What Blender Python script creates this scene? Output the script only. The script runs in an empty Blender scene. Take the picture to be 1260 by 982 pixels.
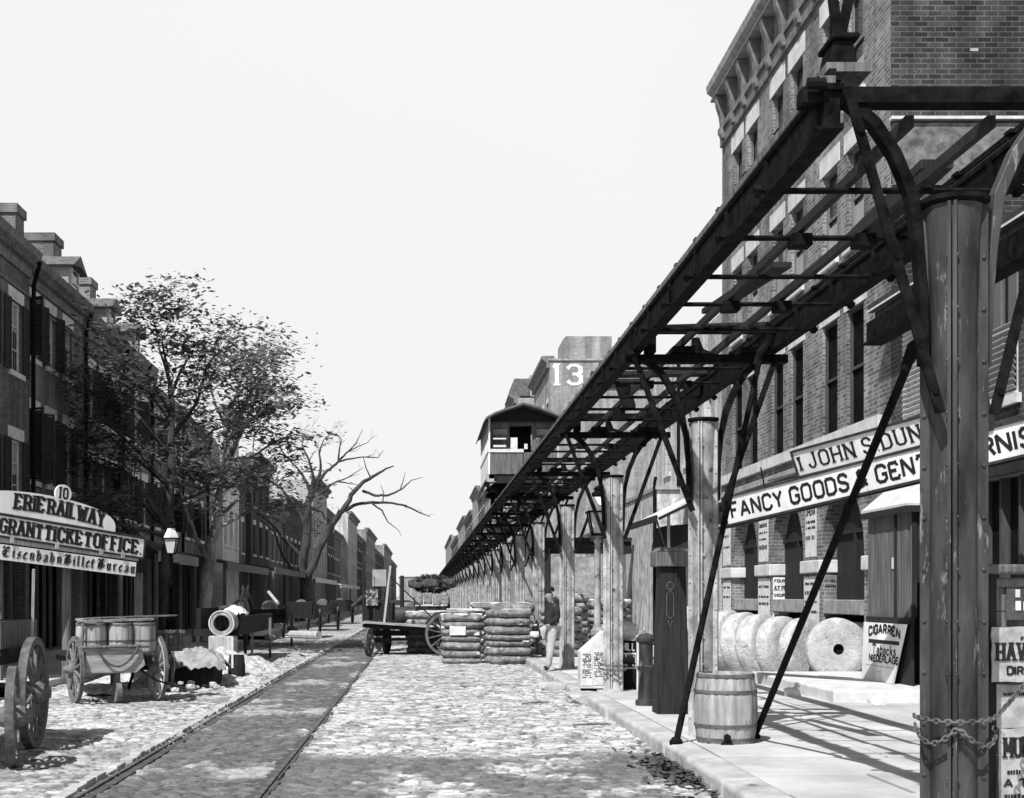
import bpy, bmesh, math, random
from mathutils import Vector, Matrix, noise
import numpy as np
R = math.radians
scene = bpy.context.scene
col = scene.collection

# ---------------------------------------------------------------- camera, sky, sun, exposure
FPX, VX, VY, EYE = 1700.0, 520.0, 733.0, 1.70        # lens in photo pixels, vanishing point, eye height
cam_d = bpy.data.cameras.new('camera'); cam = bpy.data.objects.new('camera', cam_d); col.objects.link(cam)
cam.location = (0, 0, EYE); cam.rotation_euler = (R(90), 0, 0)
cam_d.sensor_width = 36; cam_d.lens = 36*FPX/1260
cam_d.shift_x = (630-VX)/1260; cam_d.shift_y = (VY-491)/1260
cam_d.clip_start = .1; cam_d.clip_end = 6000
scene.camera = cam

SUN = Vector((-.42, -.72, 1.0)).normalized()          # towards the sun
world = bpy.data.worlds.new('World'); scene.world = world; world.use_nodes = True
nt = world.node_tree; nt.nodes.clear()
sky = nt.nodes.new('ShaderNodeTexSky'); sky.sky_type = 'NISHITA'; sky.sun_disc = False
sky.sun_elevation = math.asin(SUN.z); sky.sun_rotation = math.atan2(SUN.x, SUN.y) % (2*math.pi)
sky.air_density = 1.0; sky.dust_density = 1.0; sky.ozone_density = 1.0
bw = nt.nodes.new('ShaderNodeRGBToBW')
bg = nt.nodes.new('ShaderNodeBackground'); bg.inputs[1].default_value = 0.10
out = nt.nodes.new('ShaderNodeOutputWorld')
# pale haze lying low in the sky, thinning out towards the zenith
tcw = nt.nodes.new('ShaderNodeTexCoord'); spw = nt.nodes.new('ShaderNodeSeparateXYZ'); mr = nt.nodes.new('ShaderNodeMapRange'); mr.interpolation_type = 'SMOOTHSTEP'
mr.inputs[1].default_value = .405; mr.inputs[2].default_value = .56; mr.inputs[3].default_value = 1; mr.inputs[4].default_value = 0
hz = nt.nodes.new('ShaderNodeTexNoise'); hz.inputs['Scale'].default_value = 1.6; hz.inputs['Detail'].default_value = 3
hr = nt.nodes.new('ShaderNodeMapRange'); hr.inputs[3].default_value = 7.0; hr.inputs[4].default_value = 7.9
mxw = nt.nodes.new('ShaderNodeMix'); mxw.data_type = 'RGBA'
nt.links.new(tcw.outputs['Generated'], spw.inputs[0]); nt.links.new(spw.outputs[2], mr.inputs[0]); nt.links.new(tcw.outputs['Generated'], hz.inputs[0]); nt.links.new(hz.outputs[0], hr.inputs[0])
nt.links.new(sky.outputs[0], bw.inputs[0]); nt.links.new(mr.outputs[0], mxw.inputs[0]); nt.links.new(bw.outputs[0], mxw.inputs[6]); nt.links.new(hr.outputs[0], mxw.inputs[7])
nt.links.new(mxw.outputs[2], bg.inputs[0]); nt.links.new(bg.outputs[0], out.inputs[0])
sl = bpy.data.lights.new('sun', 'SUN'); sl.energy = 5.0; sl.angle = R(.5); sl.color = (1, .995, .985)
so = bpy.data.objects.new('sun', sl); col.objects.link(so)
so.rotation_euler = SUN.to_track_quat('Z', 'Y').to_euler(); so.location = (-20, -20, 40)
vs = scene.view_settings; vs.view_transform = 'Standard'; vs.look = 'None'; vs.gamma = 1; vs.exposure = 0.28; vs.use_curve_mapping = False
scene.render.engine = 'CYCLES'
scene.cycles.max_bounces = 5; scene.cycles.diffuse_bounces = 3; scene.cycles.use_denoising = True

# ---------------------------------------------------------------- helpers
def W(x, y, p):
    return Vector(((x-VX)/p, FPX/p, EYE+(VY-y)/p))

def gm(name, lo, hi, scale=6, detail=5, rough=.85, bump=.3, bdist=.01, stretch=(1,1,1), c0=.35, c1=.65, spots=None, spec=.3, bscale=None):
    """grey procedural material: two noises give tone, a finer one gives relief"""
    m = bpy.data.materials.new(name); m.use_nodes = True
    n = m.node_tree.nodes; l = m.node_tree.links
    b = n['Principled BSDF']; b.inputs['Roughness'].default_value = rough; b.inputs['Specular IOR Level'].default_value = spec
    tc = n.new('ShaderNodeTexCoord'); mp = n.new('ShaderNodeMapping'); mp.inputs['Scale'].default_value = stretch
    oi = n.new('ShaderNodeObjectInfo'); ad = n.new('ShaderNodeVectorMath'); ad.operation = 'ADD'
    ml = n.new('ShaderNodeMath'); ml.operation = 'MULTIPLY'; ml.inputs[1].default_value = 37
    l.new(oi.outputs['Random'], ml.inputs[0]); l.new(tc.outputs['Object'], ad.inputs[0]); l.new(ml.outputs[0], ad.inputs[1])
    l.new(ad.outputs[0], mp.inputs[0])
    t = n.new('ShaderNodeTexNoise'); t.inputs['Scale'].default_value = scale; t.inputs['Detail'].default_value = detail; t.inputs['Roughness'].default_value = .65
    l.new(mp.outputs[0], t.inputs[0])
    r = n.new('ShaderNodeValToRGB'); e = r.color_ramp.elements
    e[0].position = c0; e[1].position = c1; e[0].color = (lo,lo,lo,1); e[1].color = (hi,hi,hi,1)
    l.new(t.outputs[0], r.inputs[0]); c = r.outputs[0]
    if spots:                                         # (scale, threshold, tone) stains with a shape of their own
        s = n.new('ShaderNodeTexNoise'); s.inputs['Scale'].default_value = spots[0]; s.inputs['Detail'].default_value = 6; s.inputs['Roughness'].default_value = .7
        l.new(mp.outputs[0], s.inputs[0])
        q = n.new('ShaderNodeValToRGB'); q.color_ramp.elements[0].position = spots[1]; q.color_ramp.elements[1].position = spots[1]+.06
        l.new(s.outputs[0], q.inputs[0]); mx = n.new('ShaderNodeMix'); mx.data_type = 'RGBA'
        l.new(q.outputs[0], mx.inputs[0]); l.new(c, mx.inputs[6]); mx.inputs[7].default_value = (spots[2],)*3+(1,); c = mx.outputs[2]
    l.new(c, b.inputs['Base Color'])
    if bump:
        f = n.new('ShaderNodeTexNoise'); f.inputs['Scale'].default_value = bscale or scale*4; f.inputs['Detail'].default_value = 4
        l.new(mp.outputs[0], f.inputs[0])
        bp = n.new('ShaderNodeBump'); bp.inputs['Strength'].default_value = bump; bp.inputs['Distance'].default_value = bdist
        l.new(f.outputs[0], bp.inputs['Height']); l.new(bp.outputs[0], b.inputs['Normal'])
    return m

def brick(name, lo, hi, mortar, bw_=.215, rh=.078, ms=.010, dirt=.6, patch=None):
    """brickwork laid by world position on walls that face x or y"""
    m = bpy.data.materials.new(name); m.use_nodes = True
    n = m.node_tree.nodes; l = m.node_tree.links
    b = n['Principled BSDF']; b.inputs['Roughness'].default_value = .9; b.inputs['Specular IOR Level'].default_value = .2
    g = n.new('ShaderNodeNewGeometry')
    sp = n.new('ShaderNodeSeparateXYZ'); l.new(g.outputs['Position'], sp.inputs[0])
    sn = n.new('ShaderNodeSeparateXYZ'); l.new(g.outputs['True Normal'], sn.inputs[0])
    ab = n.new('ShaderNodeMath'); ab.operation = 'ABSOLUTE'; l.new(sn.outputs[0], ab.inputs[0])
    gt = n.new('ShaderNodeMath'); gt.operation = 'GREATER_THAN'; gt.inputs[1].default_value = .7; l.new(ab.outputs[0], gt.inputs[0])
    mx = n.new('ShaderNodeMix'); l.new(gt.outputs[0], mx.inputs[0]); l.new(sp.outputs[0], mx.inputs[2]); l.new(sp.outputs[1], mx.inputs[3])
    cb = n.new('ShaderNodeCombineXYZ'); l.new(mx.outputs[0], cb.inputs[0]); l.new(sp.outputs[2], cb.inputs[1])
    nz = n.new('ShaderNodeTexNoise'); nz.inputs['Scale'].default_value = 9; l.new(g.outputs['Position'], nz.inputs[0])
    wob = n.new('ShaderNodeVectorMath'); wob.operation = 'MULTIPLY_ADD'; wob.inputs[1].default_value = (.012,.012,0)
    l.new(nz.outputs[1], wob.inputs[0]); l.new(cb.outputs[0], wob.inputs[2])
    t = n.new('ShaderNodeTexBrick'); t.inputs['Scale'].default_value = 1; t.inputs['Brick Width'].default_value = bw_; t.inputs['Row Height'].default_value = rh
    t.inputs['Mortar Size'].default_value = ms; t.inputs['Mortar Smooth'].default_value = .3; t.inputs['Bias'].default_value = 0
    t.inputs['Color1'].default_value = (lo,lo,lo,1); t.inputs['Color2'].default_value = (hi,hi,hi,1); t.inputs['Mortar'].default_value = (mortar,)*3+(1,)
    l.new(wob.outputs[0], t.inputs[0])
    d = n.new('ShaderNodeTexNoise'); d.inputs['Scale'].default_value = .9; d.inputs['Detail'].default_value = 8; d.inputs['Roughness'].default_value = .7
    l.new(g.outputs['Position'], d.inputs[0])
    rr = n.new('ShaderNodeValToRGB'); rr.color_ramp.elements[0].position = .3; rr.color_ramp.elements[1].position = .7
    rr.color_ramp.elements[0].color = (dirt,dirt,dirt,1); rr.color_ramp.elements[1].color = (1.15,1.15,1.15,1)
    l.new(d.outputs[0], rr.inputs[0])
    mu = n.new('ShaderNodeMix'); mu.data_type = 'RGBA'; mu.blend_type = 'MULTIPLY'; mu.inputs[0].default_value = 1
    l.new(t.outputs[0], mu.inputs[6]); l.new(rr.outputs[0], mu.inputs[7]); c = mu.outputs[2]
    ms_ = n.new('ShaderNodeMapping'); ms_.inputs['Scale'].default_value = (1.6,1.6,.16); l.new(g.outputs['Position'], ms_.inputs[0])   # soot washed down the wall in streaks
    d2 = n.new('ShaderNodeTexNoise'); d2.inputs['Scale'].default_value = 1.3; d2.inputs['Detail'].default_value = 7; l.new(ms_.outputs[0], d2.inputs[0])
    r2 = n.new('ShaderNodeValToRGB'); r2.color_ramp.elements[0].position = .42; r2.color_ramp.elements[1].position = .60; r2.color_ramp.elements[0].color = (.62,.62,.62,1)
    l.new(d2.outputs[0], r2.inputs[0]); m3 = n.new('ShaderNodeMix'); m3.data_type = 'RGBA'; m3.blend_type = 'MULTIPLY'; m3.inputs[0].default_value = 1
    l.new(c, m3.inputs[6]); l.new(r2.outputs[0], m3.inputs[7]); c = m3.outputs[2]
    if patch:
        s = n.new('ShaderNodeTexNoise'); s.inputs['Scale'].default_value = patch[0]; s.inputs['Detail'].default_value = 9; s.inputs['Roughness'].default_value = .75
        l.new(g.outputs['Position'], s.inputs[0])
        q = n.new('ShaderNodeValToRGB'); q.color_ramp.elements[0].position = patch[1]; q.color_ramp.elements[1].position = patch[1]+.05
        l.new(s.outputs[0], q.inputs[0]); m2 = n.new('ShaderNodeMix'); m2.data_type = 'RGBA'
        l.new(q.outputs[0], m2.inputs[0]); l.new(c, m2.inputs[6]); m2.inputs[7].default_value = (patch[2],)*3+(1,); c = m2.outputs[2]
    l.new(c, b.inputs['Base Color'])
    iv = n.new('ShaderNodeMath'); iv.operation = 'SUBTRACT'; iv.inputs[0].default_value = 1; l.new(t.outputs['Fac'], iv.inputs[1])
    bp = n.new('ShaderNodeBump'); bp.inputs['Strength'].default_value = .5; bp.inputs['Distance'].default_value = .01
    l.new(iv.outputs[0], bp.inputs['Height']); l.new(bp.outputs[0], b.inputs['Normal'])
    return m

class MB:
    """collects shapes into ONE mesh"""
    def __init__(s): s.v = []; s.f = []
    def add(s, vs, fs):
        k = len(s.v); s.v += [Vector(q) for q in vs]; s.f += [tuple(k+i for i in f) for f in fs]; return s
    def box(s, x0, x1, y0, y1, z0, z1):
        return s.add([(x0,y0,z0),(x1,y0,z0),(x1,y1,z0),(x0,y1,z0),(x0,y0,z1),(x1,y0,z1),(x1,y1,z1),(x0,y1,z1)],
                     [(0,3,2,1),(4,5,6,7),(0,1,5,4),(1,2,6,5),(2,3,7,6),(3,0,4,7)])
    def bar(s, a, b, w, h, up=(0,0,1)):
        a, b = Vector(a), Vector(b); d = (b-a).normalized(); up = Vector(up)
        sd = d.cross(up)
        if sd.length < 1e-3: sd = d.cross(Vector((1,0,0)))
        sd.normalize(); u = sd.cross(d).normalized(); sd = sd*w/2; u = u*h/2
        return s.add([a-sd-u, a+sd-u, a+sd+u, a-sd+u, b-sd-u, b+sd-u, b+sd+u, b-sd+u],
                     [(0,1,2,3),(7,6,5,4),(0,4,5,1),(1,5,6,2),(2,6,7,3),(3,7,4,0)])
    def tube(s, pts, r, n=8, caps=True):
        pts = [Vector(p) for p in pts]; rs = r if isinstance(r, (list, tuple)) else [r]*len(pts)
        k = len(s.v); ref = None
        for i, p in enumerate(pts):
            d = (pts[min(i+1, len(pts)-1)]-pts[max(i-1, 0)]).normalized()
            if ref is None: ref = d.cross(Vector((0,0,1))); ref = ref if ref.length > 1e-2 else d.cross(Vector((1,0,0)))
            ref = (ref-d*ref.dot(d)).normalized(); b = d.cross(ref)
            for j in range(n):
                a = 2*math.pi*j/n; s.v.append(p+(ref*math.cos(a)+b*math.sin(a))*rs[i])
        for i in range(len(pts)-1):
            for j in range(n):
                a, c = k+i*n+j, k+i*n+(j+1) % n
                s.f.append((a, c, c+n, a+n))
        if caps:
            s.f.append(tuple(k+j for j in range(n-1, -1, -1))); s.f.append(tuple(k+(len(pts)-1)*n+j for j in range(n)))
        return s
    def lathe(s, prof, c=(0,0,0), n=20, axis='z', caps=True):
        """prof: (radius, height) pairs"""
        k = len(s.v); c = Vector(c)
        for r, h in prof:
            for j in range(n):
                a = 2*math.pi*j/n; q = (r*math.cos(a), r*math.sin(a), h)
                q = {'z': q, 'y': (q[0], q[2], q[1]), 'x': (q[2], q[0], q[1])}[axis]
                s.v.append(c+Vector(q))
        for i in range(len(prof)-1):
            for j in range(n):
                a, b = k+i*n+j, k+i*n+(j+1) % n
                s.f.append((a, b, b+n, a+n))
        if caps:
            if prof[0][0] > 1e-4: s.f.append(tuple(k+j for j in range(n-1, -1, -1)))
            if prof[-1][0] > 1e-4: s.f.append(tuple(k+(len(prof)-1)*n+j for j in range(n)))
        return s
    def prism(s, pts, d):
        """outline pts (3D, planar) pushed along d"""
        pts = [Vector(p) for p in pts]; d = Vector(d); n = len(pts)
        return s.add(pts+[p+d for p in pts], [tuple(range(n-1, -1, -1)), tuple(range(n, 2*n))]+[(i, (i+1) % n, (i+1) % n+n, i+n) for i in range(n)])
    def build(s, name, mat, parent=None, smooth=False, bevel=0, fix=True):
        off = Vector((0,0,0)); q = parent
        while q: off += q.location; q = q.parent
        me = bpy.data.meshes.new(name); me.from_pydata([tuple(p-off) for p in s.v], [], s.f)
        me.update()
        if fix:
            bm = bmesh.new(); bm.from_mesh(me); bmesh.ops.recalc_face_normals(bm, faces=bm.faces); bm.to_mesh(me); bm.free()
        if smooth:
            me.polygons.foreach_set('use_smooth', [True]*len(me.polygons))
            try: me.set_sharp_from_angle(angle=R(40))
            except Exception: pass
        me.materials.append(mat)
        o = bpy.data.objects.new(name, me); col.objects.link(o)
        if parent: o.parent = parent
        if bevel:
            b = o.modifiers.new('bevel', 'BEVEL'); b.width = bevel; b.segments = 2; b.limit_method = 'ANGLE'; b.angle_limit = R(40)
        return o

def tag(o, label, cat, group=None, kind=None):
    o['label'] = label; o['category'] = cat
    if group: o['group'] = group
    if kind: o['kind'] = kind
    return o
def thing(name, label, cat, loc=(0,0,0), group=None):
    o = bpy.data.objects.new(name, None); col.objects.link(o); o.location = loc; o.empty_display_size = .2
    return tag(o, label, cat, group)
def struct(o): o['kind'] = 'structure'; return o
def dup(root, loc=None, rz=None, label=None, scale=None):
    def rec(o, par):
        c = o.copy(); col.objects.link(c)
        if par: c.parent = par
        for ch in list(o.children): rec(ch, c)
        return c
    c = rec(root, None)
    if loc is not None: c.location = loc
    if rz is not None: c.rotation_euler.z = rz
    if scale is not None: c.scale = scale
    if label: c['label'] = label
    return c

# ---------------------------------------------------------------- materials
M = {}
M['brick_mill'] = brick('brick_mill', .12, .30, .40, dirt=.5)
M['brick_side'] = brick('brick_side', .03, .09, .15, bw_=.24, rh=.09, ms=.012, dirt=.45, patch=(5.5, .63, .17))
M['brick_shop'] = brick('brick_shop', .05, .10, .17, dirt=.6)
M['brick_pale'] = brick('brick_pale', .42, .60, .70, dirt=.72, rh=.10)
M['brick_yard'] = brick('brick_yard', .22, .42, .50, dirt=.7, patch=(1.7, .60, .62))
M['brick_thirteen'] = brick('brick_thirteen', .24, .36, .42, dirt=.7)
M['brick_dark'] = brick('brick_dark', .055, .10, .13, dirt=.7)
M['brick_house'] = brick('brick_house', .095, .175, .21, dirt=.65)
M['brick_house_mid'] = brick('brick_house_mid', .14, .24, .28, dirt=.65)
M['render_white'] = gm('render_white', .42, .66, 1.3, bump=.3)
M['render_grey'] = gm('render_grey', .06, .22, 5, 9, bump=.4, spots=(9, .62, .3))
M['plaster'] = gm('plaster', .20, .62, 3.2, 9, bump=.8, bdist=.03, spots=(5, .62, .12), stretch=(1,1,.6))
M['stone'] = gm('stone', .46, .66, 3, bump=.35)
M['stone_dark'] = gm('stone_dark', .20, .38, 4, bump=.5)
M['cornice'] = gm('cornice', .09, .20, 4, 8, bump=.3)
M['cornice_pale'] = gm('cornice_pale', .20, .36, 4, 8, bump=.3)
M['glass'] = gm('glass', .008, .022, 2, rough=.12, bump=0, spec=.5)
M['blind'] = gm('blind', .24, .36, 2, bump=.2)
M['sash'] = gm('sash', .5, .7, 8, bump=.2)
M['sash_dark'] = gm('sash_dark', .03, .07, 8, stretch=(1,1,.1), bump=.3)
M['shutter'] = gm('shutter', .018, .04, 8, bump=.2)
M['shutter_pale'] = gm('shutter_pale', .4, .6, 8, bump=.2)
M['void'] = gm('void', .008, .015, 3, bump=0, rough=1, spec=0)
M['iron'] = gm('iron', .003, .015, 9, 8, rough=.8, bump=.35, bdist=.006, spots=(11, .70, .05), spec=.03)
M['iron_column'] = gm('iron_column', .16, .46, 3.2, 9, rough=.5, bump=.4, bdist=.006, spots=(6, .60, .06), stretch=(1.4,1.4,1.2), spec=.4)
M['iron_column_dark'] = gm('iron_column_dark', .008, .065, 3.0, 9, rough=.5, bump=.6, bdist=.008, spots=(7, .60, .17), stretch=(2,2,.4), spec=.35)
M['steel'] = gm('steel', .25, .5, 5, rough=.4, bump=.1)
M['wood_dark'] = gm('wood_dark', .007, .026, 3, 7, bump=.5, stretch=(8,8,.5))
M['wood'] = gm('wood', .06, .19, 2.5, 7, bump=.5, stretch=(9,9,.5), spec=.2)
M['wood_pale'] = gm('wood_pale', .28, .5, 2.5, 7, bump=.5, stretch=(6,6,.6), spec=.2)
M['wood_flat'] = gm('wood_flat', .2, .42, 2.5, 7, bump=.5, stretch=(1,8,8), spec=.2)
M['cart_wood'] = gm('cart_wood', .09, .2, 3, 7, bump=.4, stretch=(1,8,8))
M['stave'] = gm('stave', .17, .42, 2.2, 8, bump=.5, stretch=(6,6,.6), spots=(5, .62, .12))
M['hoop'] = gm('hoop', .05, .14, 9, bump=.3)
M['sign_white'] = gm('sign_white', .62, .86, 2.5, 9, bump=.25, bdist=.004, spots=(4.5, .66, .36), stretch=(1,1,.35))
M['sign_frame'] = gm('sign_frame', .02, .05, 6, bump=.2)
M['ink'] = gm('ink', .008, .02, 10, bump=0, rough=.7)
M['ink_grey'] = gm('ink_grey', .16, .26, 10, bump=0, rough=.8)
M['paint_white'] = gm('paint_white', .5, .7, 5, bump=.1, c0=.3, c1=.5, spots=(2.6, .60, .34))
M['paper'] = gm('paper', .5, .74, 8, bump=.4, bdist=.01, spots=(9, .68, .3))
M['paper_old'] = gm('paper_old', .26, .5, 6, 9, bump=.5, bdist=.01, spots=(6, .58, .12))
M['paper_dark'] = gm('paper_dark', .03, .10, 8, bump=.4, bdist=.01, spots=(14, .66, .35))
M['millstone'] = gm('millstone', .32, .54, 5, 9, bump=.9, bdist=.02, spots=(11, .63, .16), bscale=24)
M['millstone_rim'] = gm('millstone_rim', .34, .58, 6, 9, bump=1, bdist=.03, spots=(9, .60, .08), bscale=20)
M['cotton'] = gm('cotton', .10, .30, 5, 9, bump=1, bdist=.04, bscale=16, spots=(7, .60, .50))
M['cotton_fluff'] = gm('cotton_fluff', .5, .74, 8, 8, bump=1, bdist=.03)
M['rope'] = gm('rope', .05, .12, 12, bump=.4)
M['canvas'] = gm('canvas', .18, .36, 4, 8, bump=.5, bdist=.02)
M['cloth_dark'] = gm('cloth_dark', .012, .03, 6, bump=.3)
M['cloth_pale'] = gm('cloth_pale', .32, .48, 6, bump=.4)
M['skin'] = gm('skin', .22, .32, 8, bump=.1, rough=.6)
M['hide'] = gm('hide', .02, .05, 4, bump=.1, rough=.6)
M['bark'] = gm('bark', .02, .07, 5, 8, bump=.8, bdist=.03, stretch=(1,1,.3))
M['bark_pale'] = gm('bark_pale', .08, .42, 3, 8, bump=.5, bdist=.02, stretch=(1,1,.4))
M['leaf'] = gm('leaf', .05, .19, .9, bump=0, rough=.6)
M['leaf_pale'] = gm('leaf_pale', .07, .26, .9, bump=0, rough=.6)
for k in ('leaf', 'leaf_pale'):                         # thin leaves let some light through
    n_ = M[k].node_tree.nodes; l_ = M[k].node_tree.links; tr = n_.new('ShaderNodeBsdfTranslucent'); ms_ = n_.new('ShaderNodeMixShader'); ms_.inputs[0].default_value = .38
    src_ = n_['Principled BSDF'].inputs['Base Color'].links[0].from_socket; l_.new(src_, tr.inputs[0])
    l_.new(n_['Principled BSDF'].outputs[0], ms_.inputs[1]); l_.new(tr.outputs[0], ms_.inputs[2]); l_.new(ms_.outputs[0], n_['Material Output'].inputs[0])
M['rubble'] = gm('rubble', .3, .66, 6, 9, bump=1, bdist=.04)
M['debris'] = gm('debris', .02, .09, 6, 6, bump=.5)
M['roof'] = gm('roof', .07, .16, 5, bump=.4)
M['roof_tin'] = gm('roof_tin', .45, .62, 3, bump=.2, stretch=(1,6,1))
M['hay'] = gm('hay', .04, .12, 6, 9, bump=1, bdist=.08)
M['lamp_glass'] = gm('lamp_glass', .5, .65, 4, bump=0, rough=.2)
# ---------------------------------------------------------------- ground
def cobble(name, lo, hi, joint, w=.27, h=.135, ms=.016, dust=(.9, .5, .6, .62), dark=None, bump=1.0, damp=None):
    m = bpy.data.materials.new(name); m.use_nodes = True
    n = m.node_tree.nodes; l = m.node_tree.links
    b = n['Principled BSDF']; b.inputs['Roughness'].default_value = .85; b.inputs['Specular IOR Level'].default_value = .25
    g = n.new('ShaderNodeNewGeometry')
    nz = n.new('ShaderNodeTexNoise'); nz.inputs['Scale'].default_value = 3.4; nz.inputs['Detail'].default_value = 5; l.new(g.outputs['Position'], nz.inputs[0])
    wob = n.new('ShaderNodeVectorMath'); wob.operation = 'MULTIPLY_ADD'; wob.inputs[1].default_value = (.26,.17,0)
    l.new(nz.outputs[1], wob.inputs[0]); l.new(g.outputs['Position'], wob.inputs[2])
    nf = n.new('ShaderNodeTexNoise'); nf.inputs['Scale'].default_value = 17; nf.inputs['Detail'].default_value = 4; l.new(g.outputs['Position'], nf.inputs[0])
    wb2 = n.new('ShaderNodeVectorMath'); wb2.operation = 'MULTIPLY_ADD'; wb2.inputs[1].default_value = (.07,.06,0); l.new(nf.outputs[1], wb2.inputs[0]); l.new(wob.outputs[0], wb2.inputs[2]); wob = wb2
    t = n.new('ShaderNodeTexBrick'); t.inputs['Scale'].default_value = 1; t.inputs['Brick Width'].default_value = w; t.inputs['Row Height'].default_value = h
    t.inputs['Mortar Size'].default_value = ms; t.inputs['Mortar Smooth'].default_value = .5
    t.inputs['Color1'].default_value = (lo,lo,lo,1); t.inputs['Color2'].default_value = (hi,hi,hi,1); t.inputs['Mortar'].default_value = (joint,)*3+(1,)
    l.new(wob.outputs[0], t.inputs[0])
    c = t.outputs[0]
    def lay(scale, det, pos, soft, tone, c, strx=1, stry=1, rough=.7):
        mp = n.new('ShaderNodeMapping'); mp.inputs['Scale'].default_value = (strx, stry, 1); l.new(g.outputs['Position'], mp.inputs[0])
        s = n.new('ShaderNodeTexNoise'); s.inputs['Scale'].default_value = scale; s.inputs['Detail'].default_value = det; s.inputs['Roughness'].default_value = rough
        l.new(mp.outputs[0], s.inputs[0])
        q = n.new('ShaderNodeValToRGB'); q.color_ramp.elements[0].position = pos; q.color_ramp.elements[1].position = pos+soft
        l.new(s.outputs[0], q.inputs[0]); mx = n.new('ShaderNodeMix'); mx.data_type = 'RGBA'
        l.new(q.outputs[0], mx.inputs[0]); l.new(c, mx.inputs[6]); mx.inputs[7].default_value = (tone,)*3+(1,)
        return mx.outputs[2], q.outputs[0]
    c, dm = lay(dust[0], 9, dust[1], .12, dust[3], c)                 # dry dust lying in the joints and over the setts
    c, _ = lay(7, 8, .60, .06, joint*1.3, c, 1, 2.5, .8)               # crumbs of dung and straw
    if dark:
        for dk in dark: c, _ = lay(dk[0], 9, dk[1], .10, dk[2], c, dk[3] if len(dk) > 3 else 1, dk[4] if len(dk) > 4 else 1)
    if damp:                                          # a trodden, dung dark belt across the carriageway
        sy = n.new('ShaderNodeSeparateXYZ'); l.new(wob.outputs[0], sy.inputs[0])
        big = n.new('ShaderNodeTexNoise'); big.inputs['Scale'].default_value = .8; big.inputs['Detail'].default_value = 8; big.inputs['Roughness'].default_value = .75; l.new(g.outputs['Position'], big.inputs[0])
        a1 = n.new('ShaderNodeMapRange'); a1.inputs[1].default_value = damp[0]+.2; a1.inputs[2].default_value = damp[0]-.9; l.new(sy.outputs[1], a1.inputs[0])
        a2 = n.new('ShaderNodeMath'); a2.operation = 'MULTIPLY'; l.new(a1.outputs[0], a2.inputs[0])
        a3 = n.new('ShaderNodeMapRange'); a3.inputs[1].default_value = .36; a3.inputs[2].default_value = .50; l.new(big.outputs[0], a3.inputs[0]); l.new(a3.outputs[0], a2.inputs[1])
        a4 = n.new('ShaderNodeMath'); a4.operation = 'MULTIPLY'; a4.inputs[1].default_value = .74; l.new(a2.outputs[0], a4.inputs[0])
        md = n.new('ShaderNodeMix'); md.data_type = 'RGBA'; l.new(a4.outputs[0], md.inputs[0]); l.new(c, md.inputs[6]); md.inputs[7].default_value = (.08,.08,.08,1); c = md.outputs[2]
    l.new(c, b.inputs['Base Color'])
    fn = n.new('ShaderNodeTexNoise'); fn.inputs['Scale'].default_value = 14; fn.inputs['Detail'].default_value = 6; fn.inputs['Roughness'].default_value = .7; l.new(g.outputs['Position'], fn.inputs[0])
    inv = n.new('ShaderNodeMath'); inv.operation = 'MULTIPLY_ADD'; inv.inputs[1].default_value = -.9; inv.inputs[2].default_value = .9; l.new(t.outputs['Fac'], inv.inputs[0])
    sm = n.new('ShaderNodeMath'); sm.operation = 'ADD'; l.new(inv.outputs[0], sm.inputs[0]); l.new(fn.outputs[0], sm.inputs[1])
    bp = n.new('ShaderNodeBump'); bp.inputs['Strength'].default_value = bump; bp.inputs['Distance'].default_value = .03
    l.new(sm.outputs[0], bp.inputs['Height']); l.new(bp.outputs[0], b.inputs['Normal'])
    return m
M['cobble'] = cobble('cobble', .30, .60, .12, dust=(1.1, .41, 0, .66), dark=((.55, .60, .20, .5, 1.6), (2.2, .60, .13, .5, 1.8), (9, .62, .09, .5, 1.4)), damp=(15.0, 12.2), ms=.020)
M['cobble_left'] = cobble('cobble_left', .26, .58, .09, dust=(.9, .52, 0, .62), dark=((.6, .56, .15), (2.4, .60, .11, .6, 1.6), (9, .62, .08, .6, 1.4)), ms=.022)
M['cobble_track'] = cobble('cobble_track', .06, .17, .05, dust=(.5, .52, 0, .50), dark=((1.7, .52, .09, .7, 1.5), (6, .58, .05, .6, 1.6), (11, .62, .30, .5, 1.6)), ms=.024)
M['earth'] = gm('earth', .16, .34, .6, 9, bump=.5)
M['flag'] = gm('flag', .36, .58, .9, 9, bump=.35, bdist=.01, bscale=16, spots=(2.2, .66, .22))
M['kerb'] = gm('kerb', .28, .5, 2.2, 9, bump=.7, bdist=.02, bscale=14, spots=(3, .63, .15))
M['joint'] = gm('joint', .05, .1, 6, bump=.3)

def strip(x0, x1, y0, y1, z, dx, dy, amp=.012, seed=0, dip=None):
    nx = max(1, int((x1-x0)/dx)); ny = max(1, int((y1-y0)/dy)); vs = []; fs = []
    for j in range(ny+1):
        for i in range(nx+1):
            x = x0+(x1-x0)*i/nx; y = y0+(y1-y0)*j/ny
            h = noise.noise(Vector((x*.9+seed, y*.9, 0)))*amp+noise.noise(Vector((x*4+seed, y*7, 3)))*amp*.7
            if dip: h += dip(x, y)
            vs.append((x, y, z+h))
    for j in range(ny):
        for i in range(nx):
            a = j*(nx+1)+i; fs.append((a, a+1, a+nx+2, a+nx+1))
    return MB().add(vs, fs)
KX = 2.55                                               # street face of the kerb
def sheet(name, mat, rows):
    mb = MB()
    for a in rows:
        q = strip(*a[:7], **a[7]); mb.add(q.v, q.f)
    return struct(mb.build(name, mat, smooth=True, fix=False))
g = MB().add([(-1200,-60,-.06),(1200,-60,-.06),(1200,3000,-.06),(-1200,3000,-.06)], [(0,1,2,3)]); struct(g.build('ground', M['earth'], fix=False))
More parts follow.
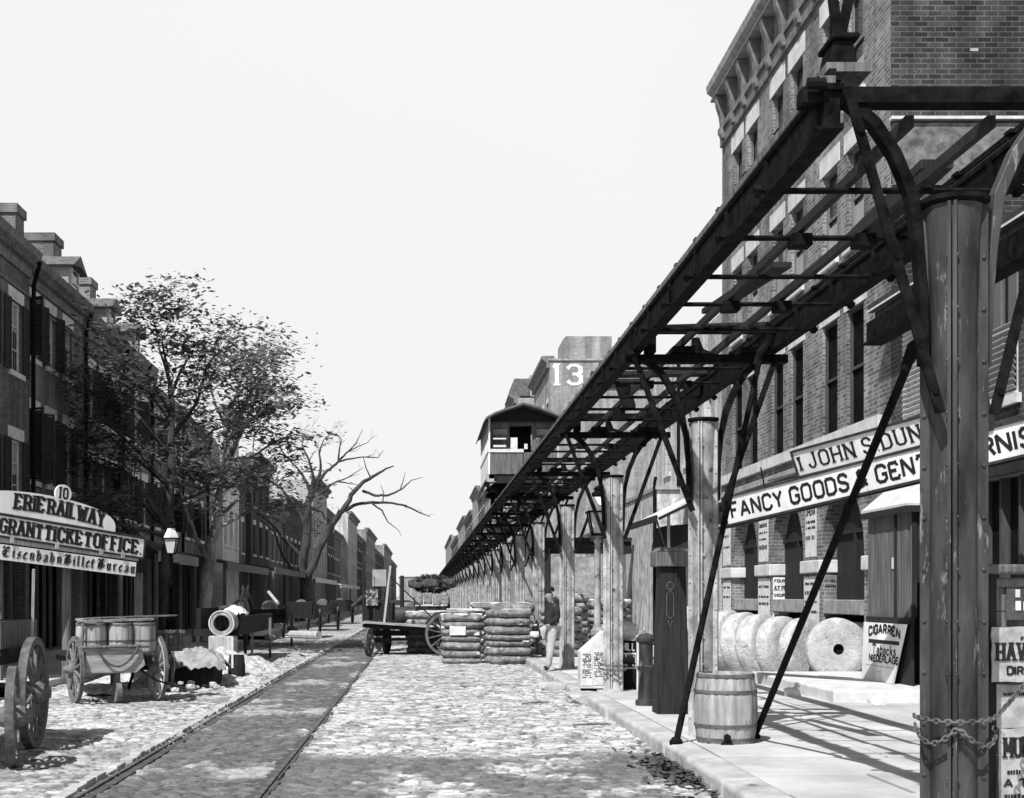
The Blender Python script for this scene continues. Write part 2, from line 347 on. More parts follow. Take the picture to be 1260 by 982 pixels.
# near paving is real setts: every stone has its own height, tilt and tone, and dust or mud fills the joints
def nz2(x, y, f, seed, octv=4, g=.55):
    tot = np.zeros_like(x); amp = 1; nrm = 0
    for o in range(octv):
        rs = np.random.RandomState(seed*31+o); L = rs.rand(256, 256).astype(np.float32)
        a, b = x*f+17.3*o, y*f+9.1*o; ia, ib = np.floor(a).astype(int), np.floor(b).astype(int); fa, fb = a-ia, b-ib
        fa = fa*fa*(3-2*fa); fb = fb*fb*(3-2*fb); m = 255
        v = (L[ia & m, ib & m]*(1-fa)+L[(ia+1) & m, ib & m]*fa)*(1-fb)+(L[ia & m, (ib+1) & m]*(1-fa)+L[(ia+1) & m, (ib+1) & m]*fa)*fb
        tot += amp*v; nrm += amp; amp *= g; f *= 2.03
    return tot/nrm
def sst(a, b, v): t = np.clip((v-a)/(b-a), 0, 1); return t*t*(3-2*t)
def setts(name, x0, x1, y0, y1, dx, dy, seed):
    nx, ny = int((x1-x0)/dx), int((y1-y0)/dy)
    X, Y = np.meshgrid(np.linspace(x0, x1, nx+1), np.linspace(y0, y1, ny+1))
    wx = X+(nz2(X, Y, 1.1, seed+1)-.5)*.34+(nz2(X, Y, 9, seed+2, 2)-.5)*.05; wy = Y+(nz2(X, Y, .7, seed+3)-.5)*.42+(nz2(X, Y, 9, seed+4, 2)-.5)*.045
    rs = np.random.RandomState(seed); rows = [y0-1.]
    while rows[-1] < y1+1: rows.append(rows[-1]+rs.uniform(.085, .14))
    rows = np.array(rows); r = np.clip(np.searchsorted(rows, wy)-1, 0, len(rows)-2); v = (wy-rows[r])/(rows[r+1]-rows[r])*2-1
    n = 80; off = rs.rand(len(rows)); wid = rs.uniform(.16, .28, len(rows)); f = (wx-x0+2)/wid[r]+off[r]; k = np.floor(f).astype(int); u = (f-k)*2-1
    H = rs.rand(997); hid = (r*131+k*17) % 997
    h1, h2, h3, tone = H[hid], H[(hid*7+3) % 997], H[(hid*13+5) % 997], H[(hid*29+11) % 997]
    dome = np.clip(1-np.abs(u)**5, 0, 1)*np.clip(1-np.abs(v)**3, 0, 1)
    hgt = dome*.030+(h1-.5)*.020+u*(h2-.5)*.012+v*(h3-.5)*.010-.022+(nz2(X, Y, 22, seed+5, 3)-.5)*.012
    # tram bed: trodden mud with ragged edges
    ed = (nz2(X, Y, .8, seed+6, 5)-.5)
    bed = sst(-3.02+ed*.10, -2.88+ed*.10, X)*(1-sst(-1.52+ed*.9, -1.28+ed*.9, X))
    left = 1-sst(-3.1, -2.95, X)
    dlev = (nz2(X, Y, .45, seed+7, 6, .62)-.5)
    dust = -.026+dlev*.06+.006*(1-bed-left*.9)+(nz2(X, Y, 5, seed+8, 4)-.5)*.03
    rut = -.022*np.exp(-((X+1.9)/.12)**2)*bed-.018*np.exp(-((X+2.5)/.14)**2)*bed-.03*np.exp(-((X+1.40)/.07)**2)-.03*np.exp(-((X+2.86)/.06)**2)
    Z = np.maximum(hgt, dust+(nz2(X, Y, 30, seed+9, 2)-.5)*.008)+rut+(nz2(X, Y, .35, seed+10, 3)-.5)*.05-bed*.012
    fill = sst(-.004, .010, dust-hgt)
    st = .24+.36*tone; st = st*(.8+.5*nz2(X, Y, 12, seed+11, 3)); st = np.where(dome < .45, st*.36, st)
    d_t = .38+.18*nz2(X, Y, 3, seed+12, 5)
    c = st*(1-fill)+d_t*fill
    mud = .02+.085*nz2(X, Y, 7, seed+13, 6, .7)+.26*sst(.55, .68, nz2(X, Y, .9, seed+14, 6, .65))
    c = c*(1-bed*.80)+mud*bed*.80
    dung = sst(.60, .68, nz2(X, Y, 2.3, seed+15, 6, .68))*.42+sst(.62, .70, nz2(X, Y, 9, seed+16, 4, .6))*.6
    c = c*(1-np.clip(dung, 0, .85))+.07*np.clip(dung, 0, .85)
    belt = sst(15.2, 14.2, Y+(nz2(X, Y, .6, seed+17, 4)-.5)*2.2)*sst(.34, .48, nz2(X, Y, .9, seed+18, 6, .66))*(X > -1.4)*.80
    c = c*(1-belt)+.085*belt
    sl_ = sst(.50, .62, nz2(X, Y, .5, seed+19, 6, .6))*left*.36; c = c*(1-sl_)+.10*sl_
    me = bpy.data.meshes.new(name); nv = (nx+1)*(ny+1); nf = nx*ny
    me.vertices.add(nv); me.vertices.foreach_set('co', np.stack([X, Y, Z], -1).astype(np.float32).ravel())
    a = (np.arange(ny)[:, None]*(nx+1)+np.arange(nx)[None, :]).ravel(); q = np.stack([a, a+1, a+nx+2, a+nx+1], -1).astype(np.int32)
    me.loops.add(nf*4); me.loops.foreach_set('vertex_index', q.ravel()); me.polygons.add(nf); me.polygons.foreach_set('loop_start', np.arange(nf, dtype=np.int32)*4)
    me.update(calc_edges=True); me.polygons.foreach_set('use_smooth', [True]*nf)
    at = me.attributes.new('sett_tone', 'FLOAT', 'POINT'); at.data.foreach_set('value', c.astype(np.float32).ravel())
    me.materials.append(M['setts']); o = bpy.data.objects.new(name, me); col.objects.link(o); return struct(o)
m = bpy.data.materials.new('setts'); m.use_nodes = True; n = m.node_tree.nodes; l = m.node_tree.links; M['setts'] = m
b = n['Principled BSDF']; b.inputs['Roughness'].default_value = .85; b.inputs['Specular IOR Level'].default_value = .2
a_ = n.new('ShaderNodeAttribute'); a_.attribute_name = 'sett_tone'; g_ = n.new('ShaderNodeNewGeometry')
f_ = n.new('ShaderNodeTexNoise'); f_.inputs['Scale'].default_value = 38; f_.inputs['Detail'].default_value = 6; f_.inputs['Roughness'].default_value = .75; l.new(g_.outputs['Position'], f_.inputs[0])
r_ = n.new('ShaderNodeMapRange'); r_.inputs[1].default_value = .3; r_.inputs[2].default_value = .7; r_.inputs[3].default_value = .62; r_.inputs[4].default_value = 1.25; l.new(f_.outputs[0], r_.inputs[0])
mu_ = n.new('ShaderNodeMath'); mu_.operation = 'MULTIPLY'; l.new(a_.outputs['Fac'], mu_.inputs[0]); l.new(r_.outputs[0], mu_.inputs[1]); l.new(mu_.outputs[0], b.inputs['Base Color'])
bp_ = n.new('ShaderNodeBump'); bp_.inputs['Strength'].default_value = .6; bp_.inputs['Distance'].default_value = .012; l.new(f_.outputs[0], bp_.inputs['Height']); l.new(bp_.outputs[0], b.inputs['Normal'])
setts('street', -7.0, KX+.05, 10.5, 26, .026, .022, 3)
setts('street_farther', -7.0, KX+.05, 26, 62, .05, .045, 3)
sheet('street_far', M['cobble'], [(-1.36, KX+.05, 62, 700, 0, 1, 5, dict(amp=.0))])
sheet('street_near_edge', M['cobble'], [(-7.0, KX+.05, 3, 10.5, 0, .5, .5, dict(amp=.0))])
sheet('tram_bed', M['cobble_track'], [(-2.97, -1.36, 62, 700, -.01, 1, 5, dict(amp=0))])
sheet('street_beside_tram_bed', M['cobble_left'], [(-7.0, -2.97, 62, 700, 0, 1, 5, dict(amp=0))])
# flagged pavements with kerbs
random.seed(5)
mb = MB(); jm = MB()
jm.box(KX+.16, 8.3, 3, 60, -.02, .120)
y = 3.0
while y < 60:
    d = random.uniform(.9, 1.5); x = KX+.31
    while x < 8.3:
        w = random.uniform(1.0, 2.0); x1 = min(x+w, 8.3)
        dz = random.uniform(-.008, .008)
        mb.box(x+.010, x1-.010, y+.011, y+d-.011, .10, .150+dz); x = x1
    y += d
mb.box(KX+.31, 8.3, 60, 700, 0, .15)
struct(mb.build('pavement', M['flag'], bevel=.012)); struct(jm.build('pavement_bed', M['joint']))
mb = MB(); y = 3.0
while y < 120:
    d = random.uniform(1.3, 2.6)
    if y > 60: d = 20
    j = random.uniform(-.03, .03); t = random.uniform(-.02, .015)
    if not (21.2 < y < 23.3):                          # a kerb stone has been lifted out here
        q = [(KX+j, y+.012, -.1), (KX+.30, y+.012, -.1), (KX+.30, y+.012, .155), (KX+j+.03, y+.012, .15+t), (KX+j, y+.012, .12+t)]
        mb.prism(q, (0, d-.024, 0))
    y += d
struct(mb.build('kerb', M['kerb'], bevel=.02))
mb = MB(); mb.box(-10.6, -7.15, 3, 700, -.1, .14); mb.box(-7.15, -6.95, 3, 700, -.1, .12)
struct(mb.build('pavement_far_side', M['flag']))
# the broken kerb stones lying in the gutter
def rock(c, s, seed=0, n=2):
    bm = bmesh.new(); bmesh.ops.create_icosphere(bm, subdivisions=n, radius=1)
    mb = MB()
    for v in bm.verts:
        k = 1+.3*noise.noise(v.co*1.3+Vector((seed*7.3, 0, 0)))
        v.co = Vector((max(-.75, min(.75, v.co.x*k)), max(-.75, min(.75, v.co.y*k)), max(-.7, min(.7, v.co.z*k))))
    mb.add([Vector(c)+Vector((v.co.x*s[0], v.co.y*s[1], v.co.z*s[2])) for v in bm.verts], [[v.index for v in f.verts] for f in bm.faces]); bm.free()
    return mb
tag(rock((2.62, 22.1, .07), (.42, .55, .13), 1).build('kerb_stone', M['kerb']), 'loose kerb stone fallen flat into the gutter before the papered box', 'stone')
tag(rock((2.35, 25.0, .05), (.35, .5, .12), 2).build('kerb_stone', M['kerb']), 'loose stone in the gutter at the feet of the leaning man', 'stone')
tag(rock((6.45, 19.6, .18), (.17, .12, .10), 3).build('broken_stone', M['stone']), 'small pale stone chip below the front millstones', 'stone')
tag(rock((5.7, 21.3, .20), (.16, .14, .12), 5).build('broken_stone', M['stone']), 'pale rough chip wedged under the leaning millstones', 'stone')
# rails of the horse car line
def rail(x, label, edge):
    r = thing('tram_rail', label, 'rail', (x, 0, 0), 'rails of the horse car line')
    mb = MB(); mb.box(x-.024, x+.024, 3, 700, -.05, -.004); mb.build('rail_head', M['hoop'], r)
    mb = MB(); y = 3
    random.seed(int(-x*10))
    while y < 90:
        d = random.uniform(.2, .45)
        if edge < 0:
            if random.random() < .9: mb.box(x-.15+random.uniform(-.035,.035), x-.035+random.uniform(-.01,.006), y+random.uniform(.004,.03), y+d-.01, -.03, .034+random.uniform(-.016,.014))
        else: mb.box(x+.04, x+.075+random.uniform(-.02,.02), y+.01, y+d-.01, -.03, -.004+random.uniform(-.006,.006))
        y += d
    mb.build('stone_edging', M['kerb'] if edge < 0 else M['joint'], r, bevel=.012)
    mb = MB(); mb.box(x-.12 if edge > 0 else x+.037, x-.037 if edge > 0 else x+.12, 3, 200, -.05, -.022); mb.build('groove', M['joint'], r)
rail(-2.94, 'tram rail edged with a pale raised line of stones', -1)
rail(-1.40, 'dark sunken tram rail beside the dusty carriageway', 1)
# leaves and straw blown against the kerb by the guy pole
random.seed(3); mb = MB()
for i in range(420):
    a = random.random(); x = KX-.05-abs(random.gauss(0, .16)); y = 13.2+random.gauss(0, .75)
    s = random.uniform(.015, .05); t = random.uniform(0, 6.3)
    c = Vector((x, y, random.uniform(.01, .05))); u = Vector((math.cos(t), math.sin(t), random.uniform(-.5,.5)))*s; v = Vector((-math.sin(t), math.cos(t), random.uniform(-.5,.5)))*s*.6
    mb.add([c-u-v, c+u-v, c+u+v, c-u+v], [(0,1,2,3)])
tag(mb.build('gutter_litter', M['debris'], fix=False), 'dead leaves and straw drifted against the kerb', 'litter', kind='stuff')
random.seed(4)
for i, (x, y, dx, dy, lb) in enumerate([(1.95, 17.9, .5, .12, 'short stick lying in the dusty street near the kerb'), (1.55, 21.5, .45, .25, 'thin stick lying far out in the dusty carriageway')]):
    tag(MB().tube([(x,y,.025),(x+dx*.5,y+dy*.4,.035),(x+dx,y+dy,.025)], [.012,.016,.009], 6).build('stick', M['wood']), lb, 'stick')
# ---------------------------------------------------------------- lettering
def arc(cx, cy, rx, ry, a0, a1, n=8): return [(cx+rx*math.cos(R(a0+(a1-a0)*i/n)), cy+ry*math.sin(R(a0+(a1-a0)*i/n))) for i in range(n+1)]
def oct_(w, k=.22): return [(w*k,0),(w*(1-k),0),(w,k*.8),(w,1-k*.8),(w*(1-k),1),(w*k,1),(0,1-k*.8),(0,k*.8),(w*k,0)]
GL = {
 'A': (.66, [[(0,0),(.33,1)],[(.33,1),(.66,0)],[(.12,.34),(.54,.34)]]),
 'B': (.58, [[(0,0),(0,1)],[(0,1),(.4,1),(.54,.88),(.54,.64),(.4,.52),(0,.52)],[(.4,.52),(.58,.4),(.58,.14),(.42,0),(0,0)]]),
 'C': (.6, [[(.6,.72),(.6,.85),(.45,1),(.15,1),(0,.83),(0,.17),(.15,0),(.45,0),(.6,.15),(.6,.28)]]),
 'D': (.6, [[(0,0),(0,1)],[(0,1),(.42,1),(.6,.82),(.6,.18),(.42,0),(0,0)]]),
 'E': (.54, [[(0,0),(0,1)],[(0,1),(.52,1)],[(0,.52),(.40,.52)],[(0,0),(.54,0)],[(.50,.92),(.50,.78)],[(.52,.09),(.52,.22)]]),
 'F': (.52, [[(0,0),(0,1)],[(0,1),(.52,1)],[(0,.52),(.4,.52)]]),
 'G': (.62, [[(.6,.74),(.6,.85),(.45,1),(.15,1),(0,.83),(0,.17),(.15,0),(.45,0),(.6,.15),(.6,.45),(.34,.45)]]),
 'H': (.6, [[(0,0),(0,1)],[(.6,0),(.6,1)],[(0,.5),(.6,.5)]]),
 'I': (.02, [[(0,0),(0,1)]]),
 'J': (.5, [[(.46,1),(.46,.17),(.32,0),(.14,0),(0,.17),(0,.3)]]),
 'K': (.6, [[(0,0),(0,1)],[(.02,.42),(.56,1)],[(.2,.6),(.6,0)]]),
 'L': (.52, [[(0,0),(0,1)],[(0,0),(.52,0)]]),
 'M': (.74, [[(0,0),(0,1)],[(0,1),(.37,.25)],[(.37,.25),(.74,1)],[(.74,1),(.74,0)]]),
 'N': (.62, [[(0,0),(0,1)],[(0,1),(.62,0)],[(.62,0),(.62,1)]]),
 'O': (.62, [oct_(.62)]),
 'P': (.56, [[(0,0),(0,1)],[(0,1),(.4,1),(.56,.86),(.56,.6),(.4,.46),(0,.46)]]),
 'R': (.6, [[(0,0),(0,1)],[(0,1),(.4,1),(.56,.86),(.56,.62),(.4,.48),(0,.48)],[(.36,.48),(.6,0)]]),
 'S': (.56, [[(.54,.76),(.54,.86),(.4,1),(.15,1),(.02,.86),(.02,.66),(.14,.54),(.42,.46),(.56,.34),(.56,.14),(.42,0),(.15,0),(0,.14),(0,.24)]]),
 'T': (.64, [[(.32,0),(.32,.93)],[(0,1),(.64,1)],[(.03,.92),(.03,.78)],[(.61,.92),(.61,.78)]]),
 'U': (.6, [[(0,1),(0,.17),(.15,0),(.45,0),(.6,.17),(.6,1)]]),
 'V': (.64, [[(0,1),(.32,0)],[(.32,0),(.64,1)]]),
 'W': (.86, [[(0,1),(.2,0)],[(.2,0),(.43,.85)],[(.43,.85),(.66,0)],[(.66,0),(.86,1)]]),
 'X': (.6, [[(0,0),(.6,1)],[(0,1),(.6,0)]]),
 'Y': (.62, [[(0,1),(.31,.48)],[(.62,1),(.31,.48)],[(.31,.48),(.31,0)]]),
 'Z': (.56, [[(0,1),(.56,1),(0,0),(.56,0)]]),
 '&': (.66, [[(.62,.42),(.4,.08),(.2,0),(.03,.14),(.03,.34),(.4,.68),(.42,.86),(.3,1),(.14,.9),(.14,.74),(.64,.02)]]),
 '.': (.06, [[(0,.0),(.06,.0)]]), ',': (.06, [[(.06,.04),(0,-.14)]]), "'": (.04, [[(.04,1.0),(0,.82)]]),
 '0': (.5, [oct_(.5)]), '1': (.2, [[(.1,0),(.1,1)],[(.1,1),(-.04,.84)]]),
 '3': (.54, [[(0,.82),(.15,1),(.4,1),(.54,.86),(.54,.64),(.4,.53),(.2,.53)],[(.4,.53),(.54,.4),(.54,.14),(.4,0),(.15,0),(0,.18)]]),
 'a': (.4, [[(.05,.55),(.2,.62),(.38,.55),(.38,0)],[(.38,.35),(.12,.35),(0,.22),(.05,.03),(.2,0),(.38,.1)]]),
 'b': (.42, [[(0,1),(0,0)],[(0,.5),(.2,.62),(.42,.5),(.42,.12),(.2,0),(0,.12)]]),
 'c': (.38, [[(.38,.52),(.2,.62),(0,.5),(0,.12),(.2,0),(.38,.1)]]),
 'k': (.4, [[(0,1),(0,0)],[(.02,.28),(.36,.6)],[(.12,.36),(.4,0)]]),
 's': (.36, [[(.34,.52),(.18,.62),(.02,.52),(.04,.38),(.32,.26),(.34,.1),(.18,0),(0,.1)]]),
}
# broad-nib pen paths for the black letter board
NIB = {
 'E': (.72, [[(.62,.80),(.44,.98),(.2,.86),(.08,.6),(.08,.3),(.25,.04),(.5,.02),(.66,.16)],[(.3,.86),(.3,.1)],[(.3,.52),(.6,.58)],[(.0,.98),(.2,.86)]]),
 'B': (.72, [[(.0,.86),(.12,.98),(.26,.9),(.26,.08)],[(.12,.7),(.12,.1),(.0,.02)],[(.26,.92),(.46,1.0),(.62,.84),(.6,.66),(.4,.54)],[(.4,.54),(.66,.42),(.66,.14),(.44,.0),(.26,.08),(.1,.02)],[(.44,.92),(.44,.06)]]),
 'i': (.2, [[(.0,.58),(.1,.66),(.1,.06),(.2,.0)],[(.06,.86),(.14,.92)]]),
 's': (.34, [[(.32,.56),(.2,.66),(.06,.54),(.06,.40),(.3,.26),(.28,.1),(.12,.0),(.0,.10)]]),
 'e': (.34, [[(.06,.56),(.06,.12),(.18,.0),(.34,.12)],[(.06,.56),(.2,.66),(.32,.5),(.08,.32)]]),
 'n': (.42, [[(.0,.58),(.1,.66),(.1,.04),(.16,.0)],[(.1,.54),(.26,.66),(.34,.56),(.34,.06),(.44,.0)]]),
 'h': (.42, [[(.0,1.02),(.1,.96),(.1,.04),(.16,.0)],[(.1,.54),(.26,.66),(.34,.56),(.34,.1),(.24,-.16)]]),
 'b': (.42, [[(.0,1.02),(.1,.96),(.1,.1),(.22,.0),(.36,.12),(.36,.52),(.24,.66),(.1,.54)]]),
 'a': (.42, [[(.04,.58),(.18,.66),(.32,.54),(.32,.06),(.42,.0)],[(.32,.38),(.12,.34),(.04,.2),(.06,.06),(.16,.0),(.32,.12)]]),
 'l': (.2, [[(.0,1.02),(.1,.96),(.1,.06),(.2,.0)]]),
 't': (.26, [[(.1,.92),(.1,.06),(.22,.0)],[(-.05,.62),(.32,.66)]]),
 'u': (.44, [[(.0,.58),(.1,.66),(.1,.1),(.22,.0),(.34,.12)],[(.26,.6),(.34,.66),(.34,.06),(.44,.0)]]),
 'r': (.32, [[(.0,.58),(.1,.66),(.1,.06),(.18,.0)],[(.1,.5),(.24,.66),(.32,.56)]]),
}
class Board:
    """a flat board frame: o = lower left corner, u along, v up, nrm towards the reader"""
    def __init__(s, o, u, v):
        s.o = Vector(o); s.u = Vector(u).normalized(); v = Vector(v); s.v = (v-s.u*v.dot(s.u)).normalized(); s.n = s.u.cross(s.v)
    def p(s, a, b, c=0): return s.o+s.u*a+s.v*b+s.n*c
    def slab(s, mb, a0, a1, b0, b1, c0, c1):
        return mb.prism([s.p(a0,b0,c0), s.p(a1,b0,c0), s.p(a1,b1,c0), s.p(a0,b1,c0)], s.n*(c1-c0))
    def letters(s, mb, text, a0, b0, h, t=.17, width=None, slab=False, nib=False, base=.002, curve=None, sx=1.0, gap=None, lift=.003):
        G = NIB if nib else GL
        gap = gap or (.36 if slab else .26)
        adv = [(.38 if ch == ' ' else G[ch][0]+gap) for ch in text]
        tot = sum(adv)-gap
        k = (width/(tot*h)) if width else sx
        x = 0; cnt = 0; th = t*h*(min(1.0, k*1.15) if slab else 1)
        jr = random.Random(len(text)*7+ord(text[0]))
        for ch, ad in zip(text, adv):
            jx, jy, jh, js = jr.uniform(-.02,.02), jr.uniform(-.015,.015), jr.uniform(.97,1.03), jr.uniform(-.03,.03)   # hand painted: no two letters sit alike
            if ch != ' ':
                for st in G[ch][1]:
                    pts = [(a0+(x+px+jx+js*py)*h*k, b0+(py*jh+jy)*h) for px, py in st]
                    if curve: pts = [(px, py+curve(px)) for px, py in pts]
                    closed = len(pts) > 2 and (Vector(pts[0])-Vector(pts[-1])).length < 1e-6
                    cnt += 1; c0 = base; c1 = base+lift+(cnt % 5)*.0006
                    if nib:
                        nv = Vector((math.cos(R(42)), math.sin(R(42))))*th*.5; mn = Vector((-nv.y, nv.x)).normalized()*th*.10
                        for (p, q) in zip(pts, pts[1:]):
                            p, q = Vector(p), Vector(q); sgn = 1 if (q-p).cross(nv) > 0 else -1
                            e = mn*sgn
                            quad = [p-nv-e, p+nv-e, q+nv+e, q-nv+e] if sgn < 0 else [p+nv-e, p-nv-e, q-nv+e, q+nv+e]
                            cnt += 1
                            mb.prism([s.p(z.x, z.y, c0) for z in quad], s.n*(lift+(cnt % 7)*.0006))
                        continue
                    n = len(pts); L = []; Rr = []
                    V = [Vector(q) for q in pts]
                    for i in range(n):
                        if closed: a = V[i-1] if i else V[n-2]; c = V[i+1] if i < n-1 else V[1]
                        else: a = V[max(i-1,0)]; c = V[min(i+1,n-1)]
                        d1 = (V[i]-a); d2 = (c-V[i])
                        d1 = d1.normalized() if d1.length > 1e-9 else d2.normalized(); d2 = d2.normalized() if d2.length > 1e-9 else d1
                        n1 = Vector((-d1.y, d1.x)); n2 = Vector((-d2.y, d2.x)); m = n1+n2
                        m = m.normalized() if m.length > .2 else n1
                        f = min(1.8, 1/max(.4, m.dot(n1)))
                        tw = th*(.5 if abs(m.x) > .5 or not slab else .34)
                        L.append(V[i]+m*tw*f); Rr.append(V[i]-m*tw*f)
                    base_k = len(mb.v)
                    vs = [s.p(q.x, q.y, c0) for q in L]+[s.p(q.x, q.y, c0) for q in Rr]+[s.p(q.x, q.y, c1) for q in L]+[s.p(q.x, q.y, c1) for q in Rr]
                    fs = []
                    for i in range(n-1):
                        fs += [(2*n+i, 3*n+i, 3*n+i+1, 2*n+i+1), (i, i+1, n+i+1, n+i), (i, 2*n+i, 2*n+i+1, i+1), (n+i, n+i+1, 3*n+i+1, 3*n+i)]
                    if not closed: fs += [(0, n, 3*n, 2*n), (n-1, 3*n-1, 4*n-1, 2*n-1)][:1]+[(n-1, 3*n-1, 4*n-1, 2*n-1)]
                    mb.add(vs, [f for f in fs if max(f) < 4*n])
                    if slab and not closed:
                        for e, nb in ((V[0], V[1]), (V[-1], V[-2])):
                            loc = (e.y-b0-(curve(e.x) if curve else 0))/h
                            d = e-nb
                            if (abs(loc) < .06 or abs(loc-1) < .06) and abs(d.y) > abs(d.x)*.8:
                                up = -1 if loc > .5 else 1; cnt += 1
                                hw = th*.85
                                s.slab(mb, e.x-hw, e.x+hw, e.y-th*.3 if up > 0 else e.y-th*.12, e.y+th*.12 if up > 0 else e.y+th*.3, c0, base+lift+.0032+(cnt % 3)*.0006)
            x += ad
        return mb
    def scrawl(s, mb, a0, a1, b, h, rng, base=.002):
        """a line of print too small to read: rows of little strokes"""
        x = a0
        while x < a1-h*.3:
            w = h*rng.uniform(.3, .7)
            if rng.random() < .82: s.slab(mb, x, min(x+w, a1), b, b+h*rng.uniform(.75, 1), base, base+.003)
            x += w+h*rng.uniform(.15, .35)
def poster(name, label, B, w, h, lines, mat='paper', thick=.006, seed=1, group='bills pasted about the street', curl=.0):
    """lines: (text or None, height, y from top, slab?)"""
    r = thing(name, label, 'poster', B.p(w/2, 0, 0), group)
    mb = MB(); rng = random.Random(seed)
    # torn outline
    pts = []
    def edge(a, b, n):
        for i in range(n):
            t = i/n; j = .012*min(w, h)*4*(.3 if i == 0 else 1)
            pts.append((a[0]+(b[0]-a[0])*t+rng.uniform(-j, j)*.3, a[1]+(b[1]-a[1])*t+rng.uniform(-j, j)*.3))
    edge((0,0),(w,0),5); edge((w,0),(w,h),6); edge((w,h),(0,h),5); edge((0,h),(0,0),6)
    mb.prism([B.p(a, b, 0) for a, b in pts], B.n*thick); mb.build('sheet', M[mat], r)
    ik = MB()
    for ln in lines:
        tx, lh, top, sl_ = ln[:4]; m = ln[4] if len(ln) > 4 else .08
        if tx: B.letters(ik, tx, w*m, h-top-lh, lh, t=.26, width=w*(1-2*m), slab=sl_, base=thick+.001)
        else: B.scrawl(ik, w*m, w*(1-m), h-top-lh, lh, rng, base=thick+.001)
    ik.build('print', M['ink'] if mat != 'paper_dark' else M['paper'], r)
    return r
# ---------------------------------------------------------------- elevated railway
CX, SP, Y0 = 3.10, 7.2, 8.06
NC = 27
GL_, GR_ = 2.36, 3.86                                   # the two long girders
GZ0, GZ1 = 4.40, 4.64
el = thing('elevated_railway', 'riveted iron elevated railway on one row of kerbside columns', 'railway', (CX, Y0, 0))
el_rng = random.Random(11)
def flange_angles(): return [R(a) for a in (-24, 66, 156, 246)]
def col_rivets(rv, y, cap, k_):
    for a in flange_angles()[:2]+flange_angles()[3:]:
        d = Vector((math.sin(a), -math.cos(a), 0)); s = Vector((d.y, -d.x, 0)); z = .35
        while z < cap-.15:
            for q in (-1, 1):
                o = Vector((CX,y,z))+d*.142*k_+s*q*.025; k = len(rv.v)
                for rr, hh in ((.014,-.002),(.011,.009)):
                    for j in range(8):
                        t = 2*math.pi*j/8; rv.v.append(o+(d*math.cos(t)+Vector((0,0,1))*math.sin(t))*rr+s*q*hh)
                rv.v.append(o+s*q*.013)
                for j in range(8):
                    e = (j+1) % 8; rv.f += [(k+j,k+e,k+8+e,k+8+j), (k+8+j,k+8+e,k+16)]
            z += .30
def column(i):
    y = Y0+SP*i; cap = 4.0 if i == 0 else 3.65; xb = 4.60 if i == 0 else 4.31
    near = i < 5; k_ = 1.15 if i == 0 else 1.0
    mb = MB(); mb.lathe([(r_*k_, z_) for r_, z_ in ((.17,.10),(.17,.16),(.124,.22),(.116,.5),(.116,cap-.7),(.128,cap-.25),(.142,cap-.04))], (CX,y,0), 24 if near else 10, caps=False)
    for k, a in enumerate(flange_angles()):
        d = Vector((math.sin(a), -math.cos(a), 0)); s = Vector((d.y, -d.x, 0))
        for q in (-1, 1):
            c = Vector((CX,y,0))+s*q*.016
            p = [c+d*.10*k_-s*.009, c+d*.162*k_-s*.009, c+d*.162*k_+s*.009, c+d*.10*k_+s*.009]
            mb.prism([v+Vector((0,0,.13)) for v in p], (0,0,cap-.17))
        c = Vector((CX,y,0)); p = [c+d*.12-s*.010, c+d*.188-s*.010, c+d*.188+s*.010, c+d*.12+s*.010]
        if near: pass
    if near: col_rivets(mb, y, cap, k_)
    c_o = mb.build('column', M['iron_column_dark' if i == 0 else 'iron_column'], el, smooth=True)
    m2 = MB(); m2.lathe([(.142*k_,cap-.04),(.172*k_,cap-.02),(.172*k_,cap+.006),(.08,cap+.012)], (CX,y,0), 16); m2.build('column_cap', M['iron'], c_o)
    dz = xb-4.31
    for sg in (-1, 1):
        prof = [(.71, 4.33), (.60, 4.27), (.47, 4.16), (.35, 3.98), (.25, 3.74), (.19*k_, 3.46), (.165*k_, 3.15), (.155*k_, 2.75)]
        mb = MB(); n = len(prof); wy = .10
        for k, (dx, z) in enumerate(prof):
            a = prof[max(k-1,0)]; b = prof[min(k+1,n-1)]; t = Vector((b[0]-a[0], b[1]-a[1])).normalized(); nn = Vector((-t.y, t.x))*(.034 if k < 5 else .024)
            for e, f in ((1,-1),(1,1),(-1,1),(-1,-1)):
                mb.v.append(Vector((CX+sg*(dx+nn.x*e), y+wy/2*f, z+dz+nn.y*e)))
        for k in range(n-1):
            for j in range(4): mb.f.append((k*4+j, k*4+(j+1) % 4, k*4+4+(j+1) % 4, k*4+4+j))
        mb.f += [(3,2,1,0), tuple((n-1)*4+j for j in range(4))]
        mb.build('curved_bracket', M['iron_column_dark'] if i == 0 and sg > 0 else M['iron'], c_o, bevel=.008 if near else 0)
        st = MB(); yo = y-.13 if sg < 0 else y-.09
        st.bar((CX+sg*(.79 if i else .64), yo, xb+(.03 if i else -.06)), (CX+sg*.16, yo-.09, 2.62+dz*.4), .018, .062 if i else .058, up=(1,0,0))
        for z_ in (.1, .5, .93):
            q = Vector((CX+sg*(.79 if i else .64), yo, xb+(.03 if i else -.06))).lerp(Vector((CX+sg*.16, yo-.09, 2.62+dz*.4)), z_); st.lathe([(.017,-.025),(.017,.025)], q, 8, axis='y')
        if sg < 0: st.lathe([(.035,-.05),(.035,.05)], (CX+sg*.84, yo, xb+.04), 8, axis='x')
        st.build('flat_strut', M['iron'], c_o)
    return c_o
for i in range(NC): column(i)
YE = Y0+SP*(NC-1)
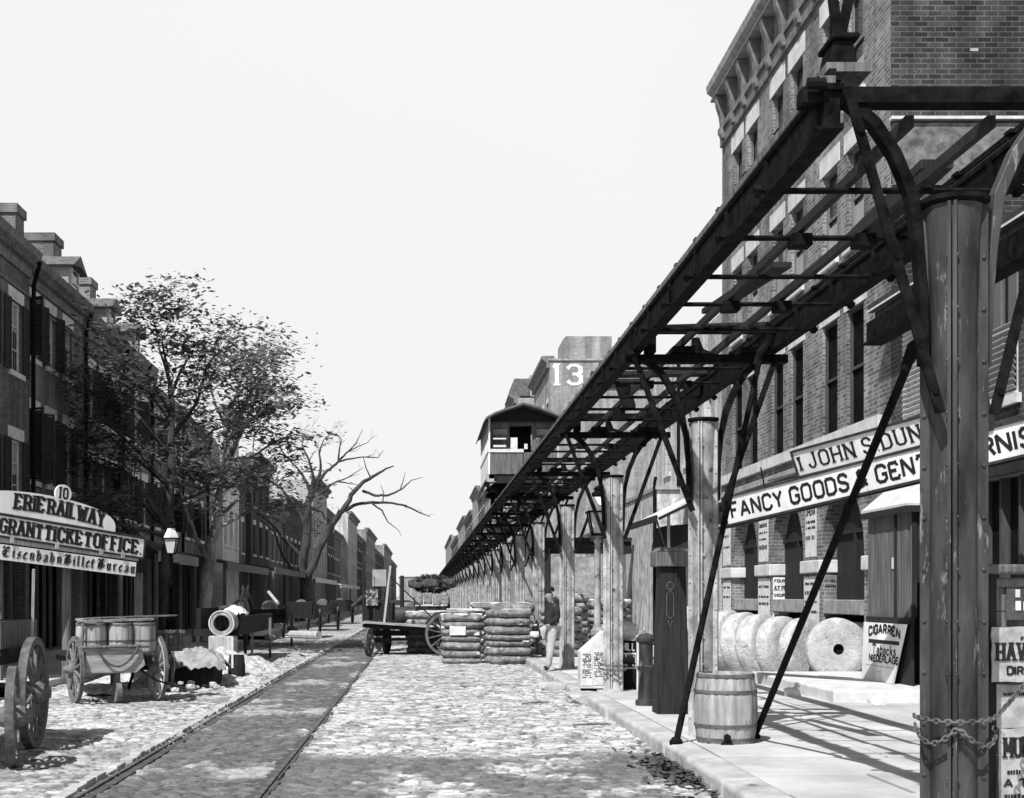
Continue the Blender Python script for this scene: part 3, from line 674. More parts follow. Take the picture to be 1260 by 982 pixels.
for x, sg in ((GL_, -1), (GR_, 1)):
    mb = MB(); mb.box(x-.045, x+.045, Y0-.10, YE, GZ0+.0151, GZ1-.0301)
    mb.box(x-.06, x+.06, Y0-.13, YE, GZ0-.015, GZ0+.015); mb.box(x-.06, x+.06, Y0-.13, YE, GZ1-.03, GZ1+.004)
    y = Y0
    while y < 75:
        mb.box(x-.07, x+.07, y-.025, y+.025, GZ0+.016, GZ1-.031); y += 1.2
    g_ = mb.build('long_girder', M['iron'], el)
    mb = MB(); mb.box(x+sg*.03-.045, x+sg*.03+.045, Y0-.12, YE, GZ1+.005, GZ1+.05); mb.build('stringer_plank', M['wood'], g_)
    mb = MB(); mb.box(x-.022, x+.022, Y0-.11, YE, GZ1+.052, GZ1+.095)
    y = Y0
    while y < 80: mb.box(x-.07, x+.07, y-.05, y+.05, GZ1+.051, GZ1+.075); y += .9
    mb.build('running_rail', M['iron'], g_)
for x in (2.86, 3.34):                                  # inner light stringers that carried the cable
    mb = MB(); mb.box(x-.025, x+.025, Y0+.05, YE, 4.45, 4.52); mb.build('cable_stringer', M['wood_dark'], el)
nr = 0
for i in range(NC):
    y = Y0+SP*i; xb = 4.60 if i == 0 else 4.31
    mb = MB(); mb.box(2.20, 4.02 if i else 5.2, y-.07, y+.07, xb-.045, xb+.045)
    if i:
        mb.box(2.30, 3.92, y-.34, y-.24, 4.54, 4.62)
        mb.box(2.74, 2.98, y-.16, y+.10, 4.37, 4.43); mb.box(3.5, 3.8, y-.16, y+.10, 4.37, 4.42)
        mb.box(2.46, 2.56, y-.12, y+.12, 4.37, 4.62); mb.box(2.98, 3.05, y-.06, y+.06, 4.37, 4.54)
        mb.prism([(3.05,y-.03,4.37),(3.22,y-.03,4.37),(3.10,y-.03,4.42),(3.05,y-.03,4.54)], (0,.06,0))
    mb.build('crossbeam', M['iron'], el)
    if i < NC-1 and nr < 96:
        for k in range(1, 6):
            yy = y+SP*k/6+el_rng.uniform(-.1,.1)
            mb = MB(); mb.tube([(GL_-.14, yy, 4.41), (GR_+.16, yy, 4.41)], .022, 6)
            for s in (GL_-.12, GR_+.12): mb.lathe([(.045,-.02),(.045,.02)], (s, yy, 4.41), 6, axis='x')
            if k in (2, 4):
                for s in (2.86, 3.34): mb.box(s-.075, s+.075, yy-.08, yy+.08, 4.34, 4.43)
            mb.build('tie_rod', M['iron'], el); nr += 1
# planks and lugs left lying on the deck
for (a, b, w, h) in [((2.95,14.2,4.62),(2.25+.9,12.1,4.60),.17,.05), ((3.2,21.4,4.62),(2.75,19.0,4.60),.2,.06), ((3.5,9.4,4.64),(3.55,11.3,4.60),.22,.06), 
                     ((2.5,15.6,4.71),(3.9,15.5,4.73),.16,.06), ((2.3,18.9,4.72),(4.1,18.75,4.72),.3,.05)]:
    mb = MB().bar(a, b, w, h); mb.build('deck_plank', M['wood_dark'], el)
# block and crossed arms standing on the near end of the girder
mb = MB(); mb.box(2.34, 2.60, 8.0, 8.4, GZ1+.097, GZ1+.15); wb = mb.build('winch_block', M['wood'], el)
mb = MB(); mb.prism([(2.37,8.05,GZ1+.151),(2.54,8.05,GZ1+.151),(2.51,8.05,GZ1+.30),(2.40,8.05,GZ1+.30)], (0,.25,0)); mb.box(2.38,2.54,8.02,8.33,GZ1+.301,GZ1+.335); mb.build('winch_housing', M['iron'], wb, bevel=.01)
mb = MB(); mb.bar((2.45,8.1,GZ1+.33),(2.58,8.1,GZ1+.95),.06,.05); mb.bar((2.46,8.18,GZ1+.33),(2.39,8.18,GZ1+.95),.05,.05); mb.lathe([(.035,-.05),(.035,.05)], (2.45,8.13,GZ1+.37), 10, axis='y'); mb.build('winch_arm', M['iron'], wb)
# the neighbouring line of girders that crosses over the pavement at the near end
for (x, y0, y1) in ((4.75, 7.6, 14.6),):
    mb = MB(); mb.box(x-.06, x+.06, y0, y1, 4.36, 4.58); mb.box(x-.10, x+.10, y0, y1, 4.34, 4.36); mb.build('side_girder', M['iron'], el)
# ---------------------------------------------------------------- guy poles
def guy(a, b, lb):
    r = thing('guy_pole', lb, 'pole', (b[0], b[1], 0))
    mb = MB(); mb.tube([Vector(a).lerp(Vector(b), t) for t in (0,.25,.5,.75,1)], [.03,.032,.034,.035,.036], 8); mb.build('shaft', M['iron'], r, smooth=True)
    mb = MB(); mb.lathe([(.07,b[2]-.02),(.07,b[2]+.02),(.04,b[2]+.06)], (b[0],b[1],0), 10); mb.build('foot_plate', M['iron'], r)
    c = Vector(a); mb = MB(); mb.tube([c+Vector((-.06,0,-.12)), c+Vector((0,-.02,.02)), c+Vector((.07,0,.1))], [.03,.05,.03], 8); mb.build('eye_bolt', M['iron'], r)
guy((3.63, 14.82, 4.30), (2.66, 14.5, .155), 'long dark iron guy pole slanting down to the kerb edge left of the barrel')
guy(W(1124, 432, 190), (3.60, 15.0, .16), 'long dark iron guy pole slanting down to the flagstones right of the barrel')
# ---------------------------------------------------------------- car standing on the elevated line
car = thing('elevated_car', 'small railway car with an arched roof standing on the elevated track', 'railway car', (CX, 42.4, 4.75))
xa, xb_, ya, yb = CX-1.08, CX+1.08, 42.4, 48.0
mb = MB(); mb.box(xa+.02, xb_-.02, ya+.05, yb, 5.30, 5.42); mb.box(xa+.25, xb_-.25, ya-.05, yb, 5.16, 5.299); mb.build('underframe', M['wood_dark'], car)
mb = MB(); mb.box(xa, xa+.05, ya, yb, 5.43, 6.15); mb.box(xa, xa+.05, ya, yb, 6.80, 7.16)
for k in range(8): yy = ya+.05+(yb-ya-.12)*k/7; mb.box(xa, xa+.05, yy-.06, yy+.06, 6.151, 6.799)
mb.box(xa-.025, xa-.002, ya, yb, 6.12, 6.18)
sd = mb.build('side_wall', M['sign_white'], car)
mb = MB(); mb.box(xa+.02, xa+.03, ya+.1, yb-.1, 6.10, 6.85); mb.build('side_window', M['glass'], sd)
mb = MB(); mb.box(xb_-.05, xb_, ya, yb, 5.43, 7.16); mb.build('side_wall', M['wood_pale'], car)
mb = MB(); mb.box(xa+.051, CX-.02, ya+.01, ya+.05, 5.43, 6.10); mb.box(CX+.0, xb_-.051, ya+.01, ya+.05, 5.43, 6.10); mb.build('dash_panel', M['wood'], car, bevel=.008)
mb = MB(); mb.box(xa-.03, CX-.0, ya-.02, ya+.06, 6.101, 6.20); mb.build('hand_rail', M['sash'], car)
mb = MB()
for x0, x1 in ((xa+.05, CX-.40), (CX+.30, xb_-.05)):
    mb.box(x0, x0+.12, ya+.45, ya+.52, 5.43, 7.1); mb.box(x1-.09, x1, ya+.45, ya+.52, 5.43, 7.1)
    mb.box(x0+.121, x1-.091, ya+.45, ya+.52, 6.9, 7.1)
    for z in (5.43, 6.22, 6.38, 6.46, 6.60): mb.box(x0+.121, x1-.091, ya+.46, ya+.50, z, z+.09 if z > 5.5 else 6.20)
mb.box(CX-.399, CX+.299, ya+.45, ya+.52, 6.98, 7.12)
ew = mb.build('end_wall', M['wood'], car)
mb = MB(); mb.box(xa+.17, CX-.5, ya+.505, ya+.512, 6.62, 6.88); mb.box(CX+.4, xb_-.15, ya+.505, ya+.512, 6.62, 6.88); mb.build('end_window', M['blind'], ew)
mb = MB(); mb.box(CX-.39, CX+.29, ya+.9, ya+.92, 5.43, 7.0); mb.build('dark_doorway', M['void'], ew)
prof = [(-1.24, 7.02), (-1.16, 7.16), (-.9, 7.30), (-.5, 7.45), (0, 7.60), (.5, 7.45), (.9, 7.30), (1.16, 7.16), (1.24, 7.02)]
mb = MB(); lo = [(CX+x, z-.06) for x, z in prof]; hi = [(CX+x, z) for x, z in prof]
mb.prism([(x, ya-.25, z) for x, z in hi]+[(x, ya-.25, z) for x, z in reversed(lo)], (0, yb-ya+.5, 0)); mb.build('roof', M['roof'], car)
mb = MB(); mb.prism([(CX+x, ya+.3, z-.07) for x, z in prof[1:-1]]+[(CX+1.0, ya+.3, 7.08), (CX-1.0, ya+.3, 7.08)], (0, .05, 0)); mb.build('roof_gable', M['wood_dark'], car)
mb = MB(); mb.box(xa-.05, xa+.18, ya+.05, ya+.4, 5.20, 5.46); mb.prism([(xa-.12,ya+.1,4.95),(xa+.25,ya+.1,5.22),(xa+.0,ya+.1,5.22)], (0,1.3,0)); mb.build('step', M['wood_pale'], car)
for yy in (43.3, 46.9):
    t = MB(); t.box(CX-.95, CX+.95, yy-.5, yy+.5, 5.02, 5.14); t = t.build('truck', M['iron'], car)
    for x in (GL_+.02, GR_-.02):
        for dy in (-.32, .32): MB().lathe([(.0,-.05),(.21,-.05),(.21,.03),(.24,.03),(.24,.05),(0,.05)], (x, yy+dy, 4.97), 16, axis='x').build('wheel', M['iron'], t)
mb = MB()
for k in range(9): mb.bar((xa+.02, ya+.08+k*.06, 4.98), (xa-.05, ya+.05+k*.06, 5.2), .03, .12)
mb.build('brake_gear', M['iron'], car)
mb = MB(); mb.box(CX-.40, CX-.19, ya-.01, ya+.02, 6.11, 6.55); mb.build('white_notice', M['paper'], car)
mb = MB(); mb.box(CX+.02, CX+.12, ya-.01, ya+.01, 6.2, 6.36); mb.build('white_card', M['paper'], car)
# ---------------------------------------------------------------- buildings: helpers
def wall_cells(mb, X0, X1, ys, zs, holes):
    """a wall along y (between X0 and X1) as blocks round its openings (y0,y1,z0,z1)"""
    Y = sorted(set([ys[0], ys[1]]+[v for h in holes for v in h[:2]])); Z = sorted(set([zs[0], zs[1]]+[v for h in holes for v in h[2:]]))
    Y = [v for v in Y if ys[0] <= v <= ys[1]]; Z = [v for v in Z if zs[0] <= v <= zs[1]]
    for j in range(len(Y)-1):
        k = 0
        while k < len(Z)-1:
            def full(k): 
                cy, cz = (Y[j]+Y[j+1])/2, (Z[k]+Z[k+1])/2
                return not any(h[0] < cy < h[1] and h[2] < cz < h[3] for h in holes)
            if full(k):
                e = k
                while e+1 < len(Z)-1 and full(e+1): e += 1
                mb.box(X0, X1, Y[j], Y[j+1], Z[k], Z[e+1]); k = e+1
            else: k += 1
    return mb
def window(parent, face, X, h, glass='glass', frame='sash_dark', lintel=None, sill=None, shutters=None, panes=(2, 3), depth=.14, sunk=None, lh=.3, blind=None, low=None, ajar=(0,0), name='window'):
    """face: +1 looks to +x, -1 looks to -x; h = (y0,y1,z0,z1)"""
    y0, y1, z0, z1 = h; s = face
    xi = X-s*(sunk or depth)
    def bx(mb, a, b, *r): return mb.box(min(a,b), max(a,b), *r)
    mb = MB(); t = .055
    bx(mb, xi, xi+s*.05, y0, y0+t, z0, z1); bx(mb, xi, xi+s*.05, y1-t, y1, z0, z1)
    bx(mb, xi, xi+s*.05, y0+t, y1-t, z1-t, z1); bx(mb, xi, xi+s*.05, y0+t, y1-t, z0, z0+t)
    for k in range(1, panes[0]): yy = y0+(y1-y0)*k/panes[0]; bx(mb, xi+s*.006, xi+s*.036, yy-.014, yy+.014, z0+t, z1-t)
    for k in range(1, panes[1]): zz = z0+(z1-z0)*k/panes[1]; w = .028 if k*2 == panes[1] else .013; bx(mb, xi+s*.008, xi+s*.034, y0+t, y1-t, zz-w, zz+w)
    f = mb.build(name, M[frame], parent)
    bx(mb := MB(), xi-s*.03, xi-s*.01, y0, y1, z0, z1); mb.build('pane', M[glass], f)
    if blind: bx(mb := MB(), xi-s*.009, xi-s*.002, y0+t, y1-t, z0+(z1-z0)*blind, z1-t); mb.build('blind', M['blind'], f)
    if low: bx(mb := MB(), xi-s*.009, xi+s*.02, y0+t, y1-t, z0+t, z0+(z1-z0)*low); mb.build('shut_lower_leaf', M['blind'], f)
    if lintel: bx(mb := MB(), X-s*.12, X+s*.012, y0-.16, y1+.16, z1+.002, z1+lh); mb.build('lintel', M[lintel], f)
    if sill: bx(mb := MB(), X-s*.14, X+s*.07, y0-.1, y1+.1, z0-.13, z0-.002); mb.build('sill', M[sill], f)
    if shutters:
        for sd, op in ((-1, ajar[0]), (1, ajar[1])):
            w = (y1-y0)/2; mb = MB()
            # leaf hinged at the jamb, folded back on the wall by (90-op) degrees
            a = R(op); hy = y0 if sd < 0 else y1
            d = Vector((s*math.sin(a), sd*math.cos(a), 0)); nn = Vector((s*math.cos(a), -sd*math.sin(a), 0))
            o = Vector((X+s*.02, hy, 0))
            def P(u, z, c): q = o+d*u+nn*c; return (q.x, q.y, z)
            def sl(u0, u1, a0, a1, c0, c1): mb.prism([P(u0,a0,c0),P(u1,a0,c0),P(u1,a1,c0),P(u0,a1,c0)], nn*(c1-c0))
            sl(0,.05,z0,z1,0,.035); sl(w-.05,w,z0,z1,0,.035); sl(.05,w-.05,z0,z0+.06,0,.035); sl(.05,w-.05,z1-.06,z1,0,.035); sl(.05,w-.05,(z0+z1)/2-.03,(z0+z1)/2+.03,0,.035)
            zz = z0+.07
            while zz < z1-.08:
                mb.prism([P(.05,zz,.0),P(w-.05,zz,.0),P(w-.05,zz+.055,.028),P(.05,zz+.055,.028)], Vector((0,0,.010))); zz += .065
            mb.build('shutter', M[shutters], f)
    return f
def gable(parent, X0, X1, Y0_, Y1_, ze, zr, mat='roof', over=.25):
    """roof with its ridge along the street"""
    xm = (X0+X1)/2; mb = MB()
    mb.prism([(X0-over, Y0_, ze-.02), (xm, Y0_, zr), (X1+over, Y0_, ze-.02), (X1+over, Y0_, ze+.06), (xm, Y0_, zr+.1), (X0-over, Y0_, ze+.06)], (0, Y1_-Y0_, 0))
    return mb.build('roof', M[mat], parent)
def chimney(parent, x0, x1, y0, y1, z0, z1, mat='brick_house_mid'):
    mb = MB(); mb.box(x0, x1, y0, y1, z0, z1-.25); mb.box(x0-.06, x1+.06, y0-.06, y1+.06, z1-.25, z1); return mb.build('chimney', M[mat], parent)

# ---------------------------------------------------------------- tall brick warehouse on the right
XF = 8.0; MY0, MY1, MZ = 23.6, 36.9, 14.15
mill = thing('brick_warehouse', 'tall sunlit brick warehouse with arched ground floor and bracketed cornice', 'building', (XF, 30, 0))
pairs = [26.35, 30.35, 34.3]
holes = []; wins2 = []; wins3 = []; wins4 = []
for c in pairs:
    for s in (-1, 1):
        wins2.append((c+s*.8-.5, c+s*.8+.5, 4.85, 7.06)); wins3.append((c+s*.8-.5, c+s*.8+.5, 8.25, 10.05)); wins4.append((c+s*.8-.5, c+s*.8+.5, 10.95, 13.10))
arches = [(c-1.33, c+1.33, .15, 2.42) for c in pairs]
mb = MB(); wall_cells(mb, XF, XF+.5, (MY0, MY1), (.15, 4.2), [(a[0], a[1], .15, 4.2) for a in arches])
for c in pairs:                                         # arch heads
    n = 16; pts = [(c-1.33, 4.2), (c-1.33, 2.42)]+[(c-1.33*math.cos(math.pi*k/n), 2.42+1.42*math.sin(math.pi*k/n)) for k in range(1, n)]+[(c+1.33, 2.42), (c+1.33, 4.2)]
    for k in range(1, len(pts)-2): mb.prism([(XF, pts[k][0], pts[k][1]), (XF, pts[k+1][0], pts[k+1][1]), (XF, pts[k+1][0], 4.2), (XF, pts[k][0], 4.2)], (.5, 0, 0))
wall_cells(mb, XF, XF+.5, (MY0, MY1), (4.2, MZ), wins2+wins3+wins4)
mb.box(XF+.5, XF+14, MY1-.4, MY1, .15, MZ)
mb.build('wall', M['brick_mill'], mill)
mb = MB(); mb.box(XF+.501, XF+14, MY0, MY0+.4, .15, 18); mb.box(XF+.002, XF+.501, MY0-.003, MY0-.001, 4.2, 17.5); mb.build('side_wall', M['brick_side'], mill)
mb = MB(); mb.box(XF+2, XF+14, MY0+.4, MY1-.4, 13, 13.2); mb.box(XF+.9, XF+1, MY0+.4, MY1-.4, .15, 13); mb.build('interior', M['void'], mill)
mb = MB(); mb.box(XF-.03, XF+14, MY0-.14, MY0-.004, 9.80, 9.85); mb.build('ledge', M['stone'], mill); mb = MB(); mb.box(XF+.02, XF+14, MY0-.06, MY0-.004, 8.7, 9.759); mb.build('rendered_strip', M['render_grey'], mill)
mb = MB()                                               # putlog stones on the side wall
for x, z in ((9.35, 11.0), (10.9, 10.85)): mb.box(x, x+random.uniform(.12,.2), MY0-.008, MY0-.002, z, z+.05)
mb.build('patch', M['stone_dark'], mill)
for h in wins2: window(mill, -1, XF, h, glass='void', frame='sash_dark', lintel='stone', sunk=.11, panes=(1,2), lh=.30)
for h in wins3: window(mill, -1, XF, h, glass='glass', frame='cornice', lintel='stone', sill='stone', sunk=.14, panes=(1,2), lh=.36, low=.42)
for h in wins4: window(mill, -1, XF, h, glass='glass', frame='cornice', lintel='stone', sill='stone', sunk=.14, panes=(1,2), lh=.42, low=.34)
mb = MB(); mb.box(XF-.10, XF-.002, MY0+.4, MY1, 4.62, 4.848); mb.build('sill_course', M['stone'], mill)
mb = MB(); mb.box(XF-.06, XF-.002, MY0+.03, MY1, 4.30, 4.44); mb.build('string_course', M['stone_dark'], mill)
mb = MB(); mb.box(XF-.018, XF-.002, 25.6, MY1-.1, 7.42, 7.98); band = mb.build('painted_band', M['paint_white'], mill)
B = Board((XF-.018, 36.4, 7.42), (0,-1,0), (0,0,1))
mb = MB(); rng = random.Random(2); x = .3                # painted letters flaked past reading
while x < 10.3:
    k = rng.choice('IIHLVUNAE'); w = GL[k][0]
    if rng.random() < .8: B.letters(mb, k, x, .08, .40, t=.13, base=.001, sx=.8)
    x += w*.32+rng.uniform(.14, .45)
mb.build('flaked_lettering', M['ink_grey'], band)
# cornice with its brackets
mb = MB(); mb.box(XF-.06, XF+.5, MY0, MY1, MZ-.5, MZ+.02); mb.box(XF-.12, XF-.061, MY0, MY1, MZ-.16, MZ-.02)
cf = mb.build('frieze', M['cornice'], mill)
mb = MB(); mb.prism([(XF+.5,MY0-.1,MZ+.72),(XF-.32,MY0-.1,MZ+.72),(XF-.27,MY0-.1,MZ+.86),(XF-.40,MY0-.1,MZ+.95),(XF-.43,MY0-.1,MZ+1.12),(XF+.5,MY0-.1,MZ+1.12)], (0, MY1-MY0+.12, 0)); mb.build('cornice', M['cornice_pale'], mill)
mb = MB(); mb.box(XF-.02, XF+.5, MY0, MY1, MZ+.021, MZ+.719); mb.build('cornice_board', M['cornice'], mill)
y = MY0+.5
while y < MY1:
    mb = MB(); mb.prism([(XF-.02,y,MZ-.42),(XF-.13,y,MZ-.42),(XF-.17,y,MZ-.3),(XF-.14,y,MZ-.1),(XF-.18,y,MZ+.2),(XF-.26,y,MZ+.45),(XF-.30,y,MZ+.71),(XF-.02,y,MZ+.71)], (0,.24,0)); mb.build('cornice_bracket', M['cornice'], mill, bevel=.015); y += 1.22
# arcade: imposts, boarded bays, sills, cellar lights
for yy in (28.35, 32.33, 36.2, 24.3):
    w = .66; mb = MB(); mb.box(XF-.07, XF+.51, yy-w-.05, yy+w+.05, 2.16, 2.42) if 24.5 < yy < 36 else mb.box(XF-.07, XF+.51, yy-.7, yy+.72, 2.16, 2.42)
    mb.build('impost', M['stone'], mill, bevel=.02)
for c in pairs:
    d = MB(); d.box(XF+.30, XF+.36, c-1.33, c+1.33, 1.62, 4.1); dd = d.build('bay_boarding', M['wood_dark'], mill)
    mb = MB(); mb.box(XF+.24, XF+.299, c-1.33, c+1.33, 2.9, 2.98); mb.box(XF+.24, XF+.299, c-.05, c+.05, 1.62, 2.9); mb.build('bay_rail', M['wood_dark'], dd)
    mb = MB(); mb.box(XF+.02, XF+.46, c-1.33, c+1.33, 1.34, 1.62); mb.build('bay_sill', M['stone_dark'], mill, bevel=.015)
    mb = MB(); mb.box(XF+.12, XF+.46, c-1.33, c+1.33, .98, 1.2); mb.box(XF+.2, XF+.46, c-1.33, c-.9, .15, .98); mb.box(XF+.2, XF+.46, c+.9, c+1.33, .15, .98); mb.build('cellar_frame', M['stone_dark'], mill)
    mb = MB(); mb.box(XF+.4, XF+.44, c-1.33, c+1.33, .15, 1.34); mb.build('cellar_light', M['void'], mill)
# whitewash and bill remains on the piers: bills are things of their own
rb = random.Random(21)
def pier_bill(y, z, w, h, lines, lb, X=XF, seed=1, face='street', mat='paper'):
    B = Board((X-.004, y, z), (0,-1,0), (0,0,1)) if face == 'street' else Board((y, X, z), (1,0,0), (0,0,1))
    poster('pasted_bill', lb, B, w, h, lines, mat=mat, seed=seed)
S = (None, .05)
pier_bill(28.85, 2.5, .8, 1.25, [(None,.07,.1,0),('OPERA',.14,.25,0),(None,.06,.5,0),(None,.06,.62,0),(None,.1,.8,0)], 'torn bill with a dark square above the impost of the second pier from the shed', seed=2)
pier_bill(32.85, 2.5, .9, 1.15, [(None,.06,.12,0),(None,.1,.25,0),(None,.05,.45,0),(None,.05,.6,0),(None,.12,.75,0)], 'whitish torn bill above the impost of the pier carrying the dark-lettered notice', seed=3)
pier_bill(28.95, .9, 1.1, 1.2, [(None,.06,.12,0),(None,.08,.3,0),(None,.05,.5,0),(None,.06,.7,0)], 'blank weathered bill below the impost of the pier behind the leaning millstones', seed=4)
pier_bill(32.9, .9, 1.1, 1.2, [(None,.07,.15,0),(None,.05,.4,0),(None,.07,.55,0)], 'pale streaked bill on the street face of the pier with the dark-lettered notice', seed=5)
pier_bill(36.75, 1.0, .9, 1.1, [(None,.06,.15,0),(None,.06,.4,0)], 'faded bill low on the far end pier of the arcade', seed=6)
pier_bill(36.75, 2.5, .9, 1.2, [(None,.06,.15,0),(None,.08,.4,0),(None,.06,.7,0)], 'peeling bill high on the far end pier of the arcade', seed=7)
B = Board((XF+.03, 31.66, 1.0), (1,0,0), (0,0,1))
poster('pasted_bill', 'printed notice with a bold bottom line on the side of the middle pier', B, .44, 1.12, [('FOURTH',.06,.05,0),('AT PITT',.09,.20,1),('EXCURSION',.06,.38,0),(None,.05,.52,0),('MATHEWS',.11,.68,1,.03),('PARADE',.06,.86,0)], seed=8)
B = Board((XF+.03, 27.69, 1.75), (1,0,0), (0,0,1))
poster('pasted_bill', 'narrow whitish bill scrap on the side of the pier nearest the shed', B, .36, .34, [(None,.05,.06,0),(None,.05,.18,0)], seed=9)

# ---------------------------------------------------------------- low corner shop on the right
shop = thing('corner_shop', 'low dark brick shop with louvred windows at the right edge', 'building', (XF, 17, 0))
sw = [(22.05, 23.0, 4.55, 6.2), (18.55, 19.72, 4.42, 6.28), (14.6, 15.8, 4.42, 6.28)]
sf = [(10.6, 21.6, .15, 3.35)]
mb = MB(); wall_cells(mb, XF, XF+.4, (9.8, MY0-.002), (.15, 6.6), sw+sf); mb.build('wall', M['brick_shop'], shop)
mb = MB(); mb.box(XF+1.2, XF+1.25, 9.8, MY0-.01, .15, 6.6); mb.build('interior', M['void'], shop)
mb = MB(); mb.prism([(XF-.34,9.6,6.52),(XF+3.5,9.6,8.6),(XF+7.4,9.6,6.5),(XF+7.4,9.6,6.6),(XF+3.5,9.6,8.7),(XF-.34,9.6,6.64)], (0, MY0-9.75, 0)); mb.build('roof', M['wood_dark'], shop)
mb = MB(); mb.box(XF-.44, XF-.345, 9.6, MY0-.12, 6.50, 6.62); mb.box(XF-.34, XF-.002, 9.7, MY0-.2, 6.38, 6.5); mb.build('gutter', M['sign_frame'], shop)
mb = MB(); mb.box(XF-.452, XF-.442, 9.6, MY0-.12, 6.50, 6.53); mb.build('gutter_edge', M['sash'], shop)
for i, h in enumerate(sw):
    f = window(shop, -1, XF, h, glass='glass', frame='sash', sill='sash', panes=(2,2) if i else (1,2), sunk=.05, name='window')
    mb = MB(); zz = h[2]+.08
    while zz < (h[2]+h[3])/2+.02 if i else zz < h[3]-.1:
        mb.prism([(XF-.01,h[0]+.06,zz),(XF-.01,h[1]-.06,zz),(XF-.045,h[1]-.06,zz+.045),(XF-.045,h[0]+.06,zz+.045)], (0,0,.014)); zz += .085
    mb.build('louvre', M['shutter_pale'] if i == 0 else M['blind'], f)
mb = MB(); mb.box(XF+.25, XF+.3, 10.6, 21.6, .15, 3.35)
sfp = mb.build('shopfront', M['void'], shop)
mb = MB(); y = 10.7
while y < 21.6: mb.box(XF+.12, XF+.249, y, y+.07, .15, 3.35); y += .62
mb.build('mullion', M['sash_dark'], sfp)
mb = MB(); mb.box(XF-.06, XF-.002, 10.4, 21.8, 3.36, 3.7); mb.build('fascia', M['wood_dark'], shop)
# ---------------------------------------------------------------- the two big signs above the pavement
def sign(name, label, BL, BR, TL, texts, thick=.07, fr=.035, stays=()):
    B = Board(BL, Vector(BR)-Vector(BL), Vector(TL)-Vector(BL)); w = (Vector(BR)-Vector(BL)).length; h = (Vector(TL)-Vector(BL)).dot(B.v)
    r = thing(name, label, 'sign', B.p(w/2, h/2, -thick))
    mb = MB(); B.slab(mb, 0, w, 0, h, -thick, 0); mb.build('sign_panel', M['sign_white'], r)
    mb = MB()
    B.slab(mb, -fr, w+fr, -fr, -.002, -thick-.01, .02); B.slab(mb, -fr, w+fr, h+.002, h+fr, -thick-.01, .02); B.slab(mb, -fr, -.002, 0, h, -thick-.01, .02); B.slab(mb, w+.002, w+fr, 0, h, -thick-.01, .02)
    mb.build('frame', M['sign_frame'], r)
    texts(B, w, h, r)
    for a, b in stays: MB().tube([a, b], .012, 6).build('stay', M['iron'], r)
    return B, w, h, r
def t1(B, w, h, r):
    mb = MB(); B.letters(mb, 'FANCY GOODS & GENTS FURNISHING', .13, h*.20, h*.56, t=.21, width=w*1.085, base=.001); mb.build('lettering', M['ink'], r)
BLc, BRc, TLc = W(896.5, 645, 77), W(1290, 551.5, 101), W(894, 613.5, 77.2)
B1, w1, h1, s1 = sign('fancy_goods_sign', 'long white shop sign reading FANCY GOODS over the pavement', BLc, BRc, TLc, t1)
bk = B1
mb = MB(); B1.slab(mb, -.5, w1+.1, -.05, -.0, -.5, -.09); B1.slab(mb, -.5, w1+.1, h1*.1, h1*.95, -.30, -.20); mb.build('backing_beam', M['wood_dark'], s1)
def t2(B, w, h, r):
    mb = MB(); B.letters(mb, '1', .06, h*.24, h*.5, t=.26, slab=True, base=.001, sx=1.1); B.letters(mb, 'JOHN S.DUNLEVY', .27, h*.22, h*.58, t=.20, width=w*.955-.23, slab=True, base=.001); mb.build('lettering', M['ink'], r)
B2, w2, h2, s2 = sign('name_sign', 'shorter white sign beginning 1 JOHN mounted just above the FANCY GOODS board', W(984, 585.5, 82.7), W(1219, 526.5, 97.2), W(977, 557, 82.9), t2,
                      stays=((W(936, 575, 79.4), W(941, 601, 79.4)),))
mb = MB(); B2.slab(mb, 0, w2, -.13, -.04, -.12, -.02); B2.slab(mb, -.75, -.05, -.06, -.02, -.3, -.1); B2.slab(mb, -.8, -.05, .02, .05, -.3, -.1); mb.build('bracket_board', M['wood'], s2)
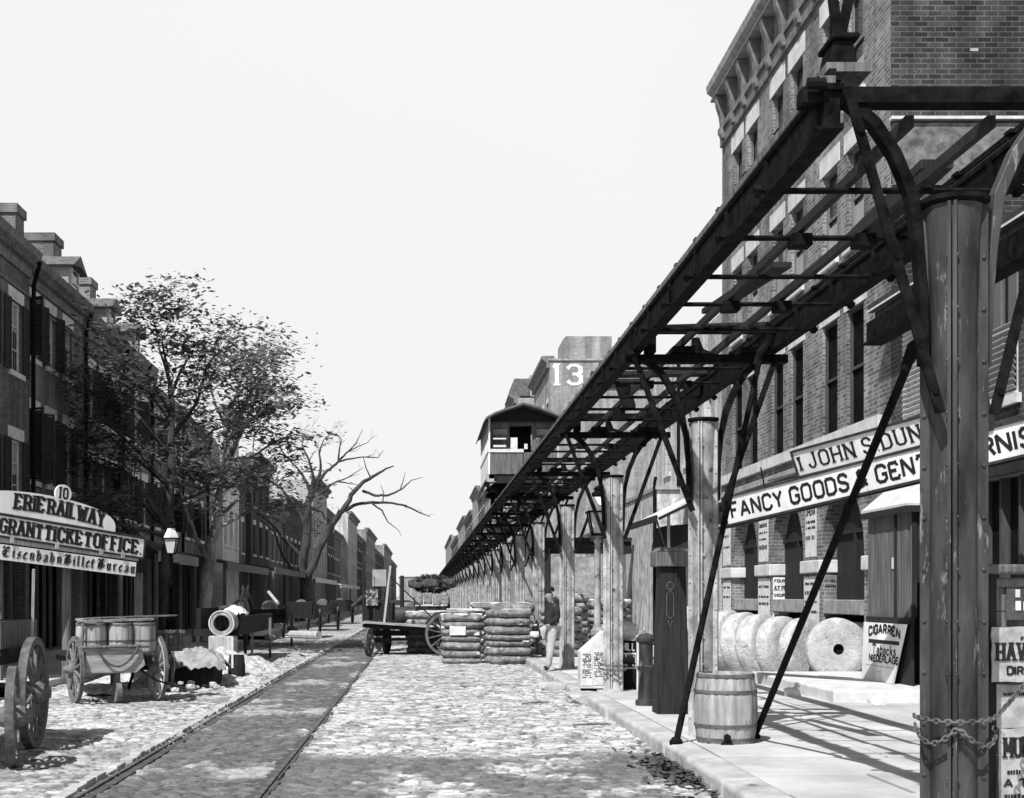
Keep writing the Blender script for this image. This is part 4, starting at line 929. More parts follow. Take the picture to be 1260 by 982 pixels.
# ---------------------------------------------------------------- buildings farther up the right side
def block(name, label, X, depth, Y0_, Y1_, Z, mat, rows, nwin, face=-1, lint='stone', cor='cornice', wmat='glass', ww=1.0, group=None, cat='building', cornice=True, sills=True, wy=None, wallt=.4):
    """a building whose street front stands at X; rows: (z0, z1) of each storey's windows"""
    t = thing(name, label, cat, (X, (Y0_+Y1_)/2, 0), group)
    ys = wy or [Y0_+(Y1_-Y0_)*(k+.5)/nwin for k in range(nwin)]
    hs = [(y-ww/2, y+ww/2, a, b) for a, b in rows for y in ys]
    s = face; Xb = X-s*depth; mb = MB(); wall_cells(mb, min(X, X-s*wallt), max(X, X-s*wallt), (Y0_, Y1_), (.12, Z), hs)
    a, b = sorted((X-s*(wallt+.001), Xb)); mb.box(a, b, Y0_, Y0_+.35, .12, Z); mb.box(a, b, Y1_-.35, Y1_, .12, Z); mb.box(a, b, Y0_+.351, Y1_-.351, Z-.6, Z-.3)
    mb.build('wall', M[mat], t)
    far = Y0_ > 75
    for h in hs:
        if far:
            i = X-s*.14; mb = MB(); mb.box(i-.02, i+.02, *h); f = mb.build('window', M[wmat], t)
            mb = MB(); mb.box(min(X-s*.05,X+s*.03), max(X-s*.05,X+s*.03), h[0]-.1, h[1]+.1, h[3]+.002, h[3]+.28); mb.box(min(X-s*.05,X+s*.08), max(X-s*.05,X+s*.08), h[0]-.1, h[1]+.1, h[2]-.14, h[2]-.002); mb.build('trim', M[lint], f)
        else: window(t, s, X, h, lintel=lint, sill='stone' if sills else None, frame='sash', blind=None, depth=.14)
    if cornice:
        mb = MB(); mb.prism([(X+s*.002,Y0_-.02,Z-.45),(X+s*.18,Y0_-.02,Z-.45),(X+s*.2,Y0_-.02,Z-.1),(X+s*.5,Y0_-.02,Z+.1),(X+s*.5,Y0_-.02,Z+.3),(X-s*.3,Y0_-.02,Z+.3),(X-s*.3,Y0_-.02,Z+.002),(X+s*.002,Y0_-.02,Z+.002)], (0, Y1_-Y0_, 0)); mb.build('cornice', M[cor], t)
    return t
g2 = thing('pale_brick_building', 'pale brick building half hidden behind the elevated girders beyond the warehouse', 'building', (8, 42, 0))
h2 = [(41.2, 42.2, 5.7, 7.6), (44.6, 45.6, 5.7, 7.6), (38.3, 39.3, 5.7, 7.6)]
mb = MB(); wall_cells(mb, XF, XF+.4, (MY1+.01, 50), (4.8, 9.3), h2); wall_cells(mb, XF, XF+.4, (MY1+.01, 43.0), (.15, 4.8), [(38, 41, .15, 3.4)]); mb.box(XF+.4, XF+12, 49.6, 50, .15, 9.3); mb.box(XF+1.5, XF+12, MY1+.4, 49.6, 8.8, 9.0); mb.build('wall', M['brick_pale'], g2)
for h in h2: window(g2, -1, XF, h, glass='glass', frame='sash_dark', lintel='stone', sill='stone', sunk=.3)
mb = MB(); mb.box(XF+.3, XF+.35, 38, 41, .15, 3.4); mb.build('dark_doorway', M['void'], g2)
mb = MB(); mb.box(XF-.7, XF-.003, 43.0, 50.0, .15, 5.0); mb.build('plastered_front', M['plaster'], g2)
mb = MB(); mb.box(XF-.76, XF-.0, 42.9, 50.1, 5.001, 5.12); mb.build('coping', M['stone_dark'], g2)
mb = MB(); mb.tube([(XF-.06,46.6,.15),(XF-.06,46.6,9.2)] if False else [(XF-.06,43.0-.1,5.1),(XF-.06,42.9,9.2)], .05, 8); mb.build('drain_pipe', M['iron'], g2)
mb = MB(); mb.tube([(XF-.78,43.02,.15),(XF-.78,43.02,5.2),(XF-.74,43.0,5.4)], .05, 8); mb.build('drain_pipe', M['iron'], g2)
# tin canopy with the dark box sign that hangs under it
cp = thing('tin_canopy', 'slanting light tin canopy over the pavement beyond the warehouse', 'canopy', (7.2, 39.8, 4))
mb = MB(); mb.prism([(8.0,37.4,4.62),(6.35,37.4,3.80),(6.35,37.4,3.86),(8.0,37.4,4.68)], (0,4.6,0)); mb.build('sheet', M['roof_tin'], cp)
mb = MB(); mb.box(6.30,6.346,37.35,42.05,3.70,3.88); mb.bar((6.4,37.45,3.78),(8,37.45,4.55),.05,.08); mb.bar((6.4,41.9,3.78),(8,41.9,4.55),.05,.08); mb.bar((6.33,37.45,3.8),(6.6,37.45,2.9),.04,.04); mb.build('frame', M['wood_dark'], cp)
bx = thing('hanging_box_sign', 'dark boxed sign hanging below the tin canopy', 'sign', (6.9, 38.5, 3.7))
mb = MB(); mb.prism([(6.55,38.0,2.95),(7.9,38.0,3.0),(7.9,38.0,3.72),(6.65,38.0,3.62)], (0,1.6,0)); mb.build('box', M['wood_dark'], bx, bevel=.02)
mb = MB(); mb.box(6.72,6.80,37.95,37.99,2.7,4.0); mb.build('hanger', M['wood_pale'], bx)
# yard wall and low dark doorway beyond
yw = thing('yard_shed', 'low brick yard shed with a tall black doorway behind the columns', 'shed', (7.6, 56, 0))
mb = MB(); wall_cells(mb, 7.3, 7.7, (50.2, 62), (.15, 4.3), [(53, 56.5, .15, 3.9)]); mb.box(7.7, 12, 61.6, 62, .15, 4.3); mb.box(7.71, 12, 50.2, 50.6, .15, 4.3); mb.build('wall', M['brick_yard'], yw)
mb = MB(); mb.box(7.9, 8.0, 52.8, 56.7, .15, 4.2); mb.build('dark_doorway', M['void'], yw)
mb = MB(); mb.prism([(7.0,50,4.25),(9.6,50,4.9),(12.2,50,4.25),(12.2,50,4.35),(9.6,50,5.0),(7.0,50,4.35)], (0,12.2,0)); mb.build('roof', M['roof'], yw)
t_ = thing('plank_gantry', 'dark timber gantry beam spanning low behind the columns', 'beam', (5.5, 48, 0))
mb = MB(); mb.box(4.1, 7.2, 47.6, 47.9, 3.15, 3.55); mb.box(4.1, 7.2, 47.5, 48.0, 3.56, 3.7); mb.build('beam', M['wood_dark'], t_)
for x in (4.3, 6.9): MB().box(x-.12, x+.12, 47.62, 47.88, .15, 3.149).build('post', M['wood'], t_)
wb_ = thing('white_tarpaulin', 'bright white tarpaulin stretched behind the bales and columns', 'tarpaulin', (5.4, 58, 0))
mb = strip(0, 1, 0, 1, 0, .1, .1, .12, 3); mb.v = [Vector((4.1+v.x*3.0, 57+v.z*2, .7+v.y*2.6)) for v in mb.v]; mb.build('sheet', M['canvas'], wb_, smooth=True)
MB().tube([(4.05,57.1,.12),(4.05,57.1,3.4)], .05).build('pole', M['wood'], wb_); MB().tube([(7.15,57.1,.12),(7.15,57.1,3.4)], .05).build('pole', M['wood'], wb_); MB().tube([(4.0,57.1,2.0),(7.2,57.1,2.0)], .03).build('rail', M['wood'], wb_)
# the building numbered 13
t13 = block('numbered_building', 'tall brick building with the number 13 painted on its bare side wall', XF, 14, 87, 99, 16.5, 'brick_thirteen', [(1.0,3.4),(5.0,7.2),(8.6,10.6),(12,14)], 4)
mb = MB(); B = Board((8.16, 86.995, 15.02), (1,0,0), (0,0,1)); B.letters(mb, '13', .14, 0, 1.2, t=.22, slab=True, base=0.0, width=1.7, lift=.02); mb.build('painted_number', M['paint_white'], t13)
mb = MB(); mb.box(9.3, 16, 86.93, 86.998, 14.55, 15.05) if False else mb.box(10.4, 20, 86.90, 86.998, 14.75, 15.35); mb.build('painted_strip', M['wood_dark'], t13)
mb = MB(); mb.box(7.9, 22, 86.9, 87.3, 16.5, 16.62); mb.build('coping', M['stone_dark'], t13)
mb = MB(); mb.prism([(8.85,87.3,16.62),(11.95,87.3,16.62),(11.95,87.3,18.1),(9.05,87.3,18.1),(8.85,87.3,17.85)], (0,3,0)); mb.build('roof_hut', M['brick_thirteen'], t13)
random.seed(8)
rt = [(99.2,118,12.6,'brick_dark','dark lower front next beyond the numbered building'),(118,133,18.6,'brick_thirteen','tall far front with a pale side wall rising above the railway car'),(133,152,15.0,'brick_dark','far dark front behind the railway car'),
      (152,178,14.2,'brick_yard','mid grey far front just beyond the railway car'),(178,198,15.4,'brick_dark','far front with a projecting cornice left of the railway car'),(198,222,17.2,'brick_thirteen','tall pale far front with a deep cornice seen just left of the railway car steps'),
      (222,260,15.2,'brick_dark','stepped distant front right of the gap in the street'),(260,310,16.5,'brick_thirteen','distant pale front near the end of the street on the right'),(310,380,15.0,'brick_dark','last dark distant fronts but one on the right of the street'),(380,480,18.2,'brick_thirteen','most distant front closing the right side of the street')]
for a, b, z, m, lb in rt:
    n = 4 if a < 230 else 5
    block('street_front', lb, XF, 14, a, b-.05, z, m, [(4.6+3.3*k, 6.7+3.3*k) for k in range(int((z-5)//3.3)+1) if 6.9+3.3*k < z-.6], n, group='house fronts up the right side', ww=1.3, cornice=True)
tw = thing('mansard_tower', 'dark slated mansard roof block showing over the railway car', 'roof block', (8.5, 126, 18.6))
mb = MB(); mb.prism([(7.4,119,18.9),(9.2,119,18.9),(9.2,119,20.4),(7.9,119,20.4)], (0,6,0)); mb.build('slate_roof', M['roof'], tw)
mb = MB(); mb.box(9.25,12.6,119,126,18.9,20.7); mb.build('parapet', M['brick_pale'], tw)

# ---------------------------------------------------------------- pavement things on the right
# cellar shed with its stoop and leaning notice
st = thing('stone_stoop', 'low stone platform below the plank shed', 'step', (7, 22, .15)); MB().box(5.95, XF-.005, 20.0, 25.0, .12, .33).build('slab', M['stone'], st, bevel=.03)
sh = thing('plank_shed', 'weathered plank cellar shed with a pale sloping roof on the stone platform', 'shed', (7.7, 21.9, .33))
SX, SY0, SY1 = 7.38, 20.9, 22.9; rs = random.Random(6)
mb = MB(); y = SY0
while y < SY1:
    w = rs.uniform(.10, .17); ye = min(y+w, SY1); d = rs.uniform(0, .014)
    mb.box(SX+d, SX+.05, y+.004, ye-.004, 1.36, 3.05); y = ye
mb.build('side_planking', M['wood'], sh)
mb = MB(); mb.box(SX-.03, SX+.06, SY0-.02, SY1, 1.27, 1.36); mb.box(SX+.03, SX+.06, SY0, SY1, .33, 1.27); mb.box(SX+.02, SX+.09, SY0-.03, SY0-.002, 1.36, 3.05); mb.box(SX-.02, SX+.03, SY0+.62, SY0+.68, 1.36, 3.05); mb.build('rail', M['wood_dark'], sh)
mb = MB(); x = SX+.095
while x < 7.98: mb.box(x, min(x+.11, 7.98), SY0+.0, SY0+.04, 1.9 if x < 7.85 else .33, 3.05); x += .117
mb.build('front_planking', M['wood_dark'], sh)
mb = MB(); mb.box(SX+.06, 7.98, SY1-.05, SY1, .33, 3.05); mb.box(SX+.10, 7.98, SY0+.5, SY0+.54, .33, 3.0); mb.build('dark_interior', M['void'], sh)
mb = MB(); a0, a1 = SY0-.14, SY1+.06
mb.prism([(SX-.10,a0,3.06),(7.99,a0+.34,3.66),(7.99,a1,3.66),(SX-.10,a1,3.06)], (0,0,.035)); mb.prism([(SX-.10,a0,3.06),(7.99,a0,3.06),(7.99,a0+.34,3.66)], (0,0,.035)); mb.build('roof', M['roof_tin'], sh)
mb = MB(); mb.box(SX-.10, SX-.05, a0, a1, 2.96, 3.055); mb.box(SX-.05, 7.98, a0, a0+.05, 2.96, 3.055); mb.build('bargeboard', M['wood_dark'], sh)
mb = MB(); mb.box(SX-.008, SX-.002, 21.55, 21.72, 2.12, 2.30); mb.build('paper_scrap', M['paper'], sh)
B = Board((SX-.075, SY1, .335), (0,-1,0), (.04,0,1))
nb = thing('cigar_notice', 'white board lettered CIGARREN leaning on the plank shed', 'sign', B.p(.3,0,0))
mb = MB(); mb.prism([B.p(0,0,0),B.p(1.50,0,0),B.p(1.98,.93,0),B.p(0,.93,0)], B.n*.03); mb.build('board', M['sign_white'], nb)
mb = MB(); cv = lambda x: .07*(1-((x-.98)/.8)**2)
B.letters(mb, 'CIGARREN', .30, .70, .13, t=.34, width=1.45, base=.031, curve=cv); B.slab(mb, .30, 1.74, .60, .66, .031, .034); B.letters(mb, 'Tabacks', .50, .43, .15, t=.17, width=1.1, base=.031); B.letters(mb, 'NIEDERLAGE', .36, .31, .10, t=.30, width=1.36, base=.031)
mb.build('lettering', M['ink'], nb)
mb = MB(); B.slab(mb, .2, 1.55, .235, .243, .031, .033); B.slab(mb, .75, .95, .15, .157, .031, .033); mb.build('ruled_line', M['ink_grey'], nb)
# millstones
def millstone(label, c, nrm, r=.575, t=.30, hole=.10, seed=0):
    o = thing('millstone', label, 'millstone', c, 'old millstones stood on the pavement')
    k = 64; mb = MB(); rg = random.Random(seed); ph = [.014*noise.noise(Vector((math.cos(2*math.pi*j/k)*2, math.sin(2*math.pi*j/k)*2, seed*3.7))) for j in range(k)]
    prof = [(hole, t*.1), (hole, 0), (r*.6, -.012), (r-.04, -.004), (r-.008, .022), (r, .06), (r+.004, t*.5), (r, t-.05), (r-.03, t), (hole, t)]
    for (rr, h) in prof:
        for j in range(k):
            a = 2*math.pi*j/k; q = rr+(ph[j]+.006*noise.noise(Vector((math.cos(a)*9, math.sin(a)*9, h*9+seed))) if rr > r*.9 else 0)
            mb.v.append(Vector((q*math.cos(a), h+.006*noise.noise(Vector((rr*6*math.cos(a), rr*6*math.sin(a), seed+h))), q*math.sin(a))))
    n = len(prof)
    for i in range(n-1):
        for j in range(k): mb.f.append((i*k+j, i*k+(j+1) % k, (i+1)*k+(j+1) % k, (i+1)*k+j))
    d = Vector(nrm).normalized(); q = Vector((0,-1,0)).rotation_difference(d)
    mb.v = [Vector(c)+q @ v for v in mb.v]
    s = mb.build('stone', M['millstone'], o, smooth=True); s.data.materials.append(M['millstone_rim'])
    for f in s.data.polygons:
        if (n-6)*k <= f.index < (n-3)*k: f.material_index = 1
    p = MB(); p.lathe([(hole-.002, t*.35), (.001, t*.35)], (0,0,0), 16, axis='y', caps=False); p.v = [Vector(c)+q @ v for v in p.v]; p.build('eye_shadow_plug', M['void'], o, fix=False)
    return o
zc = .15+.575
millstone('front millstone with its black eye facing the street, nearest the shed', (7.56, 25.1, zc), (.03,-1,.05), .575, .24, .10, 1)
ml = [('second millstone, mostly hidden behind the front one', (7.20,25.62,zc-.01), (.50,-.86,.06), .28),
      ('millstone in mid row with a shaded grey face turned to the shed', (6.86,25.95,zc+.0), (.58,-.8,.10), .30),
      ('thick pitted millstone leaning in the middle of the row', (6.60,26.30,zc+.03), (.66,-.74,.14), .36),
      ('bright pale millstone leaning against its neighbours, left of the row middle', (6.36,26.66,zc+.05), (.70,-.70,.15), .34),
      ('palest leaning millstone at the left of the leaning row', (6.14,27.02,zc+.06), (.72,-.68,.16), .36)]
for i, (lb, c, nn, t_) in enumerate(ml): millstone(lb, c, nn, .58+.016*i, t_, .10, 3+i)
millstone('upright millstone with its black eye showing right of the barrel column', (5.90, 28.6, zc), (.06,-1,.05), .575, .28, .10, 12)
millstone('rearmost millstone showing only its top behind the upright one', (5.72, 29.5, zc+.09), (.1,-1,.05), .66, .34, .10, 14)
# barrel at the column foot
def barrel(name, label, c, r, h, mat='stave', hoops=((.04,.035),(.24,.03),(.72,.03),(.94,.035)), lid=True, bulge=.13, group=None, seed=0, n=18, hoopmat='hoop', axis=None):
    t = thing(name, label, 'barrel', c, group); rg = random.Random(seed); mb = MB(); c = Vector(c)
    rad = lambda f: r*(1-bulge*(2*f-1)**2)
    pr = [(rad(f), h*f) for f in (0,.08,.2,.35,.5,.65,.8,.92,1)]
    k = n*3; j_ = [rg.uniform(-.004,.004) for _ in range(n)]
    for (rr, z) in pr:
        for j in range(k):
            a = 2*math.pi*j/k; q = rr+j_[j//3]-(.006 if j % 3 == 0 else 0)
            mb.v.append(c+Vector((q*math.cos(a), q*math.sin(a), z)))
    m = len(pr)
    for i in range(m-1):
        for j in range(k): mb.f.append((i*k+j, i*k+(j+1) % k, (i+1)*k+(j+1) % k, (i+1)*k+j))
    mb.f.append(tuple(range(k-1,-1,-1)))
    b2 = len(mb.v)                                       # rim and head
    for rr, z in ((pr[-1][0]-.025, h), (pr[-1][0]-.03, h-.04)):
        for j in range(k): a = 2*math.pi*j/k; mb.v.append(c+Vector((rr*math.cos(a), rr*math.sin(a), z)))
    for j in range(k):
        e = (j+1) % k; mb.f += [((m-1)*k+j, (m-1)*k+e, b2+e, b2+j), (b2+j, b2+e, b2+k+e, b2+k+j)]
    mb.f.append(tuple(b2+k+j for j in range(k)))
    mb.build('staves', M[mat], t)
    for f, w in hoops:
        hb = MB(); r0, r1 = rad(f)+.003, rad(min(1,f+w/h))+.003
        hb.lathe([(r0-.006, h*f), (r0+.006, h*f), (r1+.006, h*f+w), (r1-.006, h*f+w)], c, 36, caps=False); hb.build('hoop', M[hoopmat], t)
    return t
bb = barrel('barrel', 'bulging wooden barrel standing at the foot of a column on the kerb', (3.20, 14.60, .15), .33, .74, seed=4)
mb = MB(); mb.lathe([(.032,-.03),(.035,.015),(.02,.03),(0,.03)], (3.20-.05, 14.60-.32, .235), 12, axis='y'); mb.prism([(3.08,14.27,.155),(3.22,14.27,.155),(3.17,14.27,.205),(3.12,14.27,.2)], (0,.03,0)); mb.build('bung', M['void'], bb)
# tall wooden pillar case
pl = thing('wooden_pillar', 'tall dark tapered wooden pillar case with a square cap on the kerb', 'pillar', (3.27, 18.1, .15))
mb = MB(); a, b = .215, .165; cx, cy = 3.27, 18.2; z0, z1 = .15, 2.08
mb.add([(cx-a,cy-a,z0),(cx+a,cy-a,z0),(cx+a,cy+a,z0),(cx-a,cy+a,z0),(cx-b,cy-b,z1),(cx+b,cy-b,z1),(cx+b,cy+b,z1),(cx-b,cy+b,z1)], [(0,3,2,1),(4,5,6,7),(0,1,5,4),(1,2,6,5),(2,3,7,6),(3,0,4,7)]); mb.build('shaft', M['wood_dark'], pl, bevel=.012)
mb = MB(); mb.box(cx-.235,cx+.235,cy-.235,cy+.235,2.081,2.27); mb.prism([(cx-.235,cy-.235,2.27),(cx+.235,cy-.235,2.27),(cx+.16,cy-.235,2.33),(cx-.16,cy-.235,2.33)], (0,.47,0)); mb.build('cap', M['wood'], pl, bevel=.01)
mb = MB(); f = lambda z: cy-a+(a-b)*(z-z0)/(z1-z0)-.004
def pt(u, z): return (cx-.04+u, f(z), z)
for path in ([(.0+.045*math.cos(t), 1.83+.05*math.sin(t)) for t in [k*math.pi/6 for k in range(13)]], [(-.045,1.72),(-.045,1.45),(0,1.40),(.045,1.45),(.045,1.72),(0,1.77),(-.045,1.72)], [(-.03,1.38),(0,1.28),(.03,1.38)]):
    mb.tube([pt(u, z) for u, z in path], .004, 5)
mb.build('faded_ornament', M['wood'], pl)
mb = MB(); mb.bar((cx+.2,cy+.02,.9),(cx+.34,cy-.05,.66),.04,.05); mb.build('handle', M['iron'], pl)
hp = thing('iron_stub_post', 'short fluted iron post beside the tall wooden pillar', 'post', (3.1, 19.6, .15))
mb = MB(); mb.lathe([(.15,.15),(.15,.22),(.115,.24),(.105,.62),(.125,.66),(.125,.70),(.10,.72),(.10,1.02),(.14,1.06),(.14,1.1),(.09,1.15),(0,1.18)], (3.16,19.55,0), 16); mb.build('post_body', M['iron_column_dark'], hp, smooth=True)
mb = MB(); mb.lathe([(.05,-.16),(.05,.0)], (3.0,19.55,.78), 10, axis='x'); mb.build('nozzle', M['iron'], hp)
# gas lamp by the third column
def gaslamp(label, x, y, s=1.0, white=True):
    t = thing('gas_street_lamp', label, 'street lamp', (x, y, .15), 'gas street lamps')
    mb = MB(); mb.lathe([(.16,.15),(.16,.25),(.13,.3),(.12,.8),(.15,.86),(.15,.92),(.085,1.0),(.12,1.04),(.12,1.1),(.06,1.16),(.052,2.6),(.07,2.63),(.04,2.68),(.04,2.75)], (x,y,0), 14); mb.build('post', M['iron_column'] if white else M['iron'], t, smooth=True)
    mb = MB(); mb.tube([(x-.22,y,2.52),(x+.22,y,2.52)], .018, 8); mb.build('ladder_bar', M['iron'], t)
    ln = MB(); zb, zt = 2.76, 3.12
    for sx in (-1,1):
        for sy in (-1,1): ln.bar((x+sx*.09,y+sy*.09,zb),(x+sx*.16,y+sy*.16,zt),.022,.022)
    ln.box(x-.10,x+.10,y-.10,y+.10,zb-.03,zb); ln.box(x-.19,x+.19,y-.19,y+.19,zt,zt+.03)
    l_ = ln.build('lantern_frame', M['iron'], t)
    mb = MB(); a, b = .085, .15; mb.add([(x-a,y-a,zb+.01),(x+a,y-a,zb+.01),(x+a,y+a,zb+.01),(x-a,y+a,zb+.01),(x-b,y-b,zt),(x+b,y-b,zt),(x+b,y+b,zt),(x-b,y+b,zt)], [(0,1,5,4),(1,2,6,5),(2,3,7,6),(3,0,4,7)]); mb.build('glass', M['lamp_glass'], l_)
    mb = MB(); mb.lathe([(.19,zt+.03),(.09,zt+.25),(.09,zt+.27)], (x,y,0), 4 if not white else 12); mb.build('lantern_roof', M['sign_white'], t)
    mb = MB(); mb.lathe([(.07,zt+.27),(.10,zt+.30),(.10,zt+.34),(.05,zt+.37),(.07,zt+.42),(.02,zt+.46)], (x,y,0), 10); mb.build('finial', M['iron'], t)
    return t
gaslamp('gas street lamp with a pale lantern close beside the chained column on the right', 3.0, 23.7)
# papered wedge box, board stand and tub by the third column
wx = thing('papered_box', 'slope topped kerb box papered with small bills left of the chained column', 'box', (2.85, 23.0, .15))
mb = MB(); mb.prism([(2.60,22.75,.17),(3.08,22.75,.17),(3.08,22.75,1.05),(2.98,22.75,1.12),(2.60,22.75,.78)], (0,.42,0)); mb.build('case', M['stone'], wx, bevel=.01)
mb = MB(); B = Board((2.60,22.745,.17),(1,0,0),(0,0,1)); rr = random.Random(4)
for (a, b, w, h) in ((.02,.32,.18,.28),(.215,.34,.19,.30),(.02,.05,.18,.25),(.215,.06,.19,.26)): B.slab(mb, a, a+w, b, b+h, .001, .004)
for (tx, a, b, w, h) in (('NOTICE',.03,.5,.15,.07),('NOTICE',.23,.54,.16,.07)): pass
mb.build('small_bill', M['paper'], wx)
mb = MB()
for (a, b, w) in ((.03,.50,.15),(.225,.53,.17),(.03,.40,.15),(.225,.43,.17),(.03,.23,.15),(.225,.25,.17)):
    for q in range(4): B.scrawl(mb, a, a+w, b+.05-.035*q, .024 if q != 1 else .03, rr, base=.005)
mb.build('small_print', M['ink'], wx)
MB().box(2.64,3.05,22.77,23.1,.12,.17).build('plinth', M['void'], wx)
sb = thing('board_stand', 'black board stand with white lettered bill right of the chained column', 'stand', (3.4, 22.9, .15))
mb = MB(); mb.box(3.18,3.52,22.75,22.80,.16,.96); mb.box(3.18,3.48,22.81,23.3,.16,.9); mb.build('case', M['void'], sb)
mb = MB(); mb.box(3.521,3.56,22.72,22.82,.15,1.05); mb.build('side_post', M['stone'], sb)
B = Board((3.24,22.748,.16),(1,0,0),(0,0,1)); mb = MB(); B.slab(mb, .02, .27, .34, .60, .001, .004); mb.build('bill', M['paper'], sb)
mb = MB(); B.letters(mb, 'ISLAND', .03, .52, .05, t=.3, width=.22, base=.005); B.letters(mb, 'ADVANCE', .03, .36, .07, t=.3, width=.23, base=.005); B.scrawl(mb, .03,.26,.46,.03, rr, base=.005); mb.build('lettering', M['ink'], sb)
mb = MB(); B.letters(mb, 'HILL', .05, .64, .12, t=.16, width=.2, base=.001); mb.build('lettering', M['paper'], sb)
tb = thing('covered_tub', 'pale covered tub resting on the black board stand', 'tub', (3.4, 23.0, .97))
mb = MB(); mb.lathe([(.14,.97),(.19,1.04),(.215,1.11),(.20,1.13),(.215,1.15),(.20,1.21),(.15,1.25),(0,1.27)], (3.38,23.02,0), 18); mb.build('tub_body', M['cotton_fluff'], tb, smooth=True)
mb = MB(); mb.prism([(3.5,22.95,1.07),(3.72,22.95,1.10),(3.66,22.95,1.13),(3.5,22.95,1.13)], (0,.15,0)); mb.build('spout', M['stone_dark'], tb)
# chains
def chain(label, pts, link=.04, r=.0055):
    t = thing('chain', label, 'chain', pts[0]); mb = MB()
    P_ = [Vector(p) for p in pts]; L = [0]
    for a, b in zip(P_, P_[1:]): L.append(L[-1]+(b-a).length)
    n = int(L[-1]/(link*.8)); 
    def at(d):
        for k in range(len(L)-1):
            if d <= L[k+1]: return P_[k].lerp(P_[k+1], (d-L[k])/(L[k+1]-L[k]))
        return P_[-1]
    for i in range(n):
        a, b = at(L[-1]*i/n), at(L[-1]*(i+1)/n); d = (b-a).normalized(); c = (a+b)/2
        s = d.cross(Vector((0,0,1))); s = s.normalized() if s.length > .1 else Vector((1,0,0)); u = s if i % 2 else d.cross(s)
        ring = [c+d*(link*.62*math.cos(q))+u*(link*.33*math.sin(q)) for q in [2*math.pi*k/8 for k in range(9)]]
        mb.tube(ring, r, 5, caps=False)
    mb.build('links', M['hoop'], t); return t
def around(cx, cy, r, z, dz, a0, a1, n=14): return [(cx+r*math.sin(R(a0+(a1-a0)*k/n)), cy-r*math.cos(R(a0+(a1-a0)*k/n)), z+dz*math.sin(math.pi*k/n)) for k in range(n+1)]
chain('rusty chain from the near column across to the postered hoarding', around(CX, Y0, .225, 1.0, -.02, -100, 60, 16)+[(3.42,8.05,1.08),(3.56,8.2,1.16),(3.66,8.3,1.22)])
chain('slack end of chain hanging round the near column', around(CX, Y0, .222, .95, -.10, -95, -15, 10)+around(CX, Y0, .222, .94, -.10, -14, 75, 10))
c3y = Y0+2*SP
chain('chain wrapped round the column beside the papered box', around(CX, c3y, .225, .62, -.05, -110, 110, 16)+around(CX, c3y, .235, .55, -.06, 100, -100, 16))
# postered hoarding at the lower right
hd = thing('postered_hoarding', 'dark plank hoarding at the lower right corner covered in bills', 'hoarding', (3.9, 8.5, .15))
ua = Vector((1, .18, 0)).normalized(); H0 = Vector((3.36, 8.35, .15))
HB = Board(H0, ua, (0,0,1)); mb = MB(); HB.slab(mb, 0, .12, 0, 1.68, -.12, 0); HB.slab(mb, 1.5, 1.62, 0, 1.7, -.12, 0); mb.build('post', M['wood_dark'], hd)
mb = MB(); z = .05; rs = random.Random(9)
while z < 1.62: HB.slab(mb, .122, 1.49, z, z+.17, -.08, -.05+rs.uniform(0,.008)); z += .176
mb.build('planking', M['wood'], hd)
mb = MB(); HB.slab(mb, -.04, 1.66, 1.681, 1.74, -.16, .04); HB.slab(mb, -.02, 1.6, 1.60, 1.66, -.06, -.02); mb.build('top_rail', M['wood'], hd, bevel=.015)
HB2 = lambda a, b, c=-.04: Board(HB.p(a, b, c), ua, (0,0,1))
poster('hoarding_bill', 'torn white bill lettered HAVANA DIRECT on the hoarding', HB2(.07,1.03,.02), .46, .33, [('FOR',.022,.06,0,.42),('HAVANA',.095,.10,1,.08),('DIRECT',.045,.24,0,.22)], seed=31, thick=.01, mat='paper_old')
poster('hoarding_bill', 'blotched pale bill strip under the white lettered bill on the hoarding', HB2(.14,.74), .42, .27, [(None,.02,.05,0)], seed=32, mat='paper_old')
poster('hoarding_bill', 'tall white bill with a heavy striped headline low on the hoarding', HB2(.16,.14), .42, .60, [('MUNSON',.11,.06,1,.08),(None,.03,.25,0),('A TOUR',.045,.31,0,.08),(None,.03,.40,0),('PARADE',.07,.48,0,.2)], seed=33, mat='paper_old')
poster('hoarding_bill', 'dark bill of pale print at the top of the hoarding', HB2(.2,1.40,-.03), .75, .22, [(None,.05,.03,0),(None,.06,.10,0)], 'paper_dark', seed=34)
poster('hoarding_bill', 'dark tattered bill at the foot of the hoarding', HB2(.14,.0,-.025), .8, .17, [(None,.05,.03,0),(None,.05,.10,0)], 'paper_dark', seed=35)
